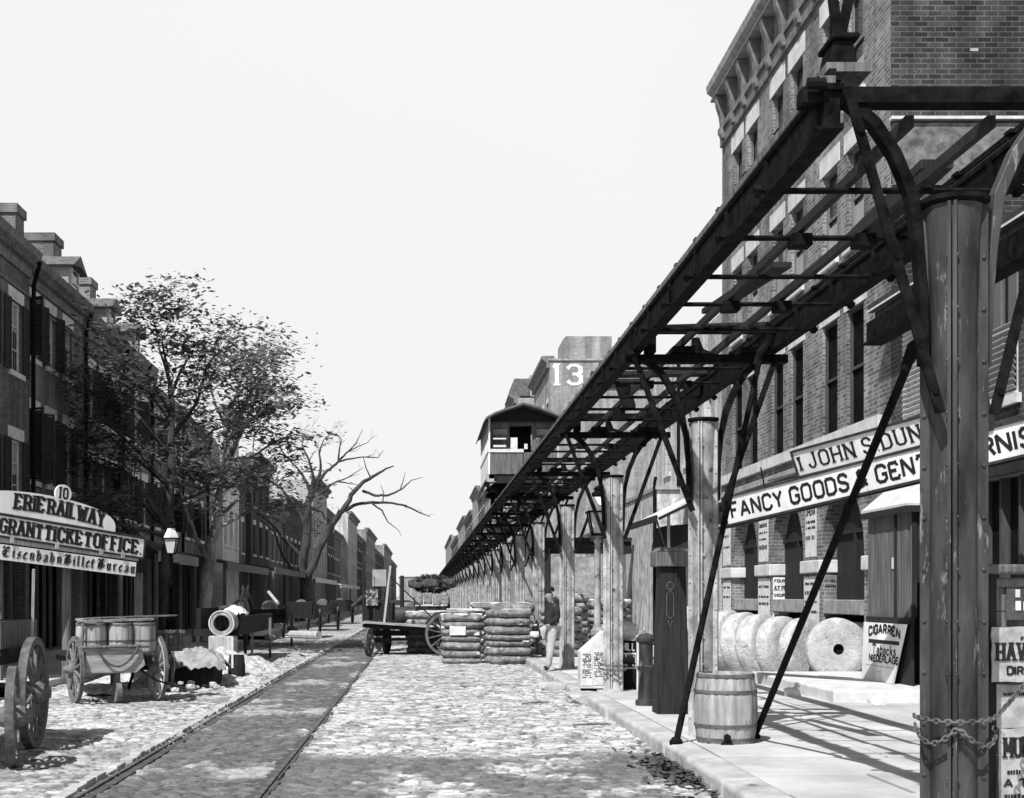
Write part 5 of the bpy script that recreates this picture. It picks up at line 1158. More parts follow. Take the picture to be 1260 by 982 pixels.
# ---------------------------------------------------------------- cotton bales
def bale(label, c, w=1.08, d=.75, h=1.25, n=7, rz=0, flat=False, seed=0):
    """a compressed bale whose ropes pinch it into fat rolls; c = foot centre"""
    t = thing('cotton_bale', label, 'cotton bale', (0,0,0), 'cotton bales stacked in the street')
    rg = random.Random(seed); mb = MB(); K = 28; rings = []
    m = 7; cuts = [0]
    for i in range(n): cuts.append(cuts[-1]+rg.uniform(.78, 1.22))
    cuts = [c_*h/cuts[-1] for c_ in cuts]
    for i in range(n):
        for s in range(m+1):
            f = s/m; z = cuts[i]+(cuts[i+1]-cuts[i])*f; pin = math.sin(math.pi*f)**.6 if 0 < f < 1 else 0
            rings.append((z, .88+.12*pin, i))
    off = [rg.uniform(-.05,.05) for _ in range(n)]; offd = [rg.uniform(-.02,.02) for _ in range(n)]
    for z, k, i in rings:
        for j in range(K):
            a = 2*math.pi*j/K; ca, sa = math.cos(a), math.sin(a); e = .42
            x = math.copysign(abs(ca)**e, ca)*w/2; y = math.copysign(abs(sa)**e, sa)*d/2
            q = 1+.07*noise.noise(Vector((ca*2+seed, sa*2, z*5)))+.06*noise.noise(Vector((ca*6+seed, sa*6, z*13)))
            mb.v.append(Vector((x*(1-(1-k)*1.3*q)+off[i]*(k-.88)*6*.5, y*(1-(1-k)*2.2)*q+offd[i], z+.012*noise.noise(Vector((x*4, y*4+seed, z))))))
    nr = len(rings)
    for i in range(nr-1):
        for j in range(K): mb.f.append((i*K+j, i*K+(j+1) % K, (i+1)*K+(j+1) % K, (i+1)*K+j))
    mb.f += [tuple(range(K-1,-1,-1)), tuple((nr-1)*K+j for j in range(K))]
    body = mb.build('bagging', M['cotton'], t, smooth=True)
    rp = MB()
    for i in range(1, n):
        z = cuts[i]; ring = []
        for j in range(K+1):
            a = 2*math.pi*j/K; ca, sa = math.cos(a), math.sin(a); e = .35
            ring.append((math.copysign(abs(ca)**e, ca)*w/2*.885, math.copysign(abs(sa)**e, sa)*d/2*.80, z))
        rp.tube(ring, .014, 5, caps=False)
    rp.build('rope_bands', M['rope'], t)
    fl = MB()
    for q in range(9):
        a = rg.uniform(0, 6.28); r0 = rock((math.copysign(abs(math.cos(a))**.4, math.cos(a))*w*.46, math.copysign(abs(math.sin(a))**.4, math.sin(a))*d*.44, rg.uniform(.1,1)*h), (rg.uniform(.05,.13), rg.uniform(.04,.08), rg.uniform(.03,.06)), seed*9+q, 2); fl.add(r0.v, r0.f)
    for q in range(6):
        r0 = rock((rg.uniform(-.4,.4)*w, rg.uniform(-.4,.4)*d, h*.985), (.2, .16, .05), seed*5+q, 2); fl.add(r0.v, r0.f)
    fl.build('cotton_tufts', M['cotton_fluff'], t, smooth=True)
    t.location = c; t.rotation_euler.z = R(rz)
    if flat: t.rotation_euler = (0, R(90), R(rz)); t.location = (c[0]-h/2, c[1], c[2]+w/2)
    return t
b0 = bale('front left cotton bale, end on, standing in the roadway beside the high wheel', (.97, 34.75, 0), 1.0, .8, 1.24, 7, 4, seed=1)
B = Board((.67, 34.33, .72), (1,.05,0), (0,0,1)); poster('bale_bill', 'torn whitish paper stuck on the front left cotton bale', B, .40, .25, [], seed=3, group=None)
bale('front right cotton bale turned slightly, its right corner bursting with fluff', (2.14, 34.4, 0), 1.06, .85, 1.36, 7, 25, seed=2)
bale('cotton bale behind the front left one, only its top showing', (1.15, 37.2, 0), 1.1, .9, 1.34, 7, -3, seed=3)
bale('cotton bale behind the front right one, its top showing over it', (2.35, 36.0, 0), 1.15, .9, 1.52, 7, 5, seed=4)
bale('low cotton bale at the back behind the high wheel', (.15, 39.6+1.3, 0), 1.3, .8, .82, 4, 0, seed=5)
bale('half bale laid on top of the low one behind the high wheel', (.2, 40.9, .80), 1.4, .7, .42, 2, 4, seed=6)
bale('far cotton bale right behind the row of tops', (1.9, 39.0, 0), 1.1, .9, 1.5, 7, 0, seed=7)
bale('cotton bale between the fourth and fifth columns behind the leaning man', (3.55, 35.4, .15), 1.1, .9, 1.25, 6, -6, seed=8)
bale('shaggy cotton bale on the pavement left of the gas lamp', (4.85, 36.2, .15), 1.0, .9, 1.45, 7, 4, seed=9)
bale('back cotton bale on the pavement showing above the others near the black doorway', (4.3, 39.5, .15), 1.5, .9, 1.6, 7, 0, seed=10)
bale('cotton bale on the pavement far behind under the tarpaulin', (5.6, 41.0, .15), 1.1, .9, 1.4, 7, 8, seed=11)
fl = rock((2.75, 34.0, .75), (.14,.1,.1), 5, 3); tag(fl.build('cotton_tuft', M['cotton_fluff'], smooth=True), 'loose white tuft of cotton bulging at the corner of the front right bale', 'cotton')

# ---------------------------------------------------------------- wheels, carts and wagons
def wheel(parent, c, r, axis, mat='cart_wood', spokes=12, w=.06, hub=.09, tire=True, name='wheel'):
    """axis: horizontal unit vector along the axle; returns the wheel part with rim, spokes and hub as sub-parts"""
    c = Vector(c); ax = Vector(axis).normalized(); e1 = ax.cross(Vector((0,0,1))).normalized(); e2 = Vector((0,0,1))
    N = 36; mb = MB()
    def ring(r0, r1, w0, m):
        k = len(m.v)
        for rr, s in ((r0,-1),(r1,-1),(r1,1),(r0,1)):
            for j in range(N): a = 2*math.pi*j/N; m.v.append(c+(e1*math.cos(a)+e2*math.sin(a))*rr+ax*s*w0/2)
        for q in range(4):
            for j in range(N): m.f.append((k+q*N+j, k+q*N+(j+1) % N, k+((q+1) % 4)*N+(j+1) % N, k+((q+1) % 4)*N+j))
    ring(r-.075, r-.013, w, mb); p = mb.build(name, M[mat], parent)
    if tire: m2 = MB(); ring(r-.0128, r, w*1.06, m2); m2.build('tyre', M['hoop'], p)
    m3 = MB()
    for k in range(spokes):
        a = 2*math.pi*(k+.5)/spokes; d = e1*math.cos(a)+e2*math.sin(a)
        m3.tube([c+d*hub*.8+ax*.02, c+d*(r*.5)+ax*.005, c+d*(r-.07)], [.030,.021,.024], 6)
    m3.build('spokes', M[mat], p)
    m4 = MB(); k = [(hub*.55,-.15),(hub*.75,-.13),(hub,-.07),(hub,.07),(hub*.7,.13),(hub*.5,.19)]
    n = 14
    for rr, h in k:
        for j in range(n): a = 2*math.pi*j/n; m4.v.append(c+(e1*math.cos(a)+e2*math.sin(a))*rr+ax*h)
    for i in range(len(k)-1):
        for j in range(n): m4.f.append((i*n+j, i*n+(j+1) % n, (i+1)*n+(j+1) % n, (i+1)*n+j))
    m4.f += [tuple(range(n-1,-1,-1)), tuple((len(k)-1)*n+j for j in range(n))]
    m4.build('hub', M['cart_wood'], p); return p
def turn(t, loc, rz): t.location = loc; t.rotation_euler.z = R(rz); return t

# flat dray standing across the roadway
dr = thing('flat_dray', 'flat plank dray standing across the roadway with one high wheel', 'dray', (-.3, 39.5, 0))
mb = MB(); x = -1.75
for k in range(5): mb.prism([(-1.80,39.0+k*.33,.93),(.15,39.0+k*.33,.80),(.15,39.0+k*.33,.85),(-1.80,39.0+k*.33,.98)], (0,.31,0))
mb.build('plank_deck', M['wood_flat'], dr)
mb = MB(); mb.prism([(-1.7,39.15,.80),(.9,39.15,.62),(.9,39.15,.74),(-1.7,39.15,.90)], (0,.1,0)); mb.prism([(-1.7,40.3,.80),(.9,40.3,.62),(.9,40.3,.74),(-1.7,40.3,.90)], (0,.1,0)); mb.box(-1.55,-.4,39.55,39.95,.55,.70); mb.box(-1.6,.7,39.4,39.5,.42,.5); mb.build('frame', M['wood_dark'], dr)
wheel(dr, (.68, 39.05, .62), .62, (.16,-1,0), 'wood', 14, .07, .10)
wheel(dr, (.62, 40.5, .62), .62, (.16,-1,0), 'wood_dark', 14, .07, .10)
wheel(dr, (-1.50, 38.75, .40), .40, (-.98,.25,0), 'wood', 10, .07, .09); wheel(dr, (-1.05, 40.4, .40), .40, (-.98,.25,0), 'wood_dark', 10, .07, .09)
MB().tube([(-1.5,39.6,.40),(-.9,39.75,.42)], .05).build('axle', M['wood_dark'], dr); MB().tube([(.68,39.0,.62),(.62,40.5,.62)], .05).build('axle', M['wood_dark'], dr)
mb = MB(); mb.bar((-1.10,39.3,.9),(-.92,39.4,2.55),.10,.06,up=(1,0,0)); mb.build('stake', M['wood_pale'], dr)
MB().bar((-.98,39.4,2.3),(.6,39.6,.75),.035,.035).build('stay_bar', M['wood_dark'], dr)
mb = MB(); mb.box(-1.7,-.8,39.7,40.1,.99,1.5); mb.box(-1.72,-1.66,39.3,39.4,.95,1.9); mb.build('load_box', M['wood_dark'], dr)
cl = strip(0,1,0,1,0,.1,.1,.08,7); cl.v = [Vector((-1.62+v.x*.34, 39.62+v.z*1.5-.1*v.y, 1.42+v.y*.46)) for v in cl.v]; tag(cl.build('hung_cloth', M['canvas'], smooth=True), 'limp pale cloth draped over the dray front', 'cloth')
ps = thing('mooring_post', 'dark upright pole standing in the street beyond the flat dray', 'pole', (-.95, 62, 0)); MB().tube([(-.92,62,0),(-.92,62,2.6)], [.11,.09], 10).build('shaft', M['wood_dark'], ps)
# small board on a pole farther up
bp_ = thing('board_on_pole', 'square grey board on a pole above the distant street', 'sign', (-3.6, 95, 0)); MB().tube([(-3.3,95,0),(-3.3,95,3)], .06).build('pole', M['wood_dark'], bp_); MB().box(-3.45,-2.5,94.95,95.02,2.35,3.5).build('panel', M['blind'], bp_)
# loaded wagon
lw = thing('loaded_wagon', 'high wagon in mid street heaped with dark hay above pale sacks', 'wagon', (.5, 78, 0))
mb = MB(); mb.box(-.45,1.45,76,80,.9,1.1); mb.box(-.5,-.44,76,80,1.101,1.6); mb.box(1.44,1.5,76,80,1.101,1.6); mb.build('bed', M['wood_dark'], lw)
for sx in (-.5, 1.5):
    for yy, r in ((76.6,.6),(79.3,.5)): wheel(lw, (sx, yy, r), r, (1,0,0), 'wood_dark', 10)
tag(lw, lw['label'], 'wagon')
for i, (x, z, lb) in enumerate([(-.2,1.5,'left pale sack on the loaded wagon tail'),(.3,1.55,'second pale sack from the left on the loaded wagon'),(.8,1.5,'third pale sack on the loaded wagon'),(1.2,1.55,'rightmost pale sack on the loaded wagon')]):
    tag(rock((x,76.1,z), (.30,.4,.45), 40+i, 3).build('sack', M['cotton'], smooth=True), lb, 'sack', 'sacks on the loaded wagon')
rg = random.Random(7); hb = MB()
for q in range(16):
    r0 = rock((rg.uniform(-.5,1.5), rg.uniform(76.4,79.3), rg.uniform(2.1,2.55)), (rg.uniform(.35,.6), .6, rg.uniform(.22,.36)), 60+q, 2); hb.add(r0.v, r0.f)

for i in range(2200):
    a = rg.uniform(0,6.28); u = rg.uniform(-1,1); c = Vector((.5+1.1*math.sqrt(1-u*u)*math.cos(a), 77.8+1.6*math.sqrt(1-u*u)*math.sin(a), 2.35+.5*u)); d = Vector((rg.gauss(0,1),rg.gauss(0,1),rg.gauss(0,.6))).normalized()*.14; s = d.cross(Vector((0,0,1))).normalized()*.02
    hb.add([c-d-s,c+d-s,c+d+s,c-d+s],[(0,1,2,3)])
tag(hb.build('hay_heap', M['hay'], fix=False), 'dark shaggy heap of hay on the loaded wagon', 'hay')

# ---------------------------------------------------------------- skinned figures
def skinned(name, mat, parent, verts, edges, levels=2, root=0):
    me = bpy.data.meshes.new(name); off = Vector((0,0,0)); q = parent
    while q: off += q.location; q = q.parent
    me.from_pydata([tuple(Vector(v[:3])-off) for v in verts], edges, []); me.update()
    o = bpy.data.objects.new(name, me); col.objects.link(o); o.parent = parent
    sk = o.modifiers.new('skin', 'SKIN'); sk.use_smooth_shade = True
    if not me.skin_vertices: bpy.context.view_layer.update()
    for i, v in enumerate(verts):
        s = me.skin_vertices[0].data[i]; rr = v[3]; s.radius = rr if isinstance(rr, tuple) else (rr, rr); s.use_root = (i == root)
    sb = o.modifiers.new('sub', 'SUBSURF'); sb.levels = levels; sb.render_levels = levels
    dg = bpy.context.evaluated_depsgraph_get(); m2 = bpy.data.meshes.new_from_object(o.evaluated_get(dg))
    o.modifiers.clear(); o.data = m2; m2.name = name; m2.materials.clear(); m2.materials.append(M[mat]); bpy.data.meshes.remove(me)
    m2.polygons.foreach_set('use_smooth', [True]*len(m2.polygons))
    return o
# man leaning with his back to the fourth column, hands at his belt, facing left up the street
mx, my = 2.66, 28.6
def mp(f, s, z, r): return (mx-.0+f*-.80+s*.3, my+s*-1.0-f*.3, z, r)       # f forward (to the left), s sideways (towards us)
man = thing('person', 'man in a dark jacket, flat cap and pale trousers leaning on a column', 'person', (mx, my, .15))
V = [mp(0,0,.90,.135), mp(-.01,0,1.10,.125), mp(-.03,0,1.32,.15), mp(0,0,1.45,.06), mp(.03,0,1.54,.055), mp(.05,0,1.63,(.088,.10)), mp(.05,0,1.72,.07),
     mp(.01,.09,.84,.09), mp(.06,.10,.48,.062), mp(.14,.11,.10,.042), mp(.26,.12,.045,.04),
     mp(.01,-.09,.84,.09), mp(-.02,-.10,.48,.062), mp(.0,-.11,.10,.042), mp(.13,-.12,.045,.04),
     mp(-.03,.19,1.38,.06), mp(-.07,.24,1.12,.045), mp(.14,.17,.98,.034), mp(-.03,-.19,1.38,.06), mp(-.05,-.24,1.12,.045), mp(.15,-.15,.99,.034)]
V = [(v[0], v[1], v[2]+(.13 if v[2] < 1.4 else .10 if v[2] < 1.5 else .07), v[3]) for v in V]
E = [(0,1),(1,2),(2,3),(3,4),(4,5),(5,6),(0,7),(7,8),(8,9),(9,10),(0,11),(11,12),(12,13),(13,14),(2,15),(15,16),(16,17),(2,18),(18,19),(19,20)]
skinned('body', 'skin', man, V, E)
def grow(ix, k, add=0.0): return [(V[i][0], V[i][1], V[i][2]+add, tuple(a*k+.012 for a in (V[i][3] if isinstance(V[i][3], tuple) else (V[i][3],)*2))) for i in ix]
skinned('trousers', 'cloth_pale', man, grow([0,7,8,9,11,12,13],1.14), [(0,1),(1,2),(2,3),(0,4),(4,5),(5,6)])
skinned('jacket', 'cloth_dark', man, grow([2,1,0,3,15,16,17,18,19,20],1.14), [(0,1),(1,2),(0,3),(0,4),(4,5),(5,6),(0,7),(7,8),(8,9)])
skinned('boot', 'cloth_dark', man, grow([9,10],1.15), [(0,1)]); skinned('boot', 'cloth_dark', man, grow([13,14],1.15), [(0,1)])
hx, hy, hz = mp(.05,0,1.72,0)[:3]; hz += .085
mb = MB(); mb.lathe([(.100,hz-.02),(.112,hz+.02),(.105,hz+.06),(.06,hz+.085),(0,hz+.09)], (hx,hy,0), 18); mb.prism([(hx-.22,hy-.02,hz-.02),(hx-.06,hy-.10,hz-.01),(hx-.06,hy+.09,hz-.01),(hx-.2,hy+.08,hz-.02)], (0,0,.015)); mb.build('flat_cap', M['cloth_dark'], man, smooth=True)
mb = MB(); fx, fy, fz = mp(.145,0,1.62,0)[:3]; fz += .07; mb.tube([(fx+.02,fy,fz+.03),(fx-.02,fy,fz-.015),(fx+.015,fy,fz-.02)], [.008,.014,.008], 8); mb.build('nose', M['skin'], man, smooth=True)
for (f, s, z) in ((.15,.17,.97),(.16,-.15,.98)):
    hm = MB(); c = Vector(mp(f,s,z,0)[:3])+Vector((0,0,.13))
    for k in range(4): hm.tube([c+Vector((-.01,(k-1.5)*.02,.01)), c+Vector((-.05,(k-1.5)*.021,-.01)), c+Vector((-.065,(k-1.5)*.02,-.045+abs(k-1.3)*.006))], [.011,.0095,.007], 6)
    hm.tube([c+Vector((0,-.035,.01)), c+Vector((-.035,-.05,-.005)), c+Vector((-.055,-.045,-.02))], [.012,.011,.008], 6)
    hm.build('fingers', M['skin'], man, smooth=True)
def horse(label, loc, rz, s=1.0):
    t = thing('horse', label, 'horse', (0,0,0), 'dark draught horses')
    Vh = [(0,0,1.15,(.27,.30)),(.45,0,1.12,(.27,.30)),(-.42,0,1.18,(.25,.28)),(.75,0,1.25,(.20,.24)),(1.0,0,1.5,(.13,.19)),(1.18,0,1.75,(.10,.14)),(1.36,0,1.72,(.09,.11)),(1.62,0,1.50,(.065,.075)),(1.74,0,1.40,(.06,.06)),(-.70,0,1.20,(.17,.22)),
          (.62,.15,.95,.12),(.62,.16,.62,.072),(.60,.16,.50,.06),(.62,.16,.14,.042),(.67,.16,.04,.06),(.62,-.15,.95,.12),(.66,-.16,.62,.072),(.68,-.16,.50,.06),(.66,-.16,.14,.042),(.71,-.16,.04,.06),
          (-.62,.15,1.0,.17),(-.52,.16,.72,.10),(-.74,.16,.52,.06),(-.70,.16,.16,.045),(-.66,.16,.04,.062),(-.62,-.15,1.0,.17),(-.56,-.16,.72,.10),(-.80,-.16,.52,.06),(-.78,-.16,.16,.045),(-.73,-.16,.04,.062)]
    Eh = [(0,1),(0,2),(1,3),(3,4),(4,5),(5,6),(6,7),(7,8),(2,9),(1,10),(10,11),(11,12),(12,13),(13,14),(1,15),(15,16),(16,17),(17,18),(18,19),(9,20),(20,21),(21,22),(22,23),(23,24),(9,25),(25,26),(26,27),(27,28),(28,29)]
    skinned('body', 'hide', t, Vh, Eh)
    mb = MB()
    for sy in (-1,1): mb.tube([(1.16,sy*.06,1.84),(1.18,sy*.075,1.93),(1.19,sy*.07,2.0)], [.03,.032,.004], 6)
    mb.build('ears', M['hide'], t)
    mb = MB(); mb.tube([(-.86,0,1.28),(-1.0,0,1.1),(-1.02,0,.8),(-.98,0,.5)], [.03,.06,.07,.02], 8); mb.build('tail', M['cloth_dark'], t, smooth=True)
    mb = MB(); mb.tube([(.72,0,1.5),(.95,0,1.72),(1.1,0,1.9)], [.02,.05,.03], 6); mb.build('mane', M['cloth_dark'], t)
    mb = MB(); ring = [(.70+.10*math.sin(a)+.02, .235*math.cos(a), 1.27+.33*math.sin(a)) for a in [k*math.pi/10 for k in range(21)]]; mb.tube(ring, .045, 8, caps=False); mb.build('collar', M['wood_dark'], t, smooth=True)
    turn(t, loc, rz); t.scale = (s,s,s); return t
horse('dark horse standing behind the flat dray, only its legs and belly seen', (-.55, 42.2, 0), 175, .95)
horse('second dark horse in harness at the left end of the flat dray', (-1.35, 42.4, 0), 82, .98)
horse('dark horse in the carts along the far kerb behind the cask', (-5.0, 36.2, 0), 80)
# ---------------------------------------------------------------- houses on the left
XL = -10.5
def house(label, Y0_, Y1_, ze, mat, rows, ys, ww=1.0, X=XL, roofh=1.7, dormers=(), chim=(), shut='shutter', ground=True, downspout=True, ajar=None, skip=(), depth=9, noshut=(), cmat='cornice', sidewall=True):
    t = thing('town_house', label, 'house', (X, (Y0_+Y1_)/2, 0), 'brick town houses along the left side')
    hs = [(y-ww/2, y+ww/2, a, b) for a, b in rows for y in ys]
    gf = [(Y0_+.4, Y1_-.4, .2, 3.1)] if ground else []
    mb = MB(); wall_cells(mb, X-.35, X, (Y0_, Y1_), (.12, ze), hs+gf); mb.box(X-depth, X-.351, Y0_, Y0_+.3, .12, ze); mb.box(X-depth, X-.351, Y1_-.3, Y1_, .12, ze)
    for yy in (Y0_, Y1_-.3): mb.prism([(X-.0,yy,ze),(X-depth/2,yy,ze+roofh),(X-depth,yy,ze)], (0,.3,0))
    mb.build('wall', M[mat], t)
    rg = random.Random(int(Y0_*7))
    for i, h in enumerate(hs):
        aj = (rg.choice([0,0,25,60]), rg.choice([0,0,15,40])) if ajar is None else ajar
        window(t, 1, X, h, lintel='stone', sill='stone', frame='sash', shutters=shut if (shut and i not in noshut) else None, ajar=aj, depth=.13, blind=rg.choice([.5,.6,None]))
    gable(t, X-depth, X, Y0_+.01, Y1_-.01, ze, ze+roofh)
    mb = MB(); mb.prism([(X+.001,Y0_,ze-.55),(X+.06,Y0_,ze-.55),(X+.08,Y0_,ze-.25),(X+.30,Y0_,ze-.08),(X+.36,Y0_,ze+.10),(X+.001,Y0_,ze+.10)], (0, Y1_-Y0_-.004, 0))
    y = Y0_+.2
    while y < Y1_-.2: mb.box(X+.085, X+.24, y, y+.07, ze-.30, ze-.2); y += .26
    mb.box(X+.002, X+.035, Y0_, Y1_-.004, ze-1.05, ze-.98); mb.build('cornice', M[cmat], t)
    for y in dormers:
        xd = X-.48; d = MB(); d.box(xd-1.8, xd+.4, y-.62, y+.62, ze+.06, ze+1.06); d_ = d.build('dormer', M['wood_flat'], t)
        mb = MB(); mb.prism([(xd+.62,y-.85,ze+1.0),(xd+.62,y,ze+1.44),(xd+.62,y+.85,ze+1.0),(xd+.62,y,ze+1.10)], (-2.6,0,0)); mb.build('dormer_roof', M['roof'], d_)
        mb = MB(); mb.box(xd+.401, xd+.43, y-.36, y+.36, ze+.2, ze+.95); mb.build('dormer_window', M['glass'], d_)
        mb = MB(); mb.box(xd+.401,xd+.46,y-.44,y-.361,ze+.12,ze+1.0); mb.box(xd+.401,xd+.46,y+.361,y+.44,ze+.12,ze+1.0); mb.box(xd+.431,xd+.46,y-.36,y+.36,ze+.56,ze+.61); mb.build('dormer_frame', M['sash'], d_)
    for (x0,x1,y0,y1,z1) in chim: chimney(t, x0, x1, y0, y1, ze-.2, z1)
    if downspout:
        mb = MB(); mb.tube([(X+.28,Y1_,ze-.1),(X+.12,Y1_,ze-.7),(X+.10,Y1_,ze-1.2),(X+.10,Y1_,3.2)], .06, 8); mb.build('downspout', M['iron'], t)
    if ground:
        mb = MB(); mb.box(X-.8, X-.75, Y0_+.3, Y1_-.3, .12, 3.2); sfr = mb.build('shopfront', M['void'], t)
        mb = MB(); y = Y0_+.45
        while y < Y1_-.4: mb.box(X-.30, X-.22, y, y+rg.uniform(.05,.09), .2, 3.1); y += rg.uniform(.55, 1.2)
        mb.build('shop_mullion', M['wood'], sfr)
        mb = MB(); mb.box(X+.002, X+.12, Y0_+.1, Y1_-.1, 3.12, 3.5); mb.build('fascia', M['wood_dark'], t)
    return t
R3 = [(4.4, 6.1), (7.55, 9.15)]
house('nearest dark house at the left edge with tall louvred shutters', 22, 36.2, 10.55, 'brick_house', [(3.95,5.65),(7.35,9.15)], [26.6,29.8,32.6,35.0], 1.05, ajar=(0,0), X=-10.3)
house('second house from the left with a gabled dormer and mixed open shutters', 36.21, 42.7, 10.55, 'brick_house_mid', [(4.8,6.7),(8.1,9.65)], [37.3,39.0,40.9], .95, dormers=(41.9,), chim=((-12.3,-11.05,37.5,38.3,12.35),), noshut=(5,))
house('third house from the left with white lintels, partly behind the leafy trees', 42.71, 48.0, 10.35, 'brick_house', [(4.4,6.0),(7.3,8.9)], [43.8,45.4,46.9], .9, dormers=(46.9,), chim=((-12.7,-11.6,43.4,44.4,13.1),))
house('fourth house from the left behind the leafy trees with a small dormer', 48.01, 53.2, 10.3, 'brick_house_mid', [(4.4,6.0),(7.3,8.9)], [49.0,50.6,52.2], .9, dormers=(51.0,), chim=((-12.4,-11.7,48.6,49.5,12.9),))
house('fifth house from the left, mostly hidden by the thick foliage', 53.21, 60.0, 9.6, 'brick_house', [(4.4,6.0),(7.2,8.8)], [54.5,56.6,58.7], .95, shut='shutter', chim=((-13.4,-12.0,58.2,59.6,12.0),))
house('sixth house from the left, darker, beyond the fork of the leafy trees', 60.01, 67.0, 9.4, 'brick_house', [(4.3,5.9),(7.0,8.6)], [61.5,63.5,65.5], .95)
lf = [(67.1,73,10.6,'render_white','white painted house front standing a little forward among the trees',-9.7),(73.05,82,8.8,'brick_house','dark low front just past the white painted house',-10.5),(82.05,92,9.9,'brick_dark','dark front with tall shutters behind the bare tree trunks',-10.2),
      (92.05,104,7.6,'brick_house_mid','low cornice front left of the bare tree',-10.5),(104.05,122,9.0,'brick_dark','front directly behind the bare tree limbs',-10.4),(122.05,140,12.0,'brick_pale','tall pale sided front right behind the bare tree',-9.7),
      (140.05,160,10.4,'brick_dark','dark front next to the tall pale sided one',-10.2),(160.05,176,9.0,'brick_house_mid','lower dark front before the grey one with the bare side wall',-10.5),(176.05,200,12.2,'brick_pale','grey distant front with a bare side wall',-9.5),(200.05,235,10.8,'brick_dark','distant dark front with a projecting cornice on the left',-10.3),(235.05,280,13.0,'brick_thirteen','distant pale front on the left of the street',-9.6),
      (280.05,340,11.2,'brick_dark','distant dark front near the end on the left',-10.2),(340.05,420,14.2,'brick_thirteen','last far pale front but one on the left of the street',-9.5),(420.05,520,12.5,'brick_dark','last far front closing the left side of the street',-9.9)]
for a, b, z, m, lb, X in lf:
    n = max(3, min(5, int((b-a)/2.6)))
    block('street_front', lb, X, 10, a, b-.05, z, m, [(4.2+2.9*k, 6.0+2.9*k) for k in range(int((z-4)//2.9)) if 6.4+2.9*k < z-.5], n, face=1, group='house fronts up the left side', ww=1.1 if a < 200 else 2.0)
ce = thing('closing_building', 'faint building closing the far end of the street', 'building', (-3, 560, 0)); MB().box(-9.6, 9, 560, 570, 0, 9).build('wall', M['brick_thirteen'], ce)
MB().box(-9.8, 9.2, 559.8, 570.2, 9, 9.4).build('roof', M['roof'], ce)
# awnings over the left pavement
def awning(label, Y0_, Y1_, zb, zf, xf=-7.7, mat='wood_dark', posts=3, edge='wood'):
    t = thing('shop_awning', label, 'awning', (xf, (Y0_+Y1_)/2, 0), 'awnings over the left pavement')
    mb = MB(); mb.prism([(-10.28,Y0_,zb),(xf,Y0_,zf),(xf,Y0_,zf+.07),(-10.28,Y0_,zb+.07)], (0,Y1_-Y0_,0)); mb.build('canopy', M[mat], t)
    mb = MB(); mb.box(xf+.003, xf+.06, Y0_, Y1_, zf-.22, zf+.09); mb.build('edge_board', M[edge], t)
    for k in range(posts): y = Y0_+.15+(Y1_-Y0_-.3)*k/max(1,posts-1); MB().box(xf-.13, xf-.01, y-.06, y+.06, .13, zf-.001).build('post', M['wood'], t)
    return t
pl_ = lambda x: 67.4-(67.4-62)*x/175                     # scale along the boards' slanting line
def lw_(x, y, d=0): return W(x, y, pl_(x)+d)
aw = thing('shop_awning', 'dark timber awning carrying the railway ticket office boards', 'awning', (-8, 31, 0), 'awnings over the left pavement')
a, b = lw_(-70, 622), lw_(182, 667); c, d = Vector((-10.28, 34.5, b.z+.75)), Vector((-10.28, a.y+1.5, a.z+.3)); nb_ = Vector((-.55,.55,0))*.3
mb = MB(); mb.prism([a+nb_, b+nb_, c, d], (0,0,.07)); mb.build('canopy', M['wood_dark'], aw)
mb = MB(); e = nb_*.6; mb.prism([a+e+Vector((0,0,-.75)), b+e+Vector((0,0,-.62)), b+e+Vector((0,0,.06)), a+e+Vector((0,0,.06))], nb_*.25); mb.build('edge_board', M['wood_dark'], aw)
for x in (181, 92, 8): q = lw_(x, 690)+nb_*1.3; MB().box(q.x-.07,q.x+.07,q.y-.07,q.y+.07,.12,q.z+.3).build('post', M['wood'], aw)
awning('sloping dark awning just past the ticket office boards', 39.7, 46.5, 3.9, 2.9, -7.6, 'wood_dark', 2, 'wood_flat')
awning('long dark awning behind the far lamp and the cask cart', 52, 66, 3.5, 2.9, -7.4, posts=3)
awning('dark flat awning with a bright edge under the bare tree', 67, 88, 3.4, 3.0, -7.2, posts=4)
awning('bright edged distant awning beyond the bare tree', 90, 112, 3.4, 2.8, -7.0, 'roof_tin', 3, 'stone')
awning('second bright distant awning farther up the left kerb', 116, 150, 3.2, 2.6, -6.9, 'roof_tin', 3, 'stone')
# ticket office boards, on a line slanting out from the house front
def wl(B, x): return (lw_(x, 690)-B.o).dot(B.u)          # distance along a board of a point of its line
def pixb(bl, br, tl): return Board(lw_(*bl), lw_(*br)-lw_(*bl), lw_(*tl)-lw_(*bl))
GB = 'ticket office boards'
Bg = pixb((-66, 648), (175, 685.5), (-66, 622)); gw = wl(Bg, 175); gh = .425*52/62
s2_ = thing('ticket_office_sign', 'long white board lettered GRANT TICKET OFFICE below the arched one', 'sign', Bg.p(gw/2,0,0), GB)
MB_ = MB(); Bg.slab(MB_, 0, gw, 0, gh, -.05, 0); MB_.build('sign_panel', M['sign_white'], s2_)
mb = MB(); Bg.slab(mb, 0, gw+.03, gh+.002, gh+.045, -.06, .02); Bg.slab(mb, 0, gw+.03, -.045, -.002, -.06, .02); Bg.slab(mb, gw+.002, gw+.03, 0, gh, -.06, .02); mb.build('frame', M['sign_frame'], s2_)
mb = MB()
for tx, x0, x1 in (('EMI',-42,-9),('GRANT',-4,48),('TICKET',52,109),('OFFICE.',113.5,172)): a = wl(Bg,x0); Bg.letters(mb, tx, a, .06, .245, t=.26, width=wl(Bg,x1)-a, slab=True, base=.001)
mb.build('lettering', M['ink'], s2_)
mb = MB()                                               # painted drop shadow of the letters
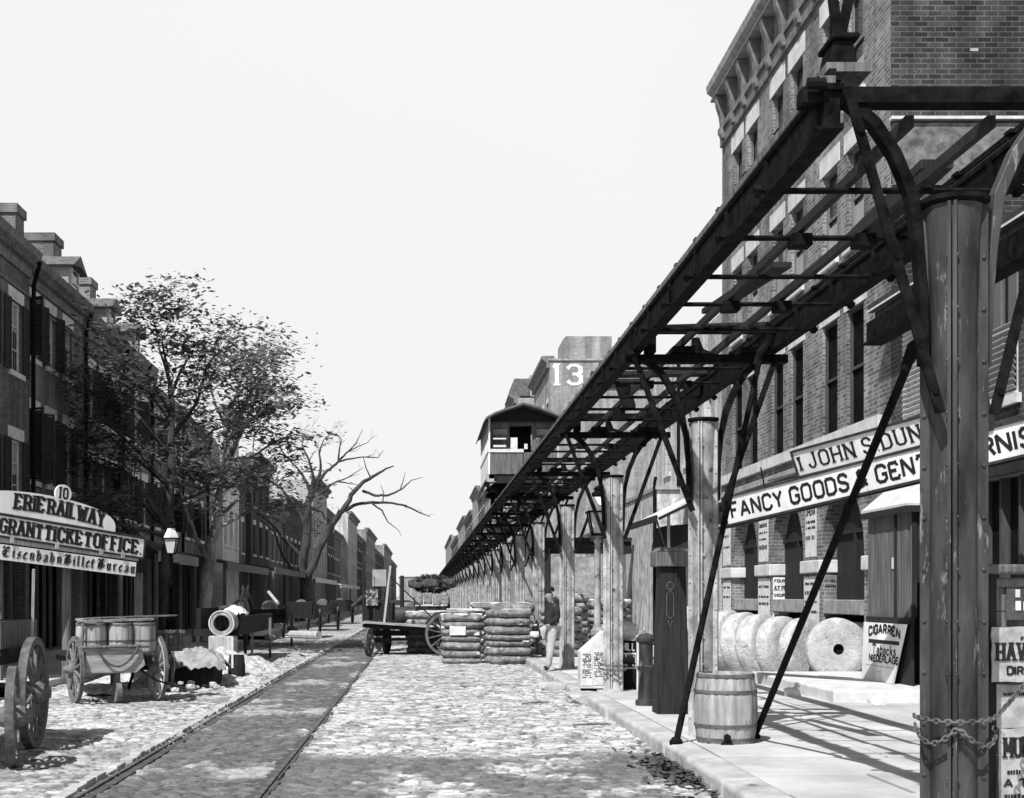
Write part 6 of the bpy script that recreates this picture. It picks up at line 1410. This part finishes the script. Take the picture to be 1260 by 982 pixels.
for tx, x0, x1 in (('EMI',-42,-9),('GRANT',-4,48),('TICKET',52,109),('OFFICE.',113.5,172)): a = wl(Bg,x0); Bg.letters(mb, tx, a+.022, .044, .245, t=.25, width=wl(Bg,x1)-a, slab=True, base=.0002, lift=.0006)
mb.build('letter_shade', M['ink_grey'], s2_)
Ba = Board(Bg.p(0, gh+.05, .01), Bg.u, Bg.v)
sg = thing('ticket_office_sign', 'arched white board lettered ERIE RAILWAY with a round number 10 on top', 'sign', Ba.p(gw/2,.2,0), GB)
x0, x1 = wl(Ba,-44), wl(Ba,138); xc, hw = (x0+x1)/2, (x1-x0)/2
pts = [(xc-hw*math.cos(math.pi*k/40), .47*math.sin(math.pi*k/40)**.62) for k in range(41)]
MB().prism([Ba.p(q, r_, -.05) for q, r_ in pts], Ba.n*.05).build('arched_panel', M['sign_white'], sg)
cv = lambda x: .11*(1-((x-xc)/hw)**2)-.05
mb = MB(); m2 = MB()
for tx, q0, q1 in (('ERIE',11.5,46.5),('RAILWAY',53,122)):
    a = wl(Ba,q0); Ba.letters(mb, tx, a, .085, .26, t=.27, width=wl(Ba,q1)-a, slab=True, base=.001, curve=cv); Ba.letters(m2, tx, a+.024, .07, .26, t=.25, width=wl(Ba,q1)-a, slab=True, base=.0002, lift=.0006, curve=cv)
mb.build('lettering', M['ink'], sg); m2.build('letter_shade', M['ink_grey'], sg)
cx_ = wl(Ba, 69.5)
MB().prism([Ba.p(cx_+.172*math.cos(2*math.pi*k/32), .555+.172*math.sin(2*math.pi*k/32), -.045) for k in range(32)], Ba.n*.05).build('round_panel', M['sign_white'], sg)
mb = MB(); Ba.letters(mb, '10', cx_-.085, .47, .19, t=.2, width=.175, slab=True, base=.006); mb.build('number', M['ink'], sg)
Be = pixb((-66, 680), (168, 709.5), (-66, 662)); ew_ = wl(Be, 168); eh = .335*52/62
s3_ = thing('ticket_office_sign', 'lowest white board lettered in black letter Eisenbahn Billet Bureau', 'sign', Be.p(ew_/2,0,0), GB)
mb = MB(); Be.slab(mb, 0, ew_, 0, eh, -.05, 0); mb.build('sign_panel', M['sign_white'], s3_)
mb = MB(); Be.slab(mb, 0, ew_+.05, eh+.03, eh+.12, -.05, -.01)
for x in (12, 68, 123, 150): q = wl(Be, x); Be.slab(mb, q-.04, q+.04, eh+.05, eh+.15, -.009, .03)
mb.build('batten', M['wood_pale'], s3_)
mb = MB()
for tx, x0, x1 in (('Eisenbahn',2,75),('Billet',79,115.5),('Bureau',120.5,166.5)): a = wl(Be,x0); Be.letters(mb, tx, a, .062, .185, t=.30, width=wl(Be,x1)-a, nib=True, base=.001)
mb.build('lettering', M['ink'], s3_)
# ---------------------------------------------------------------- carts on the left
fw = thing('freight_wagon', 'big spoked freight wagon cut off by the left edge', 'wagon', (-5, 15, 0))
wheel(fw, (-4.34, 15.4, .62), .62, (1,.06,0), 'cart_wood', 12, .09, .13); wheel(fw, (-4.08, 13.75, .50), .50, (1,.22,0), 'cart_wood', 12, .08, .12)
wheel(fw, (-5.7, 15.5, .62), .62, (1,.06,0), 'cart_wood', 12, .09, .13); wheel(fw, (-5.6, 14.0, .50), .50, (1,.22,0), 'cart_wood', 12, .08, .12)
mb = MB(); mb.box(-5.55,-4.55,12.8,16.3,.95,1.05); mb.box(-5.6,-4.5,15.0,16.3,1.051,1.12); mb.box(-5.3,-4.8,13.4,15.9,.58,.70); mb.build('bed', M['wood_dark'], fw)
mb = MB(); mb.box(-4.60,-4.55,14.9,16.3,1.12,1.42); mb.box(-5.55,-4.6,16.25,16.3,1.12,1.42); mb.build('side_board', M['wood'], fw)
for a, b in (((-5.7,15.5,.62),(-4.34,15.4,.62)), ((-5.6,13.95,.5),(-4.08,13.75,.5))): MB().tube([a,b], .055, 8).build('axle', M['iron'], fw)
MB().bar((-4.50,15.9,.9),(-4.42,15.7,2.0),.03,.03).build('stake', M['wood_pale'], fw)
for i, (z, w, m, lb) in enumerate([(1.13,.95,'wood','slatted crate at the bottom of the stack on the freight wagon'),(1.62,.9,'wood_dark','dark middle crate on the freight wagon'),(2.05,.9,'wood_pale','pale topmost box on the freight wagon')]):
    cr = thing('crate', lb, 'crate', (-5.35, 15.3, z), 'crates stacked on the freight wagon'); h = .42
    x0, x1, y0, y1 = -5.36-w/2, -5.36+w/2+(.03 if i != 1 else 0), 14.7, 15.8
    mb = MB(); n = 3
    for k in range(n):
        a = z+.01+h*k/n; mb.box(x1-.02,x1,y0,y1,a,a+h/n-.04); mb.box(x0,x0+.02,y0,y1,a,a+h/n-.04); mb.box(x0+.021,x1-.021,y0,y0+.02,a,a+h/n-.04); mb.box(x0+.021,x1-.021,y1-.02,y1,a,a+h/n-.04)
    mb.build('slats', M[m], cr)
    mb = MB()
    for xx in (x0+.05, x1-.10):
        for yy in (y0+.03, y1-.08): mb.box(xx,xx+.05,yy,yy+.05,z,z+h)
    mb.box(x0+.03,x1-.03,y0+.03,y1-.03,z,z+.02); mb.box(x0+.06,x1-.06,y0+.1,y1-.1,z+.03,z+h-.05); mb.build('corner_posts', M['wood_dark'], cr)
# hand cart with casks (built facing +y, then turned)
hc = thing('barrel_cart', 'two wheeled hand cart piled with pale casks in the street on the left', 'hand cart', (0,0,0))
wheel(hc, (-.66,0,.53), .53, (-1,0,0), 'cart_wood', 12, .055, .09); wheel(hc, (.66,-.05,.53), .53, (1,0,0), 'wood_pale', 12, .055, .09)
MB().tube([(-.66,0,.53),(.66,0,.53)], .04, 8).build('axle', M['iron'], hc)
mb = MB(); mb.box(-.58,.50,-.35,2.1,.70,.76); mb.box(-.5,-.42,-.3,2.6,.60,.699); mb.box(.42,.5,-.3,2.6,.60,.699); mb.build('bed', M['wood_dark'], hc)
mb = MB(); mb.prism([(-.60,-.42,.48),(.22,-.42,.48),(.36,-.42,.60),(.30,-.42,.86),(-.58,-.42,.86)], (0,.05,0)); mb.build('tail_board', M['wood_flat'], hc, bevel=.01)
mb = MB(); mb.tube([(-.66,-.45,.89),(.42,-.45,.90)], .028, 8); mb.tube([(-.62,-.3,.86),(-.60,-.3,1.3)], .022, 8); mb.tube([(-.70,-.3,1.28),(-.40,-.3,1.31)], .02, 8); mb.build('rail', M['wood'], hc)
pr = [(-.42+.66*k/14, -.475, .86-.30*math.sin(math.pi*k/14)**.8+(.06*k/14)) for k in range(15)]; MB().tube(pr, .02, 6).build('strap', M['rope'], hc)
pw = MB(); pw.lathe([(0,-.04),(.17,-.04),(.17,.04),(0,.04)], (-.05,-.25,.18), 18, axis='x'); pw.box(-.09,-.01,-.29,-.21,.18,.6); pw.lathe([(.06,-.11),(.06,.11)], (-.05,-.25,.52), 10, axis='x'); pw.build('prop_wheel', M['cart_wood'], hc)
MB().tube([(.25,-.3,.56),(.5,-.5,.36),(.78,-.6,.26)], [.02,.018,.012], 6).build('hook_bar', M['iron'], hc)
TH = R(30); hcl = Vector((-4.92, 22.2, 0)); hcr = 27
turn(hc, hcl, hcr)
def onc(x, y, z): v = Matrix.Rotation(R(hcr), 3, 'Z') @ Vector((x, y, z)); return hcl+v
cl_ = [(-.40,-.12,'left front pale cask on the hand cart'),(.02,-.14,'middle front pale cask with hoops on the hand cart'),(.40,-.10,'right front pale cask beside the slatted crate on the hand cart'),(-.36,.36,'left rear cask on the hand cart'),(.06,.36,'middle rear cask on the hand cart'),(.44,.38,'right rear cask on the hand cart')]
for i, (x, y, lb) in enumerate(cl_): barrel('cask', lb, onc(x,y,.765), .205, .50, hoops=((.03,.03),(.42,.02),(.92,.03)), bulge=.05, n=12, group='casks on the hand cart', seed=20+i)
for i, (a, b, z, lb) in enumerate([((-.60,-.2),(.55,.0),1.275,'front pale board lying over the casks'),((-.55,.25),(.75,.45),1.30,'rear pale board lying over the casks'),((-.3,.0),(1.0,.2),1.335,'topmost thin board sticking out over the casks')]):
    mb = MB(); p, q = onc(a[0],a[1],z), onc(b[0],b[1],z+.03); n = 8; dv = (q-p); sd = dv.cross(Vector((0,0,1))).normalized()*.15
    rg = random.Random(i); 
    prf = [p+dv*(k/n)-sd*rg.uniform(.8,1.15) for k in range(n+1)]+[p+dv*(k/n)+sd*rg.uniform(.8,1.15) for k in range(n,-1,-1)]
    tag(mb.prism(prf, (0,0,.035 if i < 2 else .02)).build('loose_board', M['canvas' if i < 2 else 'wood']), lb, 'board', 'boards over the casks')
ct = thing('slatted_crate', 'low slatted crate on the right end of the hand cart', 'crate', (0,0,0)); mb = MB()
for k in range(9): mb.box(-.35+k*.085,-.35+k*.085+.06,-.02,.0,.02,.36)
mb.box(-.36,.42,-.04,-.021,.30,.35); mb.box(-.36,.42,-.04,-.021,.04,.09); mb.box(-.34,.40,.01,.25,.0,.33); mb.build('slats', M['wood'], ct); turn(ct, onc(.86,.5,.77), hcr)
# second hand cart beyond, seen edge on, with its canvas load
h2_ = thing('second_hand_cart', 'low hand cart with an edge-on wheel beside the ash heap', 'hand cart', (0,0,0))
wheel(h2_, (.52,0,.47), .47, (1,0,0), 'wood_pale', 12, .055, .08); wheel(h2_, (-.52,0,.47), .47, (-1,0,0), 'cart_wood', 12, .055, .08)
mb = MB(); mb.box(-.44,.44,-.7,1.3,.58,.66); mb.box(-.44,-.40,-.7,1.3,.661,.86); mb.box(.40,.44,-.7,1.3,.661,.80); mb.build('bed', M['wood'], h2_); MB().tube([(-.5,0,.47),(.5,0,.47)], .035, 8).build('axle', M['iron'], h2_)
mb = MB(); mb.tube([(-.2,-.7,.6),(-.15,-.85,.35),(-.22,-.95,.1)], .025, 8); mb.build('prop_leg', M['iron'], h2_)
turn(h2_, (-4.98, 24.6, 0), 10)
for i, (x, y, z, w, m, lb) in enumerate([(-5.2,24.3,.69,.5,'wood_dark','dark flat box on the second hand cart'),(-5.05,24.9,.82,.42,'paper','small white box topping the second hand cart load')]):
    tag(MB().box(x-w/2,x+w/2,y-.25,y+.25,z,z+.13).build('flat_box', M[m], bevel=.012), lb, 'box')
def cloth(label, c, s, seed, mat='canvas'):
    q = strip(0,1,0,1,0,.03,.03,.0,seed); c = Vector(c)
    for v in q.v:
        x, y = v.x-.5, v.y-.5; rr = max(abs(x), abs(y))*2
        h = 1-rr**2.4+.30*noise.noise(Vector((x*5+seed, y*5, 1)))+.28*noise.noise(Vector((x*14+seed, y*14, 2)))
        v.x, v.y, v.z = c.x+x*s[0]*(1+.2*noise.noise(Vector((y*4, seed, 0)))), c.y+y*s[1], max(.02, c.z+h*s[2])
    o = q.build('canvas_heap', M[mat], smooth=True); return tag(o, label, 'canvas')
cloth('crumpled pale canvas thrown over dark boxes by the second hand cart', (-4.3,25.9,.40), (1.25,1.25,.30), 3)
tag(MB().box(-4.75,-3.85,25.5,26.6,.0,.55).build('covered_box', M['wood_dark'], bevel=.02), 'dark box under the crumpled canvas', 'box')
kp = thing('tar_keg', 'small dark keg at the end of the crumpled canvas', 'keg', (-3.7,26.6,0)); MB().lathe([(.14,.0),(.17,.2),(.17,.35),(.14,.55),(.10,.55),(.10,.5),(0,.5)], (-3.62,26.9,0), 14).build('body', M['wood_dark'], kp); MB().box(-3.70,-3.66,26.72,26.75,.3,.9).build('white_stave', M['sash'], kp)
# ash heap
mb = strip(-6.6,-2.98,23.5,34,0,.09,.09,0)
for v in mb.v:
    d = 0
    for (cx_, cy_, r, h) in ((-4.4,29.0,1.5,.34),(-3.9,27.3,.9,.2),(-4.9,31.5,1.7,.42),(-5.2,26.5,1.2,.28),(-3.6,29.8,.8,.12),(-5.6,24.5,.9,.14)): d = max(d, h*max(0,1-((v.x-cx_)/r)**2-((v.y-cy_)/(r*1.3))**2))
    v.z = d*(1+.5*noise.noise(v*3.1))+(.05*noise.noise(Vector((v.x*8,v.y*8,0)))+.04*noise.noise(Vector((v.x*19,v.y*19,4))) if d > .01 else -.03)
tag(mb.build('ash_heap', M['rubble'], smooth=False, fix=False), 'bright heap of ash and rubble in the street on the left', 'rubble', kind='stuff')
rg = random.Random(14); q = MB()
for i in range(130):
    x, y = rg.uniform(-5.8,-3.1), rg.uniform(24,33); s = rg.uniform(.02,.07); r0 = rock((x,y,rg.uniform(.05,.22)), (s*1.6,s,s), i, 1); q.add(r0.v, r0.f)
tag(q.build('loose_rubble', M['rubble'], fix=False), 'broken stones scattered over the ash heap', 'rubble', kind='stuff')
# cask cart farther on
kc = thing('cask_cart', 'dark high cart with one thin wheel standing beyond the ash heap', 'cart', (-5, 36, 0))
wheel(kc, (-4.15,37.6,.55), .55, (1,.1,0), 'wood_flat', 12, .06, .09); wheel(kc, (-5.6,37.7,.55), .55, (1,.1,0), 'wood_dark', 12, .06, .09)
mb = MB(); mb.box(-5.4,-4.35,32.6,40,.75,.9); mb.box(-5.4,-5.3,33,40,.901,1.4); mb.box(-4.45,-4.35,33,40,.901,1.2); mb.build('bed', M['wood_dark'], kc); MB().tube([(-5.6,37.7,.55),(-4.15,37.6,.55)], .05, 8).build('axle', M['iron'], kc)
mb = MB(); mb.tube([(-4.3,38.6,1.8),(-3.9,37.2,1.5)], .045, 8); mb.tube([(-3.9,41,.55),(-3.0,40,.55)], .12, 10); mb.build('shaft_pole', M['wood_pale'], kc); MB().box(-4.5,-4.44,36.2,36.26,.0,.75).build('prop', M['wood_pale'], kc)
ck = thing('open_cask', 'round open cask end facing the street behind the ash heap', 'cask', (-4.68, 32.3, 1.05)); mb = MB(); mb.lathe([(.19,-.06),(.27,-.06),(.28,.0),(.27,.3),(.30,.5),(.30,.7),(.26,1.0),(.19,1.0),(.22,.5),(.19,.0)], (-4.68,32.2,1.06), 26, axis='y', caps=False); mb.f += [tuple(range(26)[::-1])][:0]; mb.build('staves', M['stave'], ck, smooth=True); m2 = MB(); m2.lathe([(.21,.55),(.0,.55)], (-4.68,32.2,1.06), 20, axis='y', caps=False); m2.build('inner_head', M['wood'], ck, fix=False)
m2 = MB(); m2.lathe([(.275,-.08),(.30,-.08),(.30,.02),(.285,.02)], (-4.68,32.2,1.06), 26, axis='y', caps=False); m2.build('hoop', M['stone'], ck)
cloth('white sheet hanging off the back of the cask cart', (-4.52,33.3,1.25), (.55,.8,.2), 9, 'paper'); 
st2 = thing('cask_stand', 'pale block stand under the open cask', 'stand', (-4.68,32.3,0)); MB().box(-4.98,-4.40,32.1,32.9,.0,.76).build('block', M['wood_pale'], st2, bevel=.03)
# distant dark carts along the far kerb
for i, (y, x, lb) in enumerate([(47,-5.2,'dark loaded cart parked beyond the cask cart'),(56,-4.9,'dark cart standing under the long awning'),(68,-4.9,'distant dark cart by the bare tree'),(84,-5.0,'far dark cart beyond the bare tree')]):
    t = thing('parked_cart', lb, 'cart', (0,0,0), 'dark carts along the far kerb')
    mb = MB(); mb.box(-.6,.6,-1.6,1.8,.8,.95); mb.box(-.6,-.55,-1.5,1.8,.951,1.35); mb.box(.55,.6,-1.5,1.8,.951,1.35); mb.box(-.5,.5,-1.2,1.5,.951,1.25+.2*(i % 2)); mb.build('bed', M['wood_dark'], t)
    for sx in (-.74,.74): wheel(t, (sx,0,.58), .58, (1,0,0), 'wood_dark', 12)
    MB().lathe([(.25,0),(.31,.35),(.25,.7)], (0,-.6,1.25), 12, axis='y').build('load', M['stave' if i == 0 else 'wood'], t)
    turn(t, (x, y, 0), 4-3*i)
gaslamp('far gas street lamp with a white lantern roof in front of the awnings', -6.3, 34.6, white=False)
# ---------------------------------------------------------------- trees
def grow_tree(name, label, base, limbs, leaf, seed, trunkmat, leafmat=None, twig=(4, 3), size=.17, flat=.35, clump=(26, 46), droop=0):
    """limbs: polylines [(x,y,z,r), ...] in world metres; twigs and leaves sprout along them"""
    t = thing(name, label, 'tree', base); rg = random.Random(seed)
    mb = MB(); tips = []
    def limb(pts, depth):
        P_ = [Vector(p[:3]) for p in pts]; rs = [p[3] for p in pts]
        # soften the polyline
        Q = []; S = []
        for i in range(len(P_)-1):
            for k in range(4):
                f = k/4; Q.append(P_[i].lerp(P_[i+1], f)+Vector((rg.gauss(0,1),rg.gauss(0,1),rg.gauss(0,1)))*rs[i]*.18*(1 if i or k else 0)); S.append(rs[i]*(1-f)+rs[i+1]*f)
        Q.append(P_[-1]); S.append(rs[-1])
        mb.tube(Q, S, 9 if S[0] > .08 else 5, caps=True)
        L = (P_[-1]-P_[0]).length
        if depth > 0:
            n = twig[0] if depth == 2 else twig[1]
            for k in range(n):
                f = rg.uniform(.35, 1.0); i = min(int(f*(len(Q)-1)), len(Q)-2); o = Q[i]; d0 = (Q[i+1]-Q[i]).normalized()
                d = (d0+Vector((rg.gauss(0,.7), rg.gauss(0,.7), rg.gauss(.15-droop,.42)))).normalized(); ln = rg.uniform(.5,1.25)*(1.25 if depth == 2 else .7); r0 = max(.008, S[i]*.5)
                a = o+d*ln*.5+Vector((rg.gauss(0,.1),rg.gauss(0,.1),rg.gauss(.04,.08)))*ln; b = a+(d+Vector((rg.gauss(0,.35),rg.gauss(0,.35),rg.gauss(.1,.25)))).normalized()*ln*.55
                limb([(*o, min(r0,.05)), (*a, min(r0,.05)*.65), (*b, .006)], depth-1)
        tips.append((Q[-1], depth)); tips.append((Q[len(Q)//2], depth))
    for l in limbs: limb(l[0], l[1])
    mb.build('trunk', M[trunkmat], t, smooth=True)
    if leafmat:
        lf_ = MB()
        for (c, d) in tips:
            if d > 1: continue
            n = rg.randint(*clump)
            for _ in range(n):
                o = c+Vector((rg.gauss(0,.42), rg.gauss(0,.42), rg.gauss(0,.36)*flat)); s = size*rg.choice([.5,.7,.8,1.0,1.35])
                a = rg.uniform(0,6.28); u = Vector((math.cos(a), math.sin(a), rg.gauss(-.1,.28))).normalized(); w = u.cross(Vector((rg.gauss(0,.35),rg.gauss(0,.35),1))).normalized()
                lf_.add([o-u*s*.5, o+w*s*.27, o+u*s*.55, o-w*s*.27], [(0,1,2,3)])
        lf_.build('crown', M[leafmat], t, fix=False)
    return t
def px(p, pts, seed=0, spread=0):
    rg = random.Random(seed); out = []; y = 0
    for i, (x, yy, r) in enumerate(pts):
        v = W(x, yy, p); dy = y; out.append((v.x, v.y+dy, v.z, r)); y += rg.uniform(-spread, spread)
    return out
# leafy tree behind the ticket office boards (dark trunk)
p = 42.5
L1 = [(px(p, [(206,820,.22),(204,760,.19),(203,700,.17),(207,640,.15),(210,580,.13),(211,530,.11),(210,490,.08),(206,450,.05),(198,420,.02)], 1, .12), 1)]
for k, pl_ in enumerate([[(203,700,.12),(190,680,.09),(170,662,.06),(140,640,.04),(112,610,.02)], [(206,650,.09),(180,610,.06),(150,575,.04),(112,560,.02)], [(208,600,.08),(175,560,.05),(130,520,.03),(95,515,.015)], [(209,600,.08),(235,560,.05),(262,530,.03),(285,520,.015)],
                         [(210,560,.07),(180,520,.05),(150,490,.03),(122,478,.015)], [(211,540,.07),(235,490,.05),(255,450,.03),(270,425,.015)], [(211,510,.06),(190,470,.04),(165,445,.02),(150,430,.01)], [(210,490,.06),(222,455,.04),(230,432,.02),(226,418,.01)], [(210,475,.05),(202,435,.03),(194,405,.015),(190,385,.008)], [(205,450,.03),(196,415,.02),(200,390,.01)],
                         [(207,630,.07),(225,610,.05),(245,600,.03),(262,612,.01)], [(209,520,.06),(160,500,.04),(125,490,.02),(105,480,.01)], [(210,490,.05),(240,470,.03),(262,478,.02),(285,470,.01)], [(207,640,.06),(185,640,.04),(160,615,.03),(135,600,.01)], [(208,600,.06),(160,560,.04),(120,530,.02),(95,545,.01)], [(209,570,.06),(170,545,.04),(140,540,.02),(110,590,.01)], [(210,545,.06),(240,545,.04),(262,570,.02),(275,590,.01)], [(210,520,.05),(180,480,.03),(150,465,.02),(130,500,.01)], [(206,660,.06),(165,650,.04),(140,640,.02),(118,645,.01)]]):
    L1.append((px(p, pl_, 10+k, 1.1), 2))
grow_tree('leafy_tree', 'tall leafy street tree with a dark trunk behind the ticket office boards', (-7.4, 40, .12), L1, True, 5, 'bark', 'leaf', twig=(5,2), size=.20, flat=.24, clump=(9,27))
# second leafy tree with a pale mottled trunk
p = 38.0
L2 = [(px(p, [(254,790,.24),(252,730,.21),(256,690,.19),(262,655,.16),(268,610,.13),(274,560,.11),(280,520,.08),(284,490,.04)], 2, .12), 1)]
for k, pl_ in enumerate([[(258,690,.10),(244,668,.08),(235,640,.06),(228,600,.04),(232,560,.02)], [(268,610,.10),(290,570,.07),(305,540,.05),(325,522,.03),(338,510,.015)], [(274,570,.08),(300,540,.05),(315,515,.03),(328,498,.012)], [(276,550,.08),(300,500,.05),(315,460,.03),(322,445,.012)],
                         [(280,520,.07),(292,480,.04),(300,458,.02),(308,442,.01)], [(278,530,.06),(262,490,.04),(255,465,.02),(258,448,.01)], [(282,510,.05),(310,490,.03),(335,480,.02),(350,476,.01)], [(264,640,.08),(295,610,.05),(315,580,.03),(330,565,.015)], [(262,650,.07),(285,640,.05),(310,625,.03),(335,632,.012)], [(281,500,.05),(300,485,.03),(315,478,.02),(325,470,.01)], [(270,600,.06),(250,560,.04),(240,530,.02),(222,520,.01)], [(276,545,.06),(305,525,.04),(325,530,.02),(340,522,.01)], [(274,565,.07),(310,560,.04),(345,545,.03),(368,540,.01)], [(268,600,.06),(300,600,.04),(335,600,.02),(355,592,.01)], [(272,580,.06),(245,545,.04),(225,500,.02),(215,480,.01)], [(280,520,.05),(300,505,.03),(322,520,.02),(340,500,.01)]]):
    L2.append((px(p, pl_, 30+k, 1.1), 2))
grow_tree('leafy_tree', 'leafy street tree with a pale mottled trunk beside the far gas lamp', (-7.0, 44.7, .12), L2, True, 8, 'bark_pale', 'leaf_pale', twig=(5,2), size=.20, flat=.24, clump=(8,25))
# bare tree leaning over the street
p = 20.0
L3 = [(px(p, [(374,768,.36),(374,730,.33),(372,700,.30),(377,660,.27),(380,620,.24),(386,600,.18)], 3, .1), 0),
      (px(p, [(368,775,.30),(374,725,.28),(385,698,.24),(401,660,.21),(415,638,.19),(424,626,.17),(437,605,.14),(446,595,.12),(458,587,.10),(475,577,.06),(485,574,.03)], 4, .15), 1),
      (px(p, [(424,628,.13),(440,620,.10),(458,618,.09),(478,618,.07),(498,621,.06),(515,629,.045),(530,635,.02)], 5, .3), 1),
      (px(p, [(458,620,.06),(470,628,.05),(477,642,.035),(490,652,.02),(494,660,.01)], 6, .1), 0),
      (px(p, [(446,604,.09),(462,610,.08),(478,610,.07),(495,602,.05),(506,592,.03),(520,588,.015)], 7, .3), 1),
      (px(p, [(492,604,.04),(496,592,.03),(499,580,.01)], 8, .1), 0), (px(p, [(457,590,.05),(450,575,.035),(447,562,.02)], 9, .2), 0), (px(p, [(471,618,.04),(472,606,.03),(468,596,.01)], 10, .1), 0),
      (px(p, [(388,605,.16),(392,592,.13),(400,582,.10),(412,572,.08),(417,566,.07),(425,558,.055),(438,545,.03),(446,528,.012)], 11, .3), 1),
      (px(p, [(417,568,.07),(430,565,.055),(445,562,.04),(465,563,.03),(472,554,.012)], 12, .3), 1), (px(p, [(416,570,.07),(418,552,.05),(420,540,.03),(413,532,.012)], 13, .2), 1), (px(p, [(425,558,.05),(440,550,.035),(452,545,.02),(461,535,.01)], 14, .2), 1),
      (px(p, [(390,598,.10),(402,598,.06),(415,592,.05),(430,595,.03),(445,597,.012)], 15, .3), 0), (px(p, [(392,610,.08),(410,595,.05),(428,588,.04),(448,575,.012)], 16, .3), 1),
      (px(p, [(386,612,.16),(378,595,.10),(368,578,.07),(352,562,.05),(340,545,.03),(330,535,.012)], 17, .6), 2), (px(p, [(386,605,.14),(386,585,.09),(380,565,.06),(372,548,.03),(378,530,.012)], 18, .5), 2), (px(p, [(388,600,.12),(395,575,.08),(392,555,.05),(398,540,.03),(410,530,.012)], 19, .4), 2),
      (px(p, [(378,650,.14),(362,620,.10),(345,600,.07),(322,585,.05),(300,580,.02)], 20, .6), 2), (px(p, [(376,690,.14),(352,665,.10),(335,645,.07),(318,632,.06),(295,630,.03)], 21, .4), 1), (px(p, [(362,705,.10),(345,680,.07),(338,655,.05),(322,640,.03)], 22, .5), 1),
      (px(p, [(384,625,.10),(396,630,.06),(400,640,.03)], 23, .2), 0)]
grow_tree('bare_tree', 'large bare tree with forked limbs leaning out over the street', (-7.3, 85, .12), L3, False, 3, 'bark', None, twig=(6,3))
